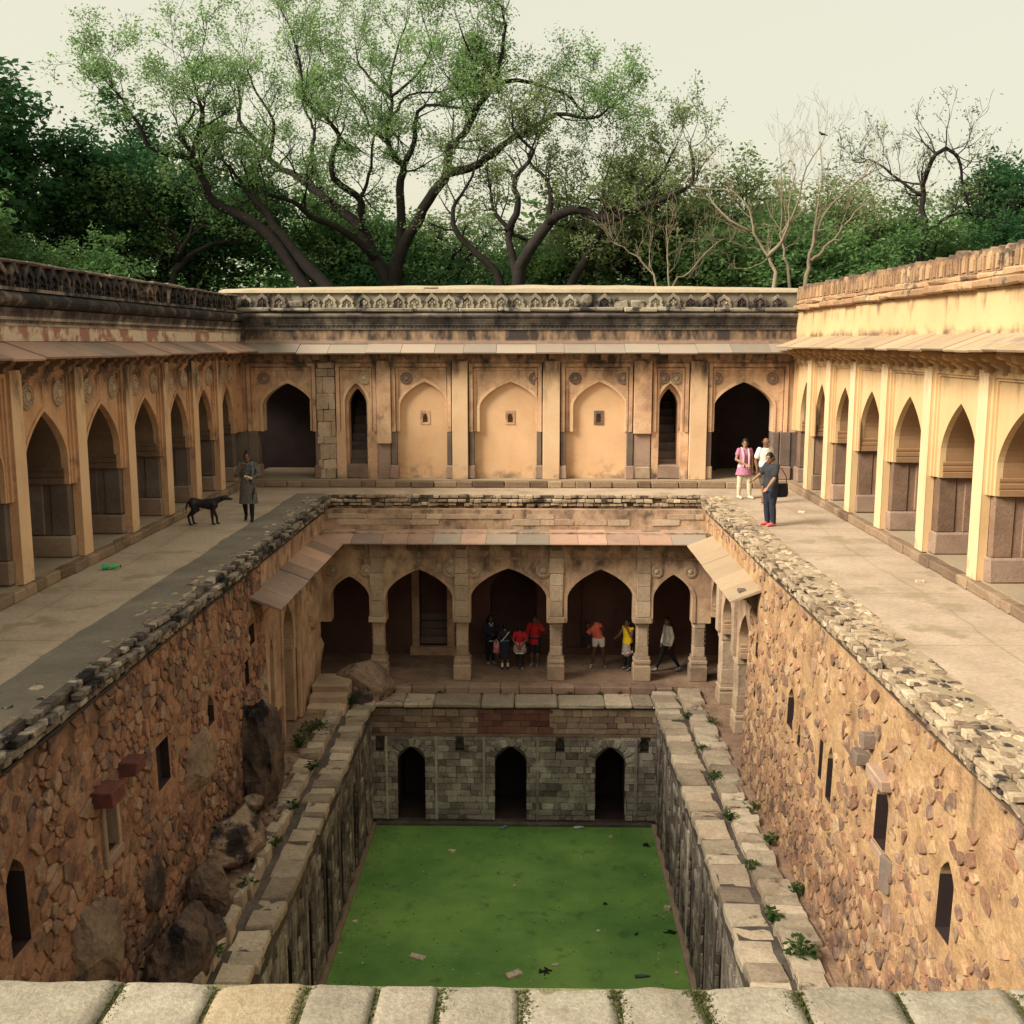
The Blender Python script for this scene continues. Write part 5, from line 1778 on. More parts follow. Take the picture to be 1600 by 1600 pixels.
def limb(mb, pts, rad, n=10):
    mb.tube(pts, rad, n)
    for p, r in zip(pts, rad):
        mb.ball(p, r, 10, 7)
def loft(mb, rings, n=14):
    vs, fs = [], []
    for c, u, v in rings:
        for k in range(n):
            a = 2*math.pi*k/n
            vs.append(c + u*math.cos(a) + v*math.sin(a))
    for i in range(len(rings)-1):
        for k in range(n):
            a, b = i*n + k, i*n + (k+1) % n
            fs.append((a, b, b+n, a+n))
    fs.append(tuple(range(n))[::-1])
    fs.append(tuple((len(rings)-1)*n + k for k in range(n)))
    mb.add(vs, fs)

BASE = dict(pelvis=(0, 0, .93), chest=(0, 0, 1.24), neck=(0, .01, 1.40), head=(0, -.015, 1.545),
            shR=(-.165, .01, 1.36), elR=(-.215, .03, 1.09), wrR=(-.215, -.06, .86),
            shL=(.165, .01, 1.36), elL=(.215, .03, 1.09), wrL=(.215, -.06, .86),
            hipR=(-.085, 0, .90), knR=(-.095, -.02, .49), anR=(-.10, .02, .085), toR=(-.115, -.14, .035),
            hipL=(.085, 0, .90), knL=(.095, -.02, .49), anL=(.10, .02, .085), toL=(.115, -.14, .035))
HAIRM = plain_mat('black_hair', (.012, .010, .010), .5, scale=60)
EYEM = plain_mat('dark_eye', (.01, .008, .008), .3)
SHOE = {}
def person(label, loc, rz, height, pose, skin, wear, hair='short', head_yaw=0.0, head_pitch=0.0, build=1.0, group=None):
    J = dict(BASE)
    J.update(pose)
    J = {k: Vector(v) for k, v in J.items()}
    root = thing('person', label, 'person', loc, rz, group)
    sc = height/1.66
    S_ = (sc, sc, sc)
    hs = (J['hipL'] - J['hipR']).normalized()
    ss = (J['shL'] - J['shR']).normalized()
    def fwd(side, axis):
        return side.cross(axis).normalized()
    sp1 = (J['chest'] - J['pelvis']).normalized()
    sp2 = (J['neck'] - J['chest']).normalized()
    def torso(mb, inf, lo=0.0, flare=None):
        w_ = build
        ms = ((hs + ss)*.5).normalized()
        R_ = [(J['pelvis'] - sp1*.09, hs, sp1, .135, .10), (J['pelvis'], hs, sp1, .158, .112),
              (J['pelvis'].lerp(J['chest'], .5), ms, sp1, .128, .092), (J['chest'], ss, sp2, .152, .108),
              ((J['shL'] + J['shR'])/2 - sp2*.02, ss, sp2, .155, .085), (J['neck'] - sp2*.0, ss, sp2, .062, .058)]
        rings = []
        for c, sd, ax, rx, ry in R_:
            rings.append((c, sd*(rx*w_ + inf), fwd(sd, ax)*(ry*w_ + inf)))
        if flare:
            z, r1, r2 = flare
            c = J['pelvis'] - sp1*z
            rings = [(c, hs*r1, fwd(hs, sp1)*r2)] + rings[1:]
        loft(mb, rings)
        for s in 'LR':
            mb.ball(J['sh' + s], .047*w_ + inf*.7, 10, 7)
    # one continuous body with neck, head, hands and feet
    body = MB()
    torso(body, 0)
    hd = J['head']
    rot = Matrix.Rotation(head_yaw, 3, 'Z') @ Matrix.Rotation(head_pitch, 3, 'X')
    hp = lambda x, y, z: hd + rot @ Vector((x, y, z))
    limb(body, [J['neck'] - sp2*.04, J['neck'].lerp(hd, .45)], [.056, .050])
    body.ball(hd, (.072, .088, .108), 14, 10)
    body.ball(hp(0, -.030, -.052), (.052, .056, .058), 10, 8)
    body.ball(hp(0, -.045, .035), (.056, .045, .045), 10, 7)
    limb(body, [hp(0, -.080, .018), hp(0, -.108, -.022)], [.010, .017], 6)
    body.ball(hp(0, -.090, -.058), (.024, .014, .008), 8, 5)
    body.ball(hp(0, -.078, -.088), (.026, .022, .018), 8, 5)
    for t in (-1, 1):
        body.ball(hp(t*.078, .008, -.005), (.012, .022, .032), 8, 6)
    for s in 'LR':
        sh, el, wr = J['sh' + s], J['el' + s], J['wr' + s]
        m1 = sh.lerp(el, .4)
        limb(body, [sh, m1, el], [.050, .046, .038])
        limb(body, [el, el.lerp(wr, .3), wr], [.038, .040, .027])
        d = (wr - el).normalized()
        side = d.cross(Vector((0, 1, 0)))
        side = side.normalized() if side.length > .1 else Vector((1, 0, 0))
        nrm = d.cross(side).normalized()
        palm = wr + d*.052
        loft(body, [(wr, side*.024, nrm*.018), (wr + d*.03, side*.034, nrm*.017), (wr + d*.085, side*.040, nrm*.014)], 8)
        for k, (o, L_) in enumerate(((-.030, .070), (-.010, .082), (.011, .077), (.030, .060))):
            p0 = wr + d*.075 + side*o
            limb(body, [p0, p0 + d*L_*.55 + nrm*.010, p0 + d*L_*.9 + nrm*.030], [.0105, .0098, .0085], 6)
        p0 = wr + d*.028 - side*.026
        limb(body, [p0, p0 + d*.03 - side*.026, p0 + d*.066 - side*.030 + nrm*.012], [.013, .012, .010], 6)
        hi, kn, an, to = J['hip' + s], J['kn' + s], J['an' + s], J['to' + s]
        limb(body, [hi, hi.lerp(kn, .35), kn], [.086*build, .078*build, .052])
        limb(body, [kn, kn.lerp(an, .3), an], [.050, .052, .034])
        fd = (to - an)
        limb(body, [an - Vector((fd.x, fd.y, 0)).normalized()*.045 - Vector((0, 0, .045)), an.lerp(to, .5) + Vector((0, 0, -.012)), to], [.034, .036, .030], 8)
    part('body', remeshed('body', body, skin, .011, 3), root, scale=S_)
    for t in (-1, 1):
        part('eye', MB().ball(hp(t*.030, -.088, .012), (.011, .006, .007), 6, 5), root, scale=S_, mat=EYEM)
    # hair
    h = MB()
    if hair != 'bald':
        h.ball(hp(0, .014, .026), (.084, .094, .100), 14, 10)
        for q in (-1, 1):
            h.ball(hp(q*.066, .03, -.02), (.022, .05, .055), 8, 6)
        if hair == 'bun':
            h.ball(hp(0, .02, .135), (.055, .055, .045), 10, 8)
        elif hair == 'pony':
            limb(h, [hp(0, .09, .05), hp(0, .15, -.03), hp(0, .14, -.18), hp(0, .10, -.32)], [.035, .042, .036, .014])
        elif hair == 'long':
            for q in (-.05, 0, .05):
                limb(h, [hp(q, .06, .02), hp(q*1.3, .11, -.12), hp(q*1.4, .13, -.30), hp(q*1.1, .15, -.46)], [.05, .055, .05, .022])
        elif hair == 'tail':
            limb(h, [hp(0, .09, .0), hp(.02, .11, -.10)], [.04, .022])
        else:
            h.ball(hp(0, .03, .05), (.082, .088, .088), 12, 9)
    else:
        h.ball(hp(0, .035, -.005), (.080, .072, .065), 12, 9)
    part('hair', remeshed('hair', h, HAIRM, .013, 2), root, scale=S_)
    # clothing
    for name, kind, prm, mat in wear:
        mb = MB()
        if kind == 'top':
            slv, flare, inf = prm
            torso(mb, inf, 0, flare)
            for s in 'LR':
                sh, el, wr = J['sh' + s], J['el' + s], J['wr' + s]
                if slv > 0:
                    e = sh.lerp(el, min(slv, 1.0))
                    limb(mb, [sh, sh.lerp(e, .5), e], [.047 + inf*.7, .044 + inf*1.0, .040 + inf*1.3])
                if slv > 1:
                    e = el.lerp(wr, slv - 1)
                    limb(mb, [el, e], [.040 + inf*1.4, .030 + inf*1.4])
        elif kind == 'bottom':
            ln, inf, r_end = prm
            loft(mb, [(J['pelvis'] - sp1*.10, hs*(.14*build + inf), fwd(hs, sp1)*(.105*build + inf)), (J['pelvis'], hs*(.160*build + inf), fwd(hs, sp1)*(.115*build + inf)),
                      (J['pelvis'] + sp1*.07, hs*(.145*build + inf), fwd(hs, sp1)*(.10*build + inf))])
            for s in 'LR':
                hi, kn, an = J['hip' + s], J['kn' + s], J['an' + s]
                e = hi.lerp(kn, min(ln, 1.0))
                limb(mb, [hi, hi.lerp(e, .5), e], [.09*build + inf, .080*build + inf, (.066 if ln < 1 else .056) + inf])
                if ln > 1:
                    e = kn.lerp(an, ln - 1)
                    limb(mb, [kn, kn.lerp(e, .4), e], [.054 + inf, .055 + inf, r_end])
        elif kind == 'tube':
            for pts, rad in prm:
                limb(mb, [Vector(p) for p in pts], rad)
        elif kind == 'shoes':
            for s in 'LR':
                an, to = J['an' + s], J['to' + s]
                f = Vector((to.x - an.x, to.y - an.y, 0)).normalized()
                mid = an.lerp(to, .5) + Vector((0, 0, -.012))
                dn = Vector((0, 0, -.045)) if abs(an.z - to.z) < .2 else (to - an).normalized()*.02
                limb(mb, [an - f*.05 + dn, mid, to + f*.015], [.041, .042, .036])
                limb(mb, [an + dn*.4, an + Vector((0, 0, prm))], [.046, .044])
        part(name, remeshed(name, mb, mat, .014, 3), root, scale=S_)
    return root

SK1 = plain_mat('tan_skin', (.36, .195, .115), .6, c2=(.33, .175, .10))
SK2 = plain_mat('brown_skin', (.20, .10, .06), .6, c2=(.18, .088, .052))
SK3 = plain_mat('dark_brown_skin', (.13, .065, .042), .6)
BLK = plain_mat('black_cloth', (.016, .016, .020), .85)
NAVY = plain_mat('navy_cloth', (.020, .022, .042), .85)
WHT = plain_mat('white_cotton', (.78, .75, .70), .85, c2=(.70, .67, .62), scale=10)
CRM = plain_mat('cream_cotton', (.62, .55, .40), .85, c2=(.54, .47, .34), scale=10)
KURTA = plain_mat('black_and_white_print', (.016, .016, .022), .85, c2=(.20, .185, .175), scale=70)
PNK = plain_mat('pink_checked_kurta', (.50, .22, .32), .85, c2=(.34, .13, .23), scale=45)
SCARF = plain_mat('pale_pink_scarf', (.66, .42, .46), .85, c2=(.55, .30, .38), scale=30)
GRY = plain_mat('charcoal_tshirt', (.040, .042, .048), .9, c2=(.03, .031, .036), scale=12)
RED = plain_mat('red_cotton', (.55, .018, .028), .8, c2=(.42, .012, .02), scale=8)
COR = plain_mat('coral_cotton', (.80, .20, .13), .8, c2=(.72, .15, .10), scale=8)
YEL = plain_mat('yellow_cotton', (.82, .56, .015), .8, c2=(.72, .47, .01), scale=8)
DEN = plain_mat('dark_denim', (.018, .022, .036), .9, c2=(.028, .032, .05), scale=25)
SHRT = plain_mat('grey_brown_shorts', (.10, .085, .08), .9, c2=(.07, .06, .055), scale=8)
PSH = plain_mat('coral_pink_shoes', (.80, .13, .13), .6, c2=(.85, .25, .22), scale=30)
SND = plain_mat('brown_leather', (.20, .09, .05), .6)
CSHO = plain_mat('cream_shoes', (.62, .56, .44), .7)
TRAIN = plain_mat('black_and_white_trainers', (.03, .03, .035), .6, c2=(.55, .54, .52), scale=26)
TEAL = plain_mat('teal_sash', (.10, .36, .33), .8)
PRINT = plain_mat('brown_white_print', (.24, .14, .12), .85, c2=(.58, .50, .46), scale=55)
DUP = plain_mat('slate_scarf', (.07, .085, .11), .85, c2=(.13, .15, .18), scale=20)

# woman on the left terrace, walking towards the viewer, one hand at her mouth, the other across her waist
person('woman in a dark printed kurta by the black dog, one hand at her mouth', (-6.26, 25.45, 0), R(8), 1.64,
       dict(elR=(-.26, -.05, 1.12), wrR=(-.10, -.16, 1.31), elL=(.25, .02, 1.10), wrL=(.07, -.20, 1.06), knL=(.085, -.10, .50), anL=(.08, -.08, .085), toL=(.09, -.25, .04),
            knR=(-.09, -.03, .49), anR=(-.09, .16, .16), toR=(-.09, .06, .035)), SK2,
       [('kurta', 'top', (1.25, (.50, .23, .19), .020), KURTA), ('leggings', 'bottom', (1.95, .008, .045), BLK), ('shoes', 'shoes', .02, BLK),
        ('scarf', 'tube', [([(-.10, -.07, 1.40), (0, -.10, 1.36), (.10, -.07, 1.40), (.12, .03, 1.40)], [.035]*4), ([(.12, -.07, 1.39), (.13, -.13, 1.24), (.12, -.14, 1.05), (.12, -.13, .92)], [.035, .04, .04, .03])], DUP)], 'bun', 0.05)
t = bpy.data.objects['person']
# small pale purse in her hand
solo('purse', MB().box(-.10, .10, -.02, .02, -.03, .03, b=.015).mesh('purse', CRM), 'small pale purse held by the woman in the printed kurta', 'purse', (-6.19, 25.23, 1.07), R(20), rot=(0, R(18), R(15)))

# three people on the right terrace
person('woman in a pink checked kurta with a pale scarf and cream trousers', (6.22, 29.45, 0), R(10), 1.62,
       dict(elR=(-.25, -.02, 1.10), wrR=(-.05, -.20, .98), elL=(.24, .05, 1.10), wrL=(.22, -.04, .86), knL=(.13, -.07, .50), anL=(.17, -.03, .085), toL=(.20, -.19, .035),
            knR=(-.12, .0, .49), anR=(-.13, .03, .085)), SK1,
       [('kurta', 'top', (.45, (.27, .25, .20), .022), PNK), ('trousers', 'bottom', (1.98, .018, .050), CRM), ('shoes', 'shoes', .0, CSHO),
        ('scarf', 'tube', [([(-.08, .05, 1.41), (-.085, -.07, 1.38), (-.08, -.15, 1.20), (-.08, -.15, .92)], [.030, .032, .036, .028]), ([(.08, .05, 1.41), (.085, -.07, 1.38), (.08, -.15, 1.20), (.08, -.16, .86)], [.030, .032, .036, .028])], SCARF)], 'short', R(-18), R(14))
person('balding man in a white t-shirt and dark shorts walking behind the man in charcoal', (6.58, 28.55, 0), R(22), 1.74,
       dict(elR=(-.25, .03, 1.09), wrR=(-.25, -.05, .86), elL=(.24, .06, 1.08), wrL=(.24, .02, .84), knR=(-.09, -.10, .50), anR=(-.12, -.18, .10), toR=(-.14, -.33, .06),
            knL=(.10, .02, .50), anL=(.11, .15, .12), toL=(.12, .02, .035)), SK2,
       [('tshirt', 'top', (.62, (.16, .19, .15), .026), WHT), ('shorts', 'bottom', (.92, .022, .06), SHRT), ('sandals', 'shoes', -.02, SND)], 'bald', R(20), R(12), 1.08)
person('man in a charcoal t-shirt with coral pink shoes pointing from the terrace edge', (5.98, 25.0, 0), R(-62), 1.72,
       dict(elR=(-.20, -.16, 1.14), wrR=(-.14, -.38, 1.04), elL=(.22, -.10, 1.09), wrL=(.18, -.24, .90), head=(0, -.06, 1.53)), SK1,
       [('tshirt', 'top', (.72, (.15, .185, .15), .026), GRY), ('trousers', 'bottom', (1.98, .022, .062), DEN), ('shoes', 'shoes', .0, PSH)], 'tail', R(14), R(20), 1.06)
bag = MB()
loft(bag, [(Vector((0, 0, -.17)), Vector((.13, 0, 0)), Vector((0, .06, 0))), (Vector((0, 0, -.10)), Vector((.165, 0, 0)), Vector((0, .085, 0))),
           (Vector((0, 0, .08)), Vector((.15, 0, 0)), Vector((0, .07, 0))), (Vector((0, 0, .15)), Vector((.10, 0, 0)), Vector((0, .03, 0)))])
bg_ = thing('shoulder_bag', 'black slouchy shoulder bag hanging beside the man in charcoal', 'bag', (6.24, 25.0, .84), R(20))
part('pouch', remeshed('pouch', bag, BLK, .014, 3), bg_)
part('strap', MB().tube([(-.12, 0, .10), (-.13, -.02, .30), (-.16, -.02, .48), (-.02, .03, .50), (.11, .02, .30), (.12, 0, .10)], [.012]*6, 5), bg_, mat=SND)

GZ = FZ
# schoolchildren and visitors in the lower gallery
person('child in dark uniform with a white collar, leftmost in the central arch', (-.74, 31.0, GZ), R(18), 1.46,
       dict(elR=(-.24, -.02, 1.10), wrR=(-.04, -.20, 1.06), elL=(.24, -.02, 1.10), wrL=(.06, -.22, 1.04)), SK3,
       [('sweater', 'top', (1.9, (.12, .18, .14), .024), NAVY), ('shirt_hem', 'tube', [([(-.16, -.02, .80), (0, -.14, .80), (.16, -.02, .80)], [.024]*3)], WHT),
        ('trousers', 'bottom', (1.95, .015, .055), BLK), ('shoes', 'shoes', .0, TRAIN),
        ('collar', 'tube', [([(-.06, -.08, 1.40), (0, -.125, 1.30), (.06, -.08, 1.40)], [.020, .016, .020])], WHT)], 'long', .1, .1)
person('child in a navy pinafore with a white strap and teal belt, seen from behind', (-.30, 30.45, GZ), R(190), 1.36,
       dict(elR=(-.22, -.05, 1.12), wrR=(-.08, -.22, 1.16), elL=(.22, -.05, 1.12), wrL=(.08, -.22, 1.16), head=(0, -.06, 1.50)), SK2,
       [('pinafore', 'top', (.5, (.52, .21, .17), .020), NAVY), ('belt', 'tube', [([(-.155, 0, 1.05), (-.10, .10, 1.05), (.10, .10, 1.05), (.155, 0, 1.05)], [.020]*4)], TEAL),
        ('shoulder_strap', 'tube', [([(-.13, .09, 1.36), (0, .128, 1.20), (.16, .08, 1.02)], [.018]*3)], WHT), ('socks', 'tube', [([(-.10, .02, .10), (-.10, .02, .20)], [.045, .045]), ([(.10, .02, .10), (.10, .02, .20)], [.045, .045])], WHT),
        ('shoes', 'shoes', -.02, BLK)], 'short')
pb = thing('satchel', 'small red printed satchel hanging at the hip of the child in navy', 'bag', (-.55, 30.5, GZ + .62))
part('pouch', MB().box(-.09, .09, -.05, .05, -.17, .16, b=.03, j=.008), pb, mat=plain_mat('red_print', (.42, .03, .06), .8, c2=(.6, .35, .35), scale=30))
part('strap', MB().tube([(-.06, 0, .15), (0, -.04, .26), (.06, 0, .15)], [.014]*3, 5), pb, mat=WHT)
person('child in a red top and printed tunic with hands clasped behind', (.13, 30.42, GZ), R(176), 1.32,
       dict(elR=(-.24, .06, 1.12), wrR=(-.06, .17, .92), elL=(.24, .06, 1.12), wrL=(.06, .18, .90), head=(0, -.09, 1.48)), SK2,
       [('red_top', 'top', (.55, (.0, .165, .13), .022), RED), ('printed_tunic', 'tube', [([(-.07, 0, .95), (-.10, 0, .72)], [.135, .15]), ([(.07, 0, .95), (.10, 0, .72)], [.135, .15])], PRINT),
        ('white_hem', 'tube', [([(-.19, 0, .64), (-.12, .12, .63), (.12, .12, .63), (.19, 0, .64), (.12, -.12, .63), (-.12, -.12, .63), (-.19, 0, .64)], [.026]*7)], WHT),
        ('leggings', 'bottom', (1.95, .010, .045), BLK), ('shoes', 'shoes', .0, TRAIN)], 'short')
person('person in a loose red t-shirt and dark shorts holding a phone to the ear', (.56, 30.75, GZ), R(-14), 1.52,
       dict(elL=(.30, -.03, 1.16), wrL=(.14, -.10, 1.44), elR=(-.24, .02, 1.09), wrR=(-.20, -.12, .90)), SK2,
       [('tshirt', 'top', (.8, (.20, .20, .16), .030), RED), ('shorts', 'bottom', (.90, .03, .07), NAVY), ('trainers', 'shoes', .0, TRAIN)], 'short', R(25), .1)
person('girl in a coral t-shirt and white shorts bending sideways', (2.40, 30.65, GZ), R(-4), 1.55,
       dict(pelvis=(.02, 0, .92), chest=(-.09, -.03, 1.20), neck=(-.22, -.05, 1.31), head=(-.33, -.08, 1.37), shR=(-.28, -.05, 1.20), shL=(-.08, -.03, 1.40),
            elR=(-.36, -.06, .98), wrR=(-.30, -.10, .78), elL=(.14, .04, 1.30), wrL=(.12, -.02, 1.06), hipR=(-.08, 0, .90), hipL=(.10, 0, .90),
            knR=(-.13, -.02, .49), anR=(-.19, .0, .085), toR=(-.23, -.15, .035), knL=(.15, -.02, .49), anL=(.20, .01, .085), toL=(.22, -.15, .035)), SK3,
       [('tshirt', 'top', (.6, (.08, .165, .13), .024), COR), ('shorts', 'bottom', (.42, .026, .08), WHT), ('shoes', 'shoes', .0, TRAIN)], 'pony', R(8), .1)
solo('backpack', remeshed('backpack', MB().ball((0, 0, 0), (.13, .10, .22), 12, 9), BLK, .014, 2), 'dark backpack swinging from the bending girl in coral', 'bag', (2.03, 30.55, GZ + .85), rot=(0, R(10), 0))
person('girl in a bright yellow top with patterned skirt beside the right hand column', (3.24, 30.45, GZ), R(-40), 1.50,
       dict(elR=(-.26, -.10, 1.12), wrR=(-.20, -.34, 1.10), elL=(.22, -.12, 1.14), wrL=(.08, -.16, 1.36)), SK2,
       [('yellow_top', 'top', (.0, (.16, .175, .14), .024), YEL), ('patterned_skirt', 'tube', [([(0, 0, .80), (0, 0, .60)], [.17, .19])], PRINT),
        ('white_trim', 'tube', [([(-.19, 0, .50), (-.10, -.15, .54), (.10, -.15, .60), (.19, 0, .62)], [.028]*4)], WHT),
        ('leggings', 'bottom', (1.95, .012, .05), BLK), ('shoes', 'shoes', .0, TRAIN)], 'tail', R(-10), 0)
person('girl with long dark hair in a white long sleeved top striding to the left', (4.36, 30.3, GZ), R(-72), 1.60,
       dict(elR=(-.22, .0, 1.09), wrR=(-.20, -.08, .84), elL=(.20, .06, 1.09), wrL=(.20, .0, .86), knR=(-.09, -.15, .50), anR=(-.09, -.30, .085), toR=(-.09, -.46, .05),
            knL=(.09, .12, .50), anL=(.09, .36, .13), toL=(.09, .24, .035)), SK2,
       [('top', 'top', (1.95, (.12, .165, .13), .020), WHT), ('leggings', 'bottom', (1.95, .008, .045), BLK), ('shoes', 'shoes', .02, TRAIN)], 'long', R(10))

# ------------------------------------------------------------------ black dog on the left terrace (faces +X)
def dog():
    mb = MB()
    rings = []
    for x, z, rx, rz_ in ((-.36, .545, .05, .07), (-.31, .530, .095, .120), (-.20, .515, .095, .112), (-.05, .495, .088, .105), (.08, .485, .102, .135), (.20, .49, .102, .142), (.28, .51, .080, .105)):
        rings.append((Vector((x, 0, z)), Vector((0, rx, 0)), Vector((0, 0, rz_))))
    loft(mb, rings, 14)
    limb(mb, [(.22, 0, .55), (.33, 0, .60), (.43, 0, .625)], [.085, .066, .056])
    mb.ball((.47, 0, .635), (.078, .058, .062), 12, 9)
    limb(mb, [(.51, 0, .622), (.575, 0, .605), (.61, 0, .602)], [.042, .032, .026])
    for t in (-1, 1):
        limb(mb, [(.43, t*.045, .675), (.41, t*.072, .645), (.42, t*.078, .60)], [.022, .024, .012], 6)
        # front leg: shoulder, elbow, wrist, paw
        o = .05 if t > 0 else -.02
        limb(mb, [(.20, t*.075, .47), (.165, t*.075, .33), (.185 + o, t*.072, .17), (.19 + o, t*.07, .05)], [.066, .048, .032, .027], 8)
        limb(mb, [(.19 + o, t*.07, .035), (.235 + o, t*.07, .022)], [.027, .023], 8)
        # hind leg: hip, knee forward, hock back, paw
        q = .0 if t > 0 else -.05
        limb(mb, [(-.27, t*.075, .50), (-.22 + q*.5, t*.085, .35), (-.335 + q, t*.080, .215), (-.305 + q, t*.078, .05)], [.100, .070, .033, .027], 8)
        limb(mb, [(-.305 + q, t*.078, .032), (-.255 + q, t*.078, .022)], [.027, .022], 8)
    limb(mb, [(-.37, 0, .56), (-.43, .01, .47), (-.455, .02, .36), (-.445, .03, .27)], [.030, .023, .018, .010], 7)
    d = thing('dog', 'lean black dog standing on the left terrace with its nose towards the woman', 'dog', (-7.12, 24.87, 0), R(4))
    part('body', remeshed('body', mb, plain_mat('black_coat', (.010, .009, .011), .5, c2=(.016, .014, .015), scale=20), .012, 4), d)
    part('muzzle_tip', MB().ball((.632, 0, .603), (.012, .016, .013), 7, 5), d, mat=SND)
    for t in (-1, 1):
        part('eye', MB().ball((.515, t*.045, .652), (.008, .006, .008), 6, 5), d, mat=EYEM)
dog()

# ------------------------------------------------------------------ litter
GLS = plain_mat('green_bottle_plastic', (.02, .45, .20), .25, c2=(.02, .38, .16), spec=.5)
CLR = plain_mat('pale_bottle_plastic', (.55, .60, .62), .25, c2=(.45, .52, .55), spec=.5)
CAPM = plain_mat('dark_cap', (.02, .08, .05), .5)
def bottle(label, loc, rz, mat, L_=.26, r=.038):
    b = thing('bottle', label, 'bottle', loc, rz)
    prof = [(0.001, 0), (r*.9, 0), (r, .01), (r, L_*.22), (r*.92, L_*.26), (r, L_*.30), (r, L_*.58), (r*.7, L_*.72), (r*.38, L_*.84), (r*.36, L_*.93)]
    part('shell', MB().lathe_y(prof, 12), b, (0, 0, r), mat=mat)
    part('cap', MB().lathe_y([(.001, L_*.93), (r*.42, L_*.93), (r*.42, L_), (.001, L_)], 10), b, (0, 0, r), mat=CAPM)
    if mat is GLS:
        part('paper_label', MB().lathe_y([(r*1.02, L_*.31), (r*1.02, L_*.55)], 12), b, (0, 0, r), mat=plain_mat('green_label', (.05, .30, .12), .6, c2=(.35, .45, .2), scale=40))
    return b
bottle('crushed bright green plastic bottle lying on the left terrace', (-7.55, 19.75, .0), R(-70), GLS, .34, .055)
bottle('pale plastic bottle floating by the right end of the far pool wall', (1.62, 27.66, WZ), R(-80), CLR, .30, .04)
bottle('bluish plastic bottle floating under the middle opening of the far pool wall', (-.36, 27.58, WZ), R(-50), plain_mat('bluish_plastic', (.16, .34, .38), .3), .28, .04)
bottle('dark bottle floating at the near right of the pool', (2.62, 20.75, WZ - .02), R(-85), plain_mat('smoky_plastic', (.10, .12, .11), .3), .32, .042)
PAP = plain_mat('dirty_paper', (.62, .56, .46), .8, c2=(.5, .36, .24), scale=12)
def scrap(label, loc, size, seed, mat=PAP, cat='litter', name='paper_scrap', hgt=.02):
    r = random.Random(seed)
    vs, fs, n, m_ = [], [], 6, 4
    for i in range(n + 1):
        for j in range(m_ + 1):
            x, y = (i/n - .5)*size[0]*(1 + .25*noise.noise(Vector((j*.9, seed, 0)))), (j/m_ - .5)*size[1]*(1 + .3*noise.noise(Vector((i*.8, seed, 4))))
            vs.append((x, y, .012 + hgt*(1 + noise.noise(Vector((i*.9 + seed, j*.9, 0))))))
    for i in range(n):
        for j in range(m_):
            a = i*(m_+1) + j
            fs.append((a, a+m_+1, a+m_+2, a+1))
    k = len(vs)
    edge = [i*(m_+1) for i in range(n+1)] + [n*(m_+1) + j for j in range(1, m_+1)] + [i*(m_+1) + m_ for i in range(n-1, -1, -1)] + [j for j in range(m_-1, 0, -1)]
    vs += [(vs[e][0], vs[e][1], -.01) for e in edge]
    for i in range(len(edge)):
        j = (i+1) % len(edge)
        fs.append((edge[i], edge[j], k + j, k + i))
    return solo(name, MB().add(vs, fs).mesh(name, mat), label, cat, loc, r.uniform(-.6, .6))
scrap('largest torn pale paper floating at the near left of the pool', (-1.94, 21.4, WZ), (.34, .16), 1)
scrap('crumpled pale orange wrapper floating at the near middle of the pool', (.12, 20.75, WZ), (.34, .18), 2, hgt=.05)
scrap('small pale scrap floating towards the far left of the pool', (-1.57, 26.3, WZ), (.18, .12), 3)
scrap('white scrap floating close to the right pool wall', (3.62, 23.5, WZ), (.14, .13), 4, hgt=.05)
scrap('yellowish scrap floating close to the left pool wall', (-3.5, 22.8, WZ), (.11, .09), 5)
scrap('white scrap floating just right of the dark cluster of twigs', (.99, 21.15, WZ), (.14, .07), 6)
scrap('tiny white scrap in the middle of the pool', (.08, 24.5, WZ), (.08, .06), 7)
scrap('tiny pale scrap floating right of the middle of the pool', (1.97, 22.5, WZ), (.08, .07), 8)
scrap('tiny white scrap near the far right corner of the pool', (2.58, 27.2, WZ), (.09, .06), 9)
scrap('small white scrap at the near left corner of the pool', (-3.62, 21.5, WZ), (.08, .06), 10)
scrap('tiny pale scrap at the near right corner of the pool', (3.5, 20.9, WZ), (.08, .06), 11)
scrap('white scrap lying on the right terrace floor', (7.35, 19.0, 0), (.14, .08), 12)
scrap('white scrap lying on the right terrace near the plinth', (7.2, 27.0, 0), (.16, .07), 13)
TWG = plain_mat('wet_dark_debris', (.02, .02, .018), .6)
def twigs(label, loc, seed, n=6, s=.16):
    r = random.Random(seed)
    mb = MB()
    for k in range(n):
        a, L_ = r.uniform(0, 3.1), r.uniform(.4, 1)*s
        c = (r.uniform(-s, s)*.6, r.uniform(-s, s)*.4)
        mb.tube([(c[0] - L_*math.cos(a), c[1] - L_*math.sin(a), .0), (c[0], c[1], r.uniform(.02, .05)), (c[0] + L_*math.cos(a), c[1] + L_*math.sin(a), .01)], [.012, .024, .010], 5)
    return solo('floating_twigs', mb.mesh('floating_twigs', TWG), label, 'debris', loc)
twigs('dark cluster of twigs floating at the near middle of the pool', (.72, 20.95, WZ), 1)
twigs('dark twigs floating beside the right pool wall', (3.62, 22.5, WZ), 2, 5, .14)
twigs('small dark stick floating near the right of the pool', (2.2, 23.7, WZ), 3, 2, .07)
twigs('small dark stick floating at the near right of the pool', (2.8, 22.4, WZ), 4, 2, .07)
twigs('dark debris drifting by the far right corner of the pool', (3.45, 26.7, WZ), 5, 5, .14)

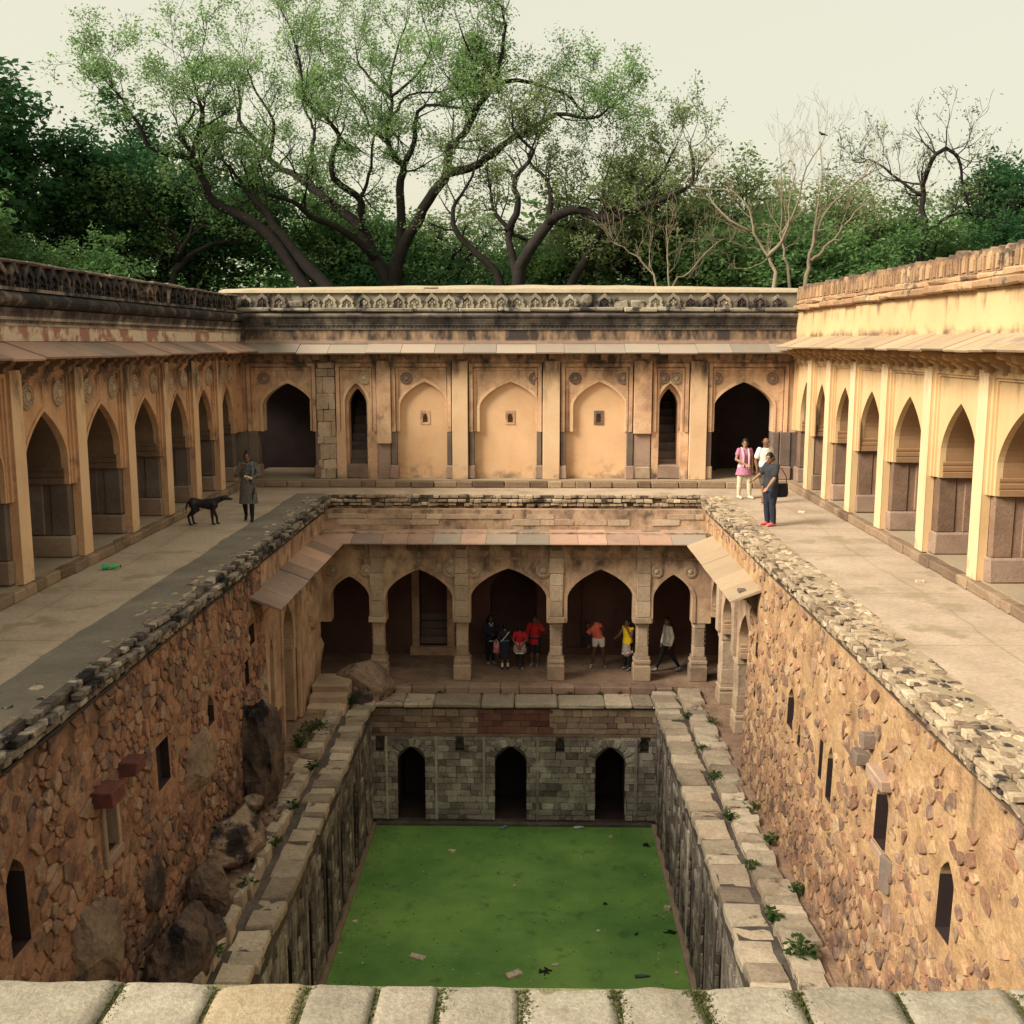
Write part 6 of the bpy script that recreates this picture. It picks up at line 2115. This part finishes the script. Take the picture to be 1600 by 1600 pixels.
# countless tiny flecks of rubbish and leaf drifting on the algae
for mt, n, sd_, nm in ((PAP, 110, 5, 'pale_flecks'), (TWG, 150, 6, 'dark_flecks')):
    r = random.Random(sd_)
    mb = MB()
    for k in range(n):
        side = r.random() < .45
        x = r.choice((-1, 1))*(PX - abs(r.gauss(0, .35)) - .16) if side else r.uniform(-3.6, 3.6)
        y, s = r.uniform(19.5, 27.7), r.uniform(.012, .036)
        a = r.uniform(0, 3.1)
        c, d = s*math.cos(a), s*math.sin(a)
        mb.add([(x - c, y - d, WZ + .002), (x + d*.6, y - c*.6, WZ + .004), (x + c, y + d, WZ + .002), (x - d*.6, y + c*.6, WZ + .004), (x, y, WZ + .016)], [(0, 1, 4), (1, 2, 4), (2, 3, 4), (3, 0, 4)])
    struct(nm, mb.mesh(nm, mt), 'stuff')

# ------------------------------------------------------------------ weeds on the ledges
def weed_mesh(seed, n, r, h, ls):
    g = np.random.default_rng(seed)
    V, F = [], []
    for k in range(n):
        a, q = g.uniform(0, 6.28), g.uniform(0, 1)**.6*r
        tip = np.array([q*math.cos(a), q*math.sin(a), h*g.uniform(.25, 1)*(1 - .4*q/r)])
        base = tip*np.array([.12, .12, 0])
        d = np.array([math.cos(a + g.normal(0, .5)), math.sin(a + g.normal(0, .5)), g.normal(.1, .4)])
        d /= np.linalg.norm(d)
        sd = np.cross(d, [g.normal(0, .3), g.normal(0, .3), 1.0])
        sd /= np.linalg.norm(sd) + 1e-9
        L_ = ls*g.uniform(.6, 1.3)
        o = len(V)
        V += [tip - d*L_*.5, tip + sd*L_*.34, tip + d*L_*.7, tip - sd*L_*.34]
        F.append((o, o+1, o+2, o+3))
        o = len(V)
        V += [base + [.004, 0, 0], tip + [.003, 0, 0], tip - [.003, 0, 0], base - [.004, 0, 0]]
        F.append((o, o+1, o+2, o+3))
    return np_mesh('weed', np.array(V), np.array(F), M['leaf_weed'])
W_ = [('leafy green weed tallest on the clear ledge just above the pale parapet', (4.62, 15.55, FZ), 70, .24, .42, .11),
      ('leafy weed on the riser of the clear ledge beyond the tallest weed', (4.40, 16.6, FZ), 60, .18, .30, .09),
      ('small weed at the foot of the right wall near its niche', (5.0, 17.5, FZ), 40, .14, .26, .08),
      ('small weed at the foot of the right wall beyond its neighbour', (4.98, 19.4, FZ), 40, .14, .28, .08),
      ('low spreading weed by the right wall under the framed window', (4.9, 21.0, FZ), 60, .30, .12, .07),
      ('weed on the riser midway along the clear ledge', (4.42, 18.4, FZ), 40, .14, .2, .07),
      ('dense weed on the riser of the clear ledge, a third of the way back', (4.40, 20.4, FZ), 50, .16, .24, .08),
      ('long trailing weed on the riser of the clear ledge, halfway back', (4.42, 22.4, FZ), 60, .18, .26, .08),
      ('small dark weed on the riser, nearer the right columns', (4.42, 24.2, FZ), 40, .12, .18, .07),
      ('grassy weed on the riser nearest the gallery', (4.40, 26.3, FZ), 50, .14, .22, .06),
      ('spiky grey green weed beside the base of a right column', (4.95, 25.9, FZ), 50, .18, .26, .05),
      ('leafy weed on the boulder side ledge close to the pale parapet', (-4.42, 15.4, FZ), 60, .20, .26, .09),
      ('broad patch of weeds across the far end of the boulder side ledge', (-4.75, 25.1, FZ), 150, .45, .34, .08),
      ('weed growing against the left wall by the tall boulder', (-4.95, 24.2, FZ), 80, .24, .36, .08),
      ('dark green weed at the corner below the broad grey boulder', (-4.25, 27.2, FZ), 70, .20, .36, .08),
      ('weed in the gap between the slabs of the boulder side ledge', (-4.38, 22.8, FZ), 60, .16, .26, .08),
      ('weed trailing down the gap midway along the boulder side ledge', (-4.36, 20.8, FZ), 60, .18, .22, .08),
      ('low weed in the gap below the flat rock ledge', (-4.36, 19.2, FZ), 50, .16, .18, .07),
      ('small weed at the foot of the slabs beside the round dark boulder', (-4.40, 17.6, FZ), 40, .14, .18, .07)]
for k, (lab, loc, n, r, h, ls) in enumerate(W_):
    solo('weed', weed_mesh(300 + k, n, r, h, ls), lab, 'plant', loc)
for k, (x, lab) in enumerate(((-2.0, 'tiny weed in the shelf crack below the second column from the left'), (1.5, 'tiny weed in the shelf crack just right of the third column'),
                              (2.3, 'tiny weed in the shelf crack below the girl in coral'), (2.9, 'tiny weed in the shelf crack left of the girl in yellow'))):
    solo('weed', weed_mesh(340 + k, 20, .11, .09, .05), lab, 'plant', (x, 28.68, FZ - .16))

# bird on the bare tree
bd = MB()
loft(bd, [(Vector((-.16, 0, 0)), Vector((0, .02, 0)), Vector((0, 0, .02))), (Vector((-.06, 0, .0)), Vector((0, .06, 0)), Vector((0, 0, .065))), (Vector((.06, 0, .02)), Vector((0, .06, 0)), Vector((0, 0, .07))), (Vector((.14, 0, .07)), Vector((0, .035, 0)), Vector((0, 0, .04)))], 10)
bd.ball((.16, 0, .10), .045, 8, 6)
limb(bd, [(.19, 0, .10), (.24, 0, .09)], [.014, .006], 6)
limb(bd, [(-.12, 0, 0), (-.22, 0, -.03), (-.34, 0, -.06)], [.03, .035, .025], 6)
for t in (-1, 1):
    limb(bd, [(.02, t*.05, .03), (-.10, t*.07, .0), (-.24, t*.05, -.03)], [.03, .035, .012], 6)
    bd.tube([(.02, t*.02, -.05), (.02, t*.02, -.14)], [.006, .006], 4)
solo('bird', remeshed('bird', bd, plain_mat('dark_feathers', (.05, .04, .04), .7), .014, 2), 'dark bird perched on the topmost twig of the bare trees', 'bird', (10.05, 37.75, 11.02), R(200), scale=.62)
# ------------------------------------------------------------------ trees
GZT = 3.6
def rnd_dir(r):
    return Vector((r.gauss(0, 1), r.gauss(0, 1), r.gauss(0, 1))).normalized()

def twig(mb, tips, r, p, d, L_, rad, lvl, wander=.28, up=.10, n=4, kids=(2, 4), kidlen=.62, spread=.75, minr=.006, sides=5):
    """A wandering branch with children; its last levels end in leaf points."""
    pts, rads = [Vector(p)], [rad]
    d = Vector(d).normalized()
    step = L_/n
    for i in range(n):
        d = (d + rnd_dir(r)*wander + Vector((0, 0, up))).normalized()
        pts.append(pts[-1] + d*step)
        rads.append(max(minr, rad*(1 - .62*(i+1)/n)))
    mb.tube(pts, rads, sides if rad > .03 else 3, cap=False)
    if lvl <= 0:
        tips.extend(pts[2:])
        return
    if lvl == 1:
        tips.extend(pts[-2:])
    for k in range(r.randint(*kids)):
        i = r.randint(max(1, n//3), n)
        base = pts[i]
        ax = rnd_dir(r)
        nd = ((pts[i] - pts[i-1]).normalized() + ax*spread + Vector((0, 0, .12))).normalized()
        twig(mb, tips, r, base, nd, L_*kidlen*r.uniform(.7, 1.15), max(minr, rads[i]*.72), lvl - 1, wander, up, n, kids, kidlen, spread, minr, sides)

def leaves(name, tips, mat, per, spread, size, seed, flat=.55):
    """Small leaf-shaped quads scattered round the twig ends."""
    g = np.random.default_rng(seed)
    T = np.array([tuple(t) for t in tips])
    C = np.repeat(T, per, axis=0) + g.normal(0, 1, (len(T)*per, 3))*np.array([spread, spread, spread*.62])
    n = len(C)
    d = g.normal(0, 1, (n, 3))
    d[:, 2] *= flat
    d /= np.linalg.norm(d, axis=1, keepdims=True)
    u = g.normal(0, 1, (n, 3)) + np.array([0, 0, 1.2])
    s = np.cross(d, u)
    s /= np.linalg.norm(s, axis=1, keepdims=True) + 1e-9
    L_ = (size*g.uniform(.55, 1.35, n))[:, None]
    V = np.stack([C - d*L_*.5, C + s*L_*.27, C + d*L_*.6, C - s*L_*.27], axis=1).reshape(-1, 3)
    return np_mesh(name, V, np.arange(4*n).reshape(-1, 4), mat)

def smooth_line(pts, k=3):
    """Catmull-Rom through 3-D points."""
    P = [Vector(p) for p in pts]
    P = [P[0]*2 - P[1]] + P + [P[-1]*2 - P[-2]]
    out = []
    for i in range(1, len(P)-2):
        a, b, c, d = P[i-1], P[i], P[i+1], P[i+2]
        for t in range(k):
            u = t/k
            out.append(.5*((2*b) + (c-a)*u + (2*a - 5*b + 4*c - d)*u*u + (3*b - a - 3*c + d)*u**3))
    out.append(P[-2])
    return out

def limbed_tree(name, label, cat, x0, y0, limbs, seed, bark, leafm, per, spread, size, twig_len=1.5, twig_lvl=2, density=1.0, start=.35, up=.10, minr=.008, group=None, kids=(2, 4), wob=.05):
    """limbs: (radius at the foot, radius at the tip, depth drift, depth at the foot, [(x, z) ...]) in metres."""
    r = random.Random(seed)
    t = thing(name, label, cat, (x0, y0, GZT), group=group)
    mb, tips = MB(), []
    for r0, r1, drift, dy0, xz in limbs:
        n = len(xz)
        pts = [Vector((x - x0, dy0 + drift*(i/(n-1))**1.2 + r.uniform(-.15, .15), z - GZT)) for i, (x, z) in enumerate(xz)]
        ln = smooth_line(pts, 3)
        for i in range(1, len(ln) - 1):
            ln[i] = ln[i] + rnd_dir(r)*wob
        m_ = len(ln)
        rad = [r0 + (r1 - r0)*(i/(m_-1))**.8 for i in range(m_)]
        mb.tube(ln, rad, 8, cap=True)
        for i in range(int(m_*start), m_):
            cnt = density*(1.0 if i < m_-1 else 3.0)
            cnt = int(cnt) + (1 if r.random() < cnt % 1 else 0)
            for _ in range(cnt):
                dd = (ln[i] - ln[i-1]).normalized()
                nd = (dd*.5 + rnd_dir(r)*.95 + Vector((0, 0, .30)))
                twig(mb, tips, r, ln[i], nd, twig_len*r.uniform(.55, 1.25), max(minr, min(.045, rad[i]*.45)), twig_lvl, .30, up, 4, kids, .62, .8, minr)
    part('trunk', mb.mesh('trunk', bark, True), t)
    if leafm is not None and tips:
        part('crown', leaves('crown', tips, leafm, per, spread, size, seed), t)
    return t, len(tips)

GA = [(-5.4, 3.6)]
limbsA = [
 (.31, .05, 2.5, 0, [(-5.1, 3.4), (-5.2, 6.4), (-5.8, 7.4), (-6.3, 8.6), (-6.7, 9.0), (-7.2, 9.4), (-8.0, 10.0), (-8.6, 10.5), (-9.4, 11.0), (-10.1, 11.4), (-10.6, 12.2), (-11.4, 12.9), (-11.5, 13.8), (-11.6, 14.6)]),
 (.11, .03, 1.0, 1.9, [(-10.1, 11.4), (-10.3, 11.7), (-10.2, 13.2), (-10.9, 14.4), (-11.3, 15.3)]),
 (.13, .04, -1.0, .3, [(-6.3, 8.6), (-6.3, 9.1), (-6.3, 9.7), (-6.1, 10.0), (-5.8, 10.9), (-5.6, 12.0)]),
 (.16, .03, -3.0, .3, [(-6.3, 9.2), (-6.4, 9.8), (-7.1, 10.3), (-7.3, 10.6), (-7.3, 11.3), (-6.9, 11.9), (-7.2, 12.4), (-7.8, 12.9), (-8.1, 13.4), (-8.1, 13.8), (-8.2, 14.8), (-8.5, 15.8)]),
 (.12, .03, 2.0, 1.0, [(-8.0, 10.0), (-8.4, 11.5), (-8.4, 12.4), (-8.5, 12.9), (-8.9, 13.6), (-9.2, 15.1)]),
 (.26, .03, 1.5, .2, [(-5.0, 3.4), (-5.1, 6.5), (-4.8, 8.2), (-4.8, 10.2), (-4.7, 11.1), (-5.2, 11.7), (-5.3, 12.4), (-5.2, 13.7), (-5.2, 15.1), (-4.6, 16.6)]),
 (.13, .025, -2.5, .9, [(-4.7, 11.1), (-4.2, 12.0), (-4.1, 12.8), (-3.6, 13.2), (-2.1, 13.0), (-1.2, 13.2)]),
 (.09, .02, 2.0, 1.3, [(-5.2, 13.8), (-5.9, 14.5), (-6.6, 15.4), (-6.9, 16.3)]),
 (.08, .02, -1.5, 1.3, [(-5.2, 13.9), (-5.0, 14.0), (-4.1, 14.6), (-3.5, 15.5), (-3.8, 16.6)]),
 (.08, .02, -2.0, 1.1, [(-5.3, 12.9), (-4.9, 13.3), (-4.3, 13.7), (-3.0, 13.8), (-2.2, 14.1)]),
 (.10, .02, 2.5, 1.1, [(-5.3, 12.1), (-5.4, 12.2), (-6.2, 13.0), (-6.8, 14.2), (-7.6, 15.3)]),
 (.29, .03, -2.0, -.2, [(-5.0, 3.4), (-5.0, 6.6), (-4.7, 7.6), (-4.0, 8.9), (-3.3, 9.9), (-2.8, 10.6), (-2.8, 11.4), (-2.4, 11.8), (-1.9, 12.3), (-1.4, 13.2), (-1.0, 13.7), (-0.6, 15.1), (-0.6, 16.0), (-1.0, 16.6)]),
 (.10, .02, -1.5, -1.3, [(-1.4, 13.3), (-1.7, 14.3), (-2.2, 15.5)]),
 (.11, .02, 2.0, -1.4, [(-1.0, 13.7), (-0.1, 13.9), (1.4, 13.7), (2.2, 13.2), (2.8, 12.5)]),
 (.18, .02, -2.0, -.9, [(-2.8, 10.6), (-1.6, 10.9), (-0.7, 11.5), (-0.0, 11.9), (1.3, 12.5), (2.6, 12.4), (3.2, 12.6), (3.6, 12.9)]),
 (.17, .03, -3.0, .2, [(-5.8, 7.5), (-6.7, 8.4), (-8.1, 9.0), (-8.7, 9.5), (-10.0, 9.8), (-10.7, 10.1), (-10.8, 10.7)]),
]
_, nA = limbed_tree('spreading_tree', 'tallest spreading tree with dark forked limbs and sparse light green leaves behind the rear wall', 'tree', -5.4, 44, limbsA, 5,
                M['bark'], M['leaf_light'], 10, .20, .105, 1.75, 2, 1.0, .40)
limbsB = [
 (.28, .05, -1.0, 0, [(-.1, 3.4), (-0.1, 6.3), (0.2, 7.3), (1.1, 8.5), (2.0, 8.9), (3.1, 8.6), (3.8, 8.8), (4.9, 9.2), (6.1, 9.8), (6.0, 11.0)]),
 (.20, .03, 2.0, .1, [(-.2, 3.4), (-0.1, 6.4), (-0.4, 7.9), (-0.4, 8.4), (-0.9, 8.9), (-1.1, 9.7), (-1.3, 10.8)]),
 (.15, .03, -1.5, .6, [(-0.4, 8.3), (-0.1, 9.2), (-0.2, 10.0), (0.1, 10.5), (0.5, 11.0), (-0.2, 11.6), (-0.3, 12.3)]),
 (.14, .03, 1.5, -.3, [(1.1, 8.5), (1.1, 8.8), (1.0, 10.1), (0.3, 10.8), (.6, 11.8)]),
 (.20, .03, 1.0, .3, [(-.3, 3.4), (-0.7, 6.3), (-1.5, 7.4), (-2.4, 8.3), (-2.5, 9.1), (-2.0, 9.9), (-1.5, 11.3)]),
]
_, nB = limbed_tree('spreading_tree', 'crooked dark tree with a long limb reaching right, right of the tallest tree', 'tree', -.1, 41, limbsB, 8, M['bark'], M['leaf_olive'], 7, .18, .105, 1.35, 2, .9, .42)
limbsC = [(.22, .04, 1.0, 0, [(1.6, 3.4), (1.9, 6.2), (2.6, 7.5), (3.1, 8.4), (3.5, 8.9), (4.1, 9.6), (4.3, 10.6)]),
          (.12, .03, -1.0, .3, [(3.1, 8.4), (3.9, 9.4), (5.1, 10.2), (5.8, 11.4)]), (.1, .03, 1.0, .4, [(3.5, 8.9), (3.2, 10.0), (3.5, 11.2)])]
_, nC = limbed_tree('spreading_tree', 'leaning dark tree under the reaching limb with an olive crown', 'tree', 1.6, 43, limbsC, 9, M['bark'], M['leaf_olive'], 7, .2, .105, 1.5, 2, 1.0, .4)
limbsD = [
 (.30, .05, 1.0, 0, [(-5.6, 3.4), (-6.9, 6.1), (-8.1, 7.3), (-8.9, 8.4), (-9.5, 9.2), (-10.0, 9.7), (-10.6, 10.6)]),
 (.27, .03, -1.0, .3, [(-6.2, 3.4), (-7.7, 6.1), (-9.3, 8.2), (-10.9, 9.1), (-11.2, 9.9), (-11.5, 10.7), (-11.1, 12.1), (-11.2, 12.7), (-11.5, 13.8)]),
 (.12, .02, -1.5, -.5, [(-11.5, 10.6), (-12.7, 10.8), (-13.1, 11.5), (-13.4, 12.1), (-13.8, 12.8), (-14.2, 13.2)]),
 (.10, .02, 1.5, -.5, [(-11.5, 10.7), (-12.0, 11.5), (-11.6, 12.4), (-12.3, 13.4)]),
]
_, nD = limbed_tree('spreading_tree', 'leaning tree left of the tallest tree whose trunk slants up to the left', 'tree', -5.6, 40, limbsD, 12, M['bark'], M['leaf_light'], 9, .19, .105, 1.5, 2, 1.1, .5)
limbsG = [(.16, .03, .5, 0, [(-13.4, 3.4), (-13.0, 6.4), (-12.6, 7.4), (-13.2, 8.4), (-14.2, 9.2)]), (.13, .03, 1, .1, [(-12.8, 6.8), (-12.0, 7.6), (-10.9, 8.0), (-10.2, 8.6)]),
          (.10, .03, -1, .1, [(-12.7, 7.2), (-11.9, 8.4), (-11.6, 9.3)])]
limbed_tree('dark_tree', 'small dark forked tree behind the left arcade corner', 'tree', -13.2, 41, limbsG, 13, M['bark'], M['leaf_mid'], 3, .2, .15, 1.4, 2, 1.1, .4)

# bare pale trees on the right
E1 = [(.09, .015, .5, 0, [(8.5, 3.4), (8.5, 6.0), (8.5, 6.5), (8.3, 7.0), (7.8, 7.8), (7.6, 8.5), (7.1, 9.1), (5.9, 9.3)]), (.08, .015, -.8, .2, [(8.3, 7.0), (8.6, 7.4), (8.8, 7.8), (8.8, 8.5), (8.9, 9.6)]),
      (.05, .012, .6, .2, [(7.8, 7.8), (7.0, 8.2), (6.4, 8.9), (6.2, 9.8)])]
E2 = [(.075, .010, .6, 0, [(9.1, 3.4), (9.1, 6.0), (8.9, 7.0), (8.8, 7.8), (8.8, 9.1), (8.7, 10.6)]), (.05, .012, -.8, .2, [(8.8, 7.8), (9.2, 8.6), (9.4, 9.8), (9.9, 10.8)])]
E3 = [(.10, .010, .3, 0, [(9.7, 3.4), (9.7, 6.0), (9.8, 6.9), (9.9, 7.6), (10.0, 8.5), (10.15, 9.5), (10.05, 10.93)]), (.07, .012, -.8, 0, [(9.8, 6.9), (10.1, 7.2), (10.5, 7.6), (10.9, 8.2), (11.5, 8.9), (12.2, 9.6)]),
      (.06, .012, .9, .1, [(9.9, 7.6), (10.3, 8.5), (11.1, 9.3), (11.9, 9.9), (12.3, 10.5)])]
F1 = [(.05, .012, .4, 0, [(4.6, 3.4), (4.6, 6.0), (4.4, 6.6), (3.7, 7.2), (3.2, 7.5)]), (.05, .012, -.4, 0, [(5.0, 3.4), (5.0, 6.0), (4.9, 7.0), (4.8, 7.9)]), (.05, .012, .4, 0, [(5.1, 3.4), (5.1, 6.0), (5.7, 6.5), (6.3, 7.2), (6.8, 7.6)])]
for lab, x, y, lm, sd in (('bare pale tree leftmost of the three behind the right corner', 8.5, 37, E1, 31), ('straight bare pale tree in the middle of the three behind the right corner', 9.1, 37.3, E2, 32),
                          ('bare pale tree rightmost of the three, its boughs fanning right', 9.7, 37.6, E3, 33), ('low bare pale bush of forked stems left of the bare trees', 5.0, 37, F1, 34)):
    limbed_tree('bare_tree', lab, 'tree', x, y, lm, sd, M['bark_pale'], None, 0, 0, 0, 1.15, 2, 1.1, .40, .16, .004, 'bare pale trees behind the right corner', (2, 3), .04)

# dense crowned trees: one mesh of each kind, copied
def dense_proto(seed, H, Rr, leafm, per, size, trunk_r=.22, lean=.0, lobes=9, flat=.75):
    r = random.Random(seed)
    mb, tips = MB(), []
    top = Vector((lean*H, r.uniform(-.5, .5), H*.42))
    tr = [Vector((0, 0, -.4)), Vector((lean*H*.3, 0, H*.18)), top]
    mb.tube(smooth_line(tr, 3), [trunk_r*(1 - .4*i/6) for i in range(7)], 7)
    for k in range(lobes):
        a = 2*math.pi*(k + r.uniform(-.3, .3))/lobes*1.618
        q = Rr*r.uniform(.25, 1.0)
        z = H*(.50 + .46*r.random()*(1 - .55*(q/Rr)**2))
        e = Vector((top.x + q*math.cos(a), top.y + q*math.sin(a), z))
        mid = top.lerp(e, .5) + Vector((r.uniform(-.4, .4), r.uniform(-.4, .4), r.uniform(-.2, .5)))
        ln = smooth_line([tr[1].lerp(top, r.uniform(.5, 1)), mid, e], 3)
        mb.tube(ln, [trunk_r*.5*(1 - .8*i/(len(ln)-1)) + .012 for i in range(len(ln))], 5, cap=False)
        for i in range(3, len(ln)):
            for _ in range(3 if i < len(ln)-1 else 6):
                nd = rnd_dir(r)*1.0 + Vector((0, 0, .25)) + (ln[i]-ln[i-1]).normalized()*.5
                twig(mb, tips, r, ln[i], nd, Rr*.36*r.uniform(.7, 1.2), .025, 1, .32, .05, 3, (2, 4), .7, .9, .007, 4)
    return mb.mesh('trunk', M['bark'], True), leaves('crown', tips, leafm, int(per*1.5), .22, size*.9, seed, .5), len(tips)

PROTO = {'dark': dense_proto(41, 8.5, 4.0, M['leaf_dark'], 9, .24, lobes=15), 'mid': dense_proto(42, 7.5, 3.8, M['leaf_mid'], 9, .23, lobes=15),
         'dark2': dense_proto(43, 9.5, 3.6, M['leaf_dark'], 9, .24, lobes=15, lean=.08), 'olive': dense_proto(44, 7.0, 3.6, M['leaf_olive'], 7, .19, lobes=14, lean=-.05),
         'mid2': dense_proto(45, 6.0, 3.2, M['leaf_mid'], 9, .22, lobes=13), 'light': dense_proto(46, 7.0, 3.4, M['leaf_light'], 6, .18, lobes=13)}
TREES = [
 ('dark', -20.6, 38.5, 1.22, 1.0, 'tall dense dark tree filling the upper left edge above the left arcade'),
 ('dark2', -17.0, 44, 1.02, 2.1, 'dark round headed tree right of the tall dense tree at the upper left edge'),
 ('mid', -18.6, 36.5, .70, .3, 'bright mid green bushy tree low at the left edge behind the left parapet'),
 ('mid2', -15.0, 37.5, .66, 1.4, 'low mid green tree over the left parapet'),
 ('light', -15.6, 47, 1.12, 3.3, 'yellow green tree showing between the dark trees on the left'),
 ('dark2', -13.0, 46, .90, 4.0, 'dark tree behind the slanting trunk left of the tallest tree'),
 ('mid', -8.5, 50, .98, 5.1, 'mid green tree behind the left limbs of the tallest tree'),
 ('light', -3.2, 50, .92, .8, 'pale green tree behind the forked trunk of the tallest tree'),
 ('mid', 1.5, 50, .78, 2.6, 'low bushy tree behind the crooked dark tree'),
 ('olive', 5.2, 47, 1.15, 1.9, 'olive feathery tree above the middle of the bare pale bush'),
 ('mid', 7.5, 45, .82, 3.9, 'mid green bushy tree directly behind the leftmost bare tree'),
 ('olive', 9.6, 48, 1.10, 4.4, 'olive crowned tree rising behind the bare pale trees'),
 ('olive', 14.2, 47, 1.0, 1.2, 'olive tree right of the bare pale trees'),
 ('mid2', 11.5, 42.5, .85, 2.3, 'bushy green tree between the bare trees and the right parapet'),
 ('mid', 15.5, 44, .72, 5.6, 'bushy green tree over the right parapet, left of the rightmost trees'),
 ('dark2', 20.5, 44, .92, .5, 'dark layered tree at the right edge above the right parapet'),
 ('mid', 21.5, 49, .9, 3.0, 'mid green tree behind the dark layered tree at the right edge'),
 ('dark', 18.2, 41, .62, 4.9, 'low dark tree close behind the right parapet'),
]
root0 = {}
for kind, x, y, s, rz_, lab in TREES:
    tm, cm_, _n = PROTO[kind]
    t = thing('dense_tree', lab, 'tree', (x, y, GZT - .2), rz_, 'dense trees behind the stepwell')
    t.scale = (s, s, s)
    part('trunk', tm, t)
    part('crown', cm_, t)
# crooked dark tree with a drooping top on the right
limbsH = [(.16, .03, .4, 0, [(14.6, 3.4), (14.9, 6.5), (15.1, 8.2), (15.0, 9.6), (15.2, 10.8), (15.8, 11.3), (16.4, 10.8), (16.6, 9.8), (17.0, 8.9)]),
          (.08, .02, -.6, .1, [(15.1, 8.2), (15.9, 8.8), (16.9, 8.9), (17.9, 8.6)]), (.07, .02, .6, .1, [(15.0, 9.6), (14.2, 10.2), (13.3, 10.9), (12.6, 10.9)])]
limbed_tree('crooked_tree', 'thin dark crooked tree whose top droops over, right of the bare pale trees', 'tree', 14.6, 42, limbsH, 51, M['bark'], M['leaf_olive'], 1, .2, .12, 1.2, 2, 1.4, .35)

# the far wood that closes the view, one mass
g = np.random.default_rng(9)
tips = []
for k in range(430):
    x = g.uniform(-40, 40)
    y = g.uniform(52, 66)
    z = GZT + g.uniform(.3, 1)**.8*(5.0 + 1.0*math.sin(x*.4) + g.uniform(-1, .8))
    for _ in range(26):
        tips.append((x + g.normal(0, 1.1), y + g.normal(0, 1.1), z + g.normal(0, .75)))
me = leaves('woodland', tips, M['leaf_mid'], 6, .35, .34, 10, .5)
struct('woodland', me, 'stuff')
tips = []
for k in range(170):
    x = g.uniform(-24, 24)
    y = g.uniform(44.5, 51)
    z = GZT + g.uniform(.0, 3.6)
    for _ in range(24):
        tips.append((x + g.normal(0, .9), y + g.normal(0, .7), z + g.normal(0, .5)))
struct('undergrowth', leaves('undergrowth', tips, M['leaf_dark'], 6, .3, .27, 11, .5), 'stuff')
# low ferny plants at the foot of the trees, showing over the left end of the rear parapet
for k, (x, y, lab) in enumerate(((-7.6, 34.6, 'feathery green plant over the left corner of the rear parapet'), (-6.4, 34.9, 'feathery green plant just right of the left corner plant'), (-5.2, 35.2, 'sparse green plant on the roof below the tallest tree'))):
    solo('fern_plant', weed_mesh(400 + k, 160, .55, .62, .12), lab, 'plant', (x, y - 1.6, 5.05), 0)
print('tips', nA, nB, nC, nD, [p[2] for p in PROTO.values()])

_t, _seen = 0, set()
for o in bpy.data.objects:
    if o.type == 'MESH' and o.data.name not in _seen:
        _seen.add(o.data.name)
        _t += len(o.data.loops) - 2*len(o.data.polygons)
print('TRIS', _t)
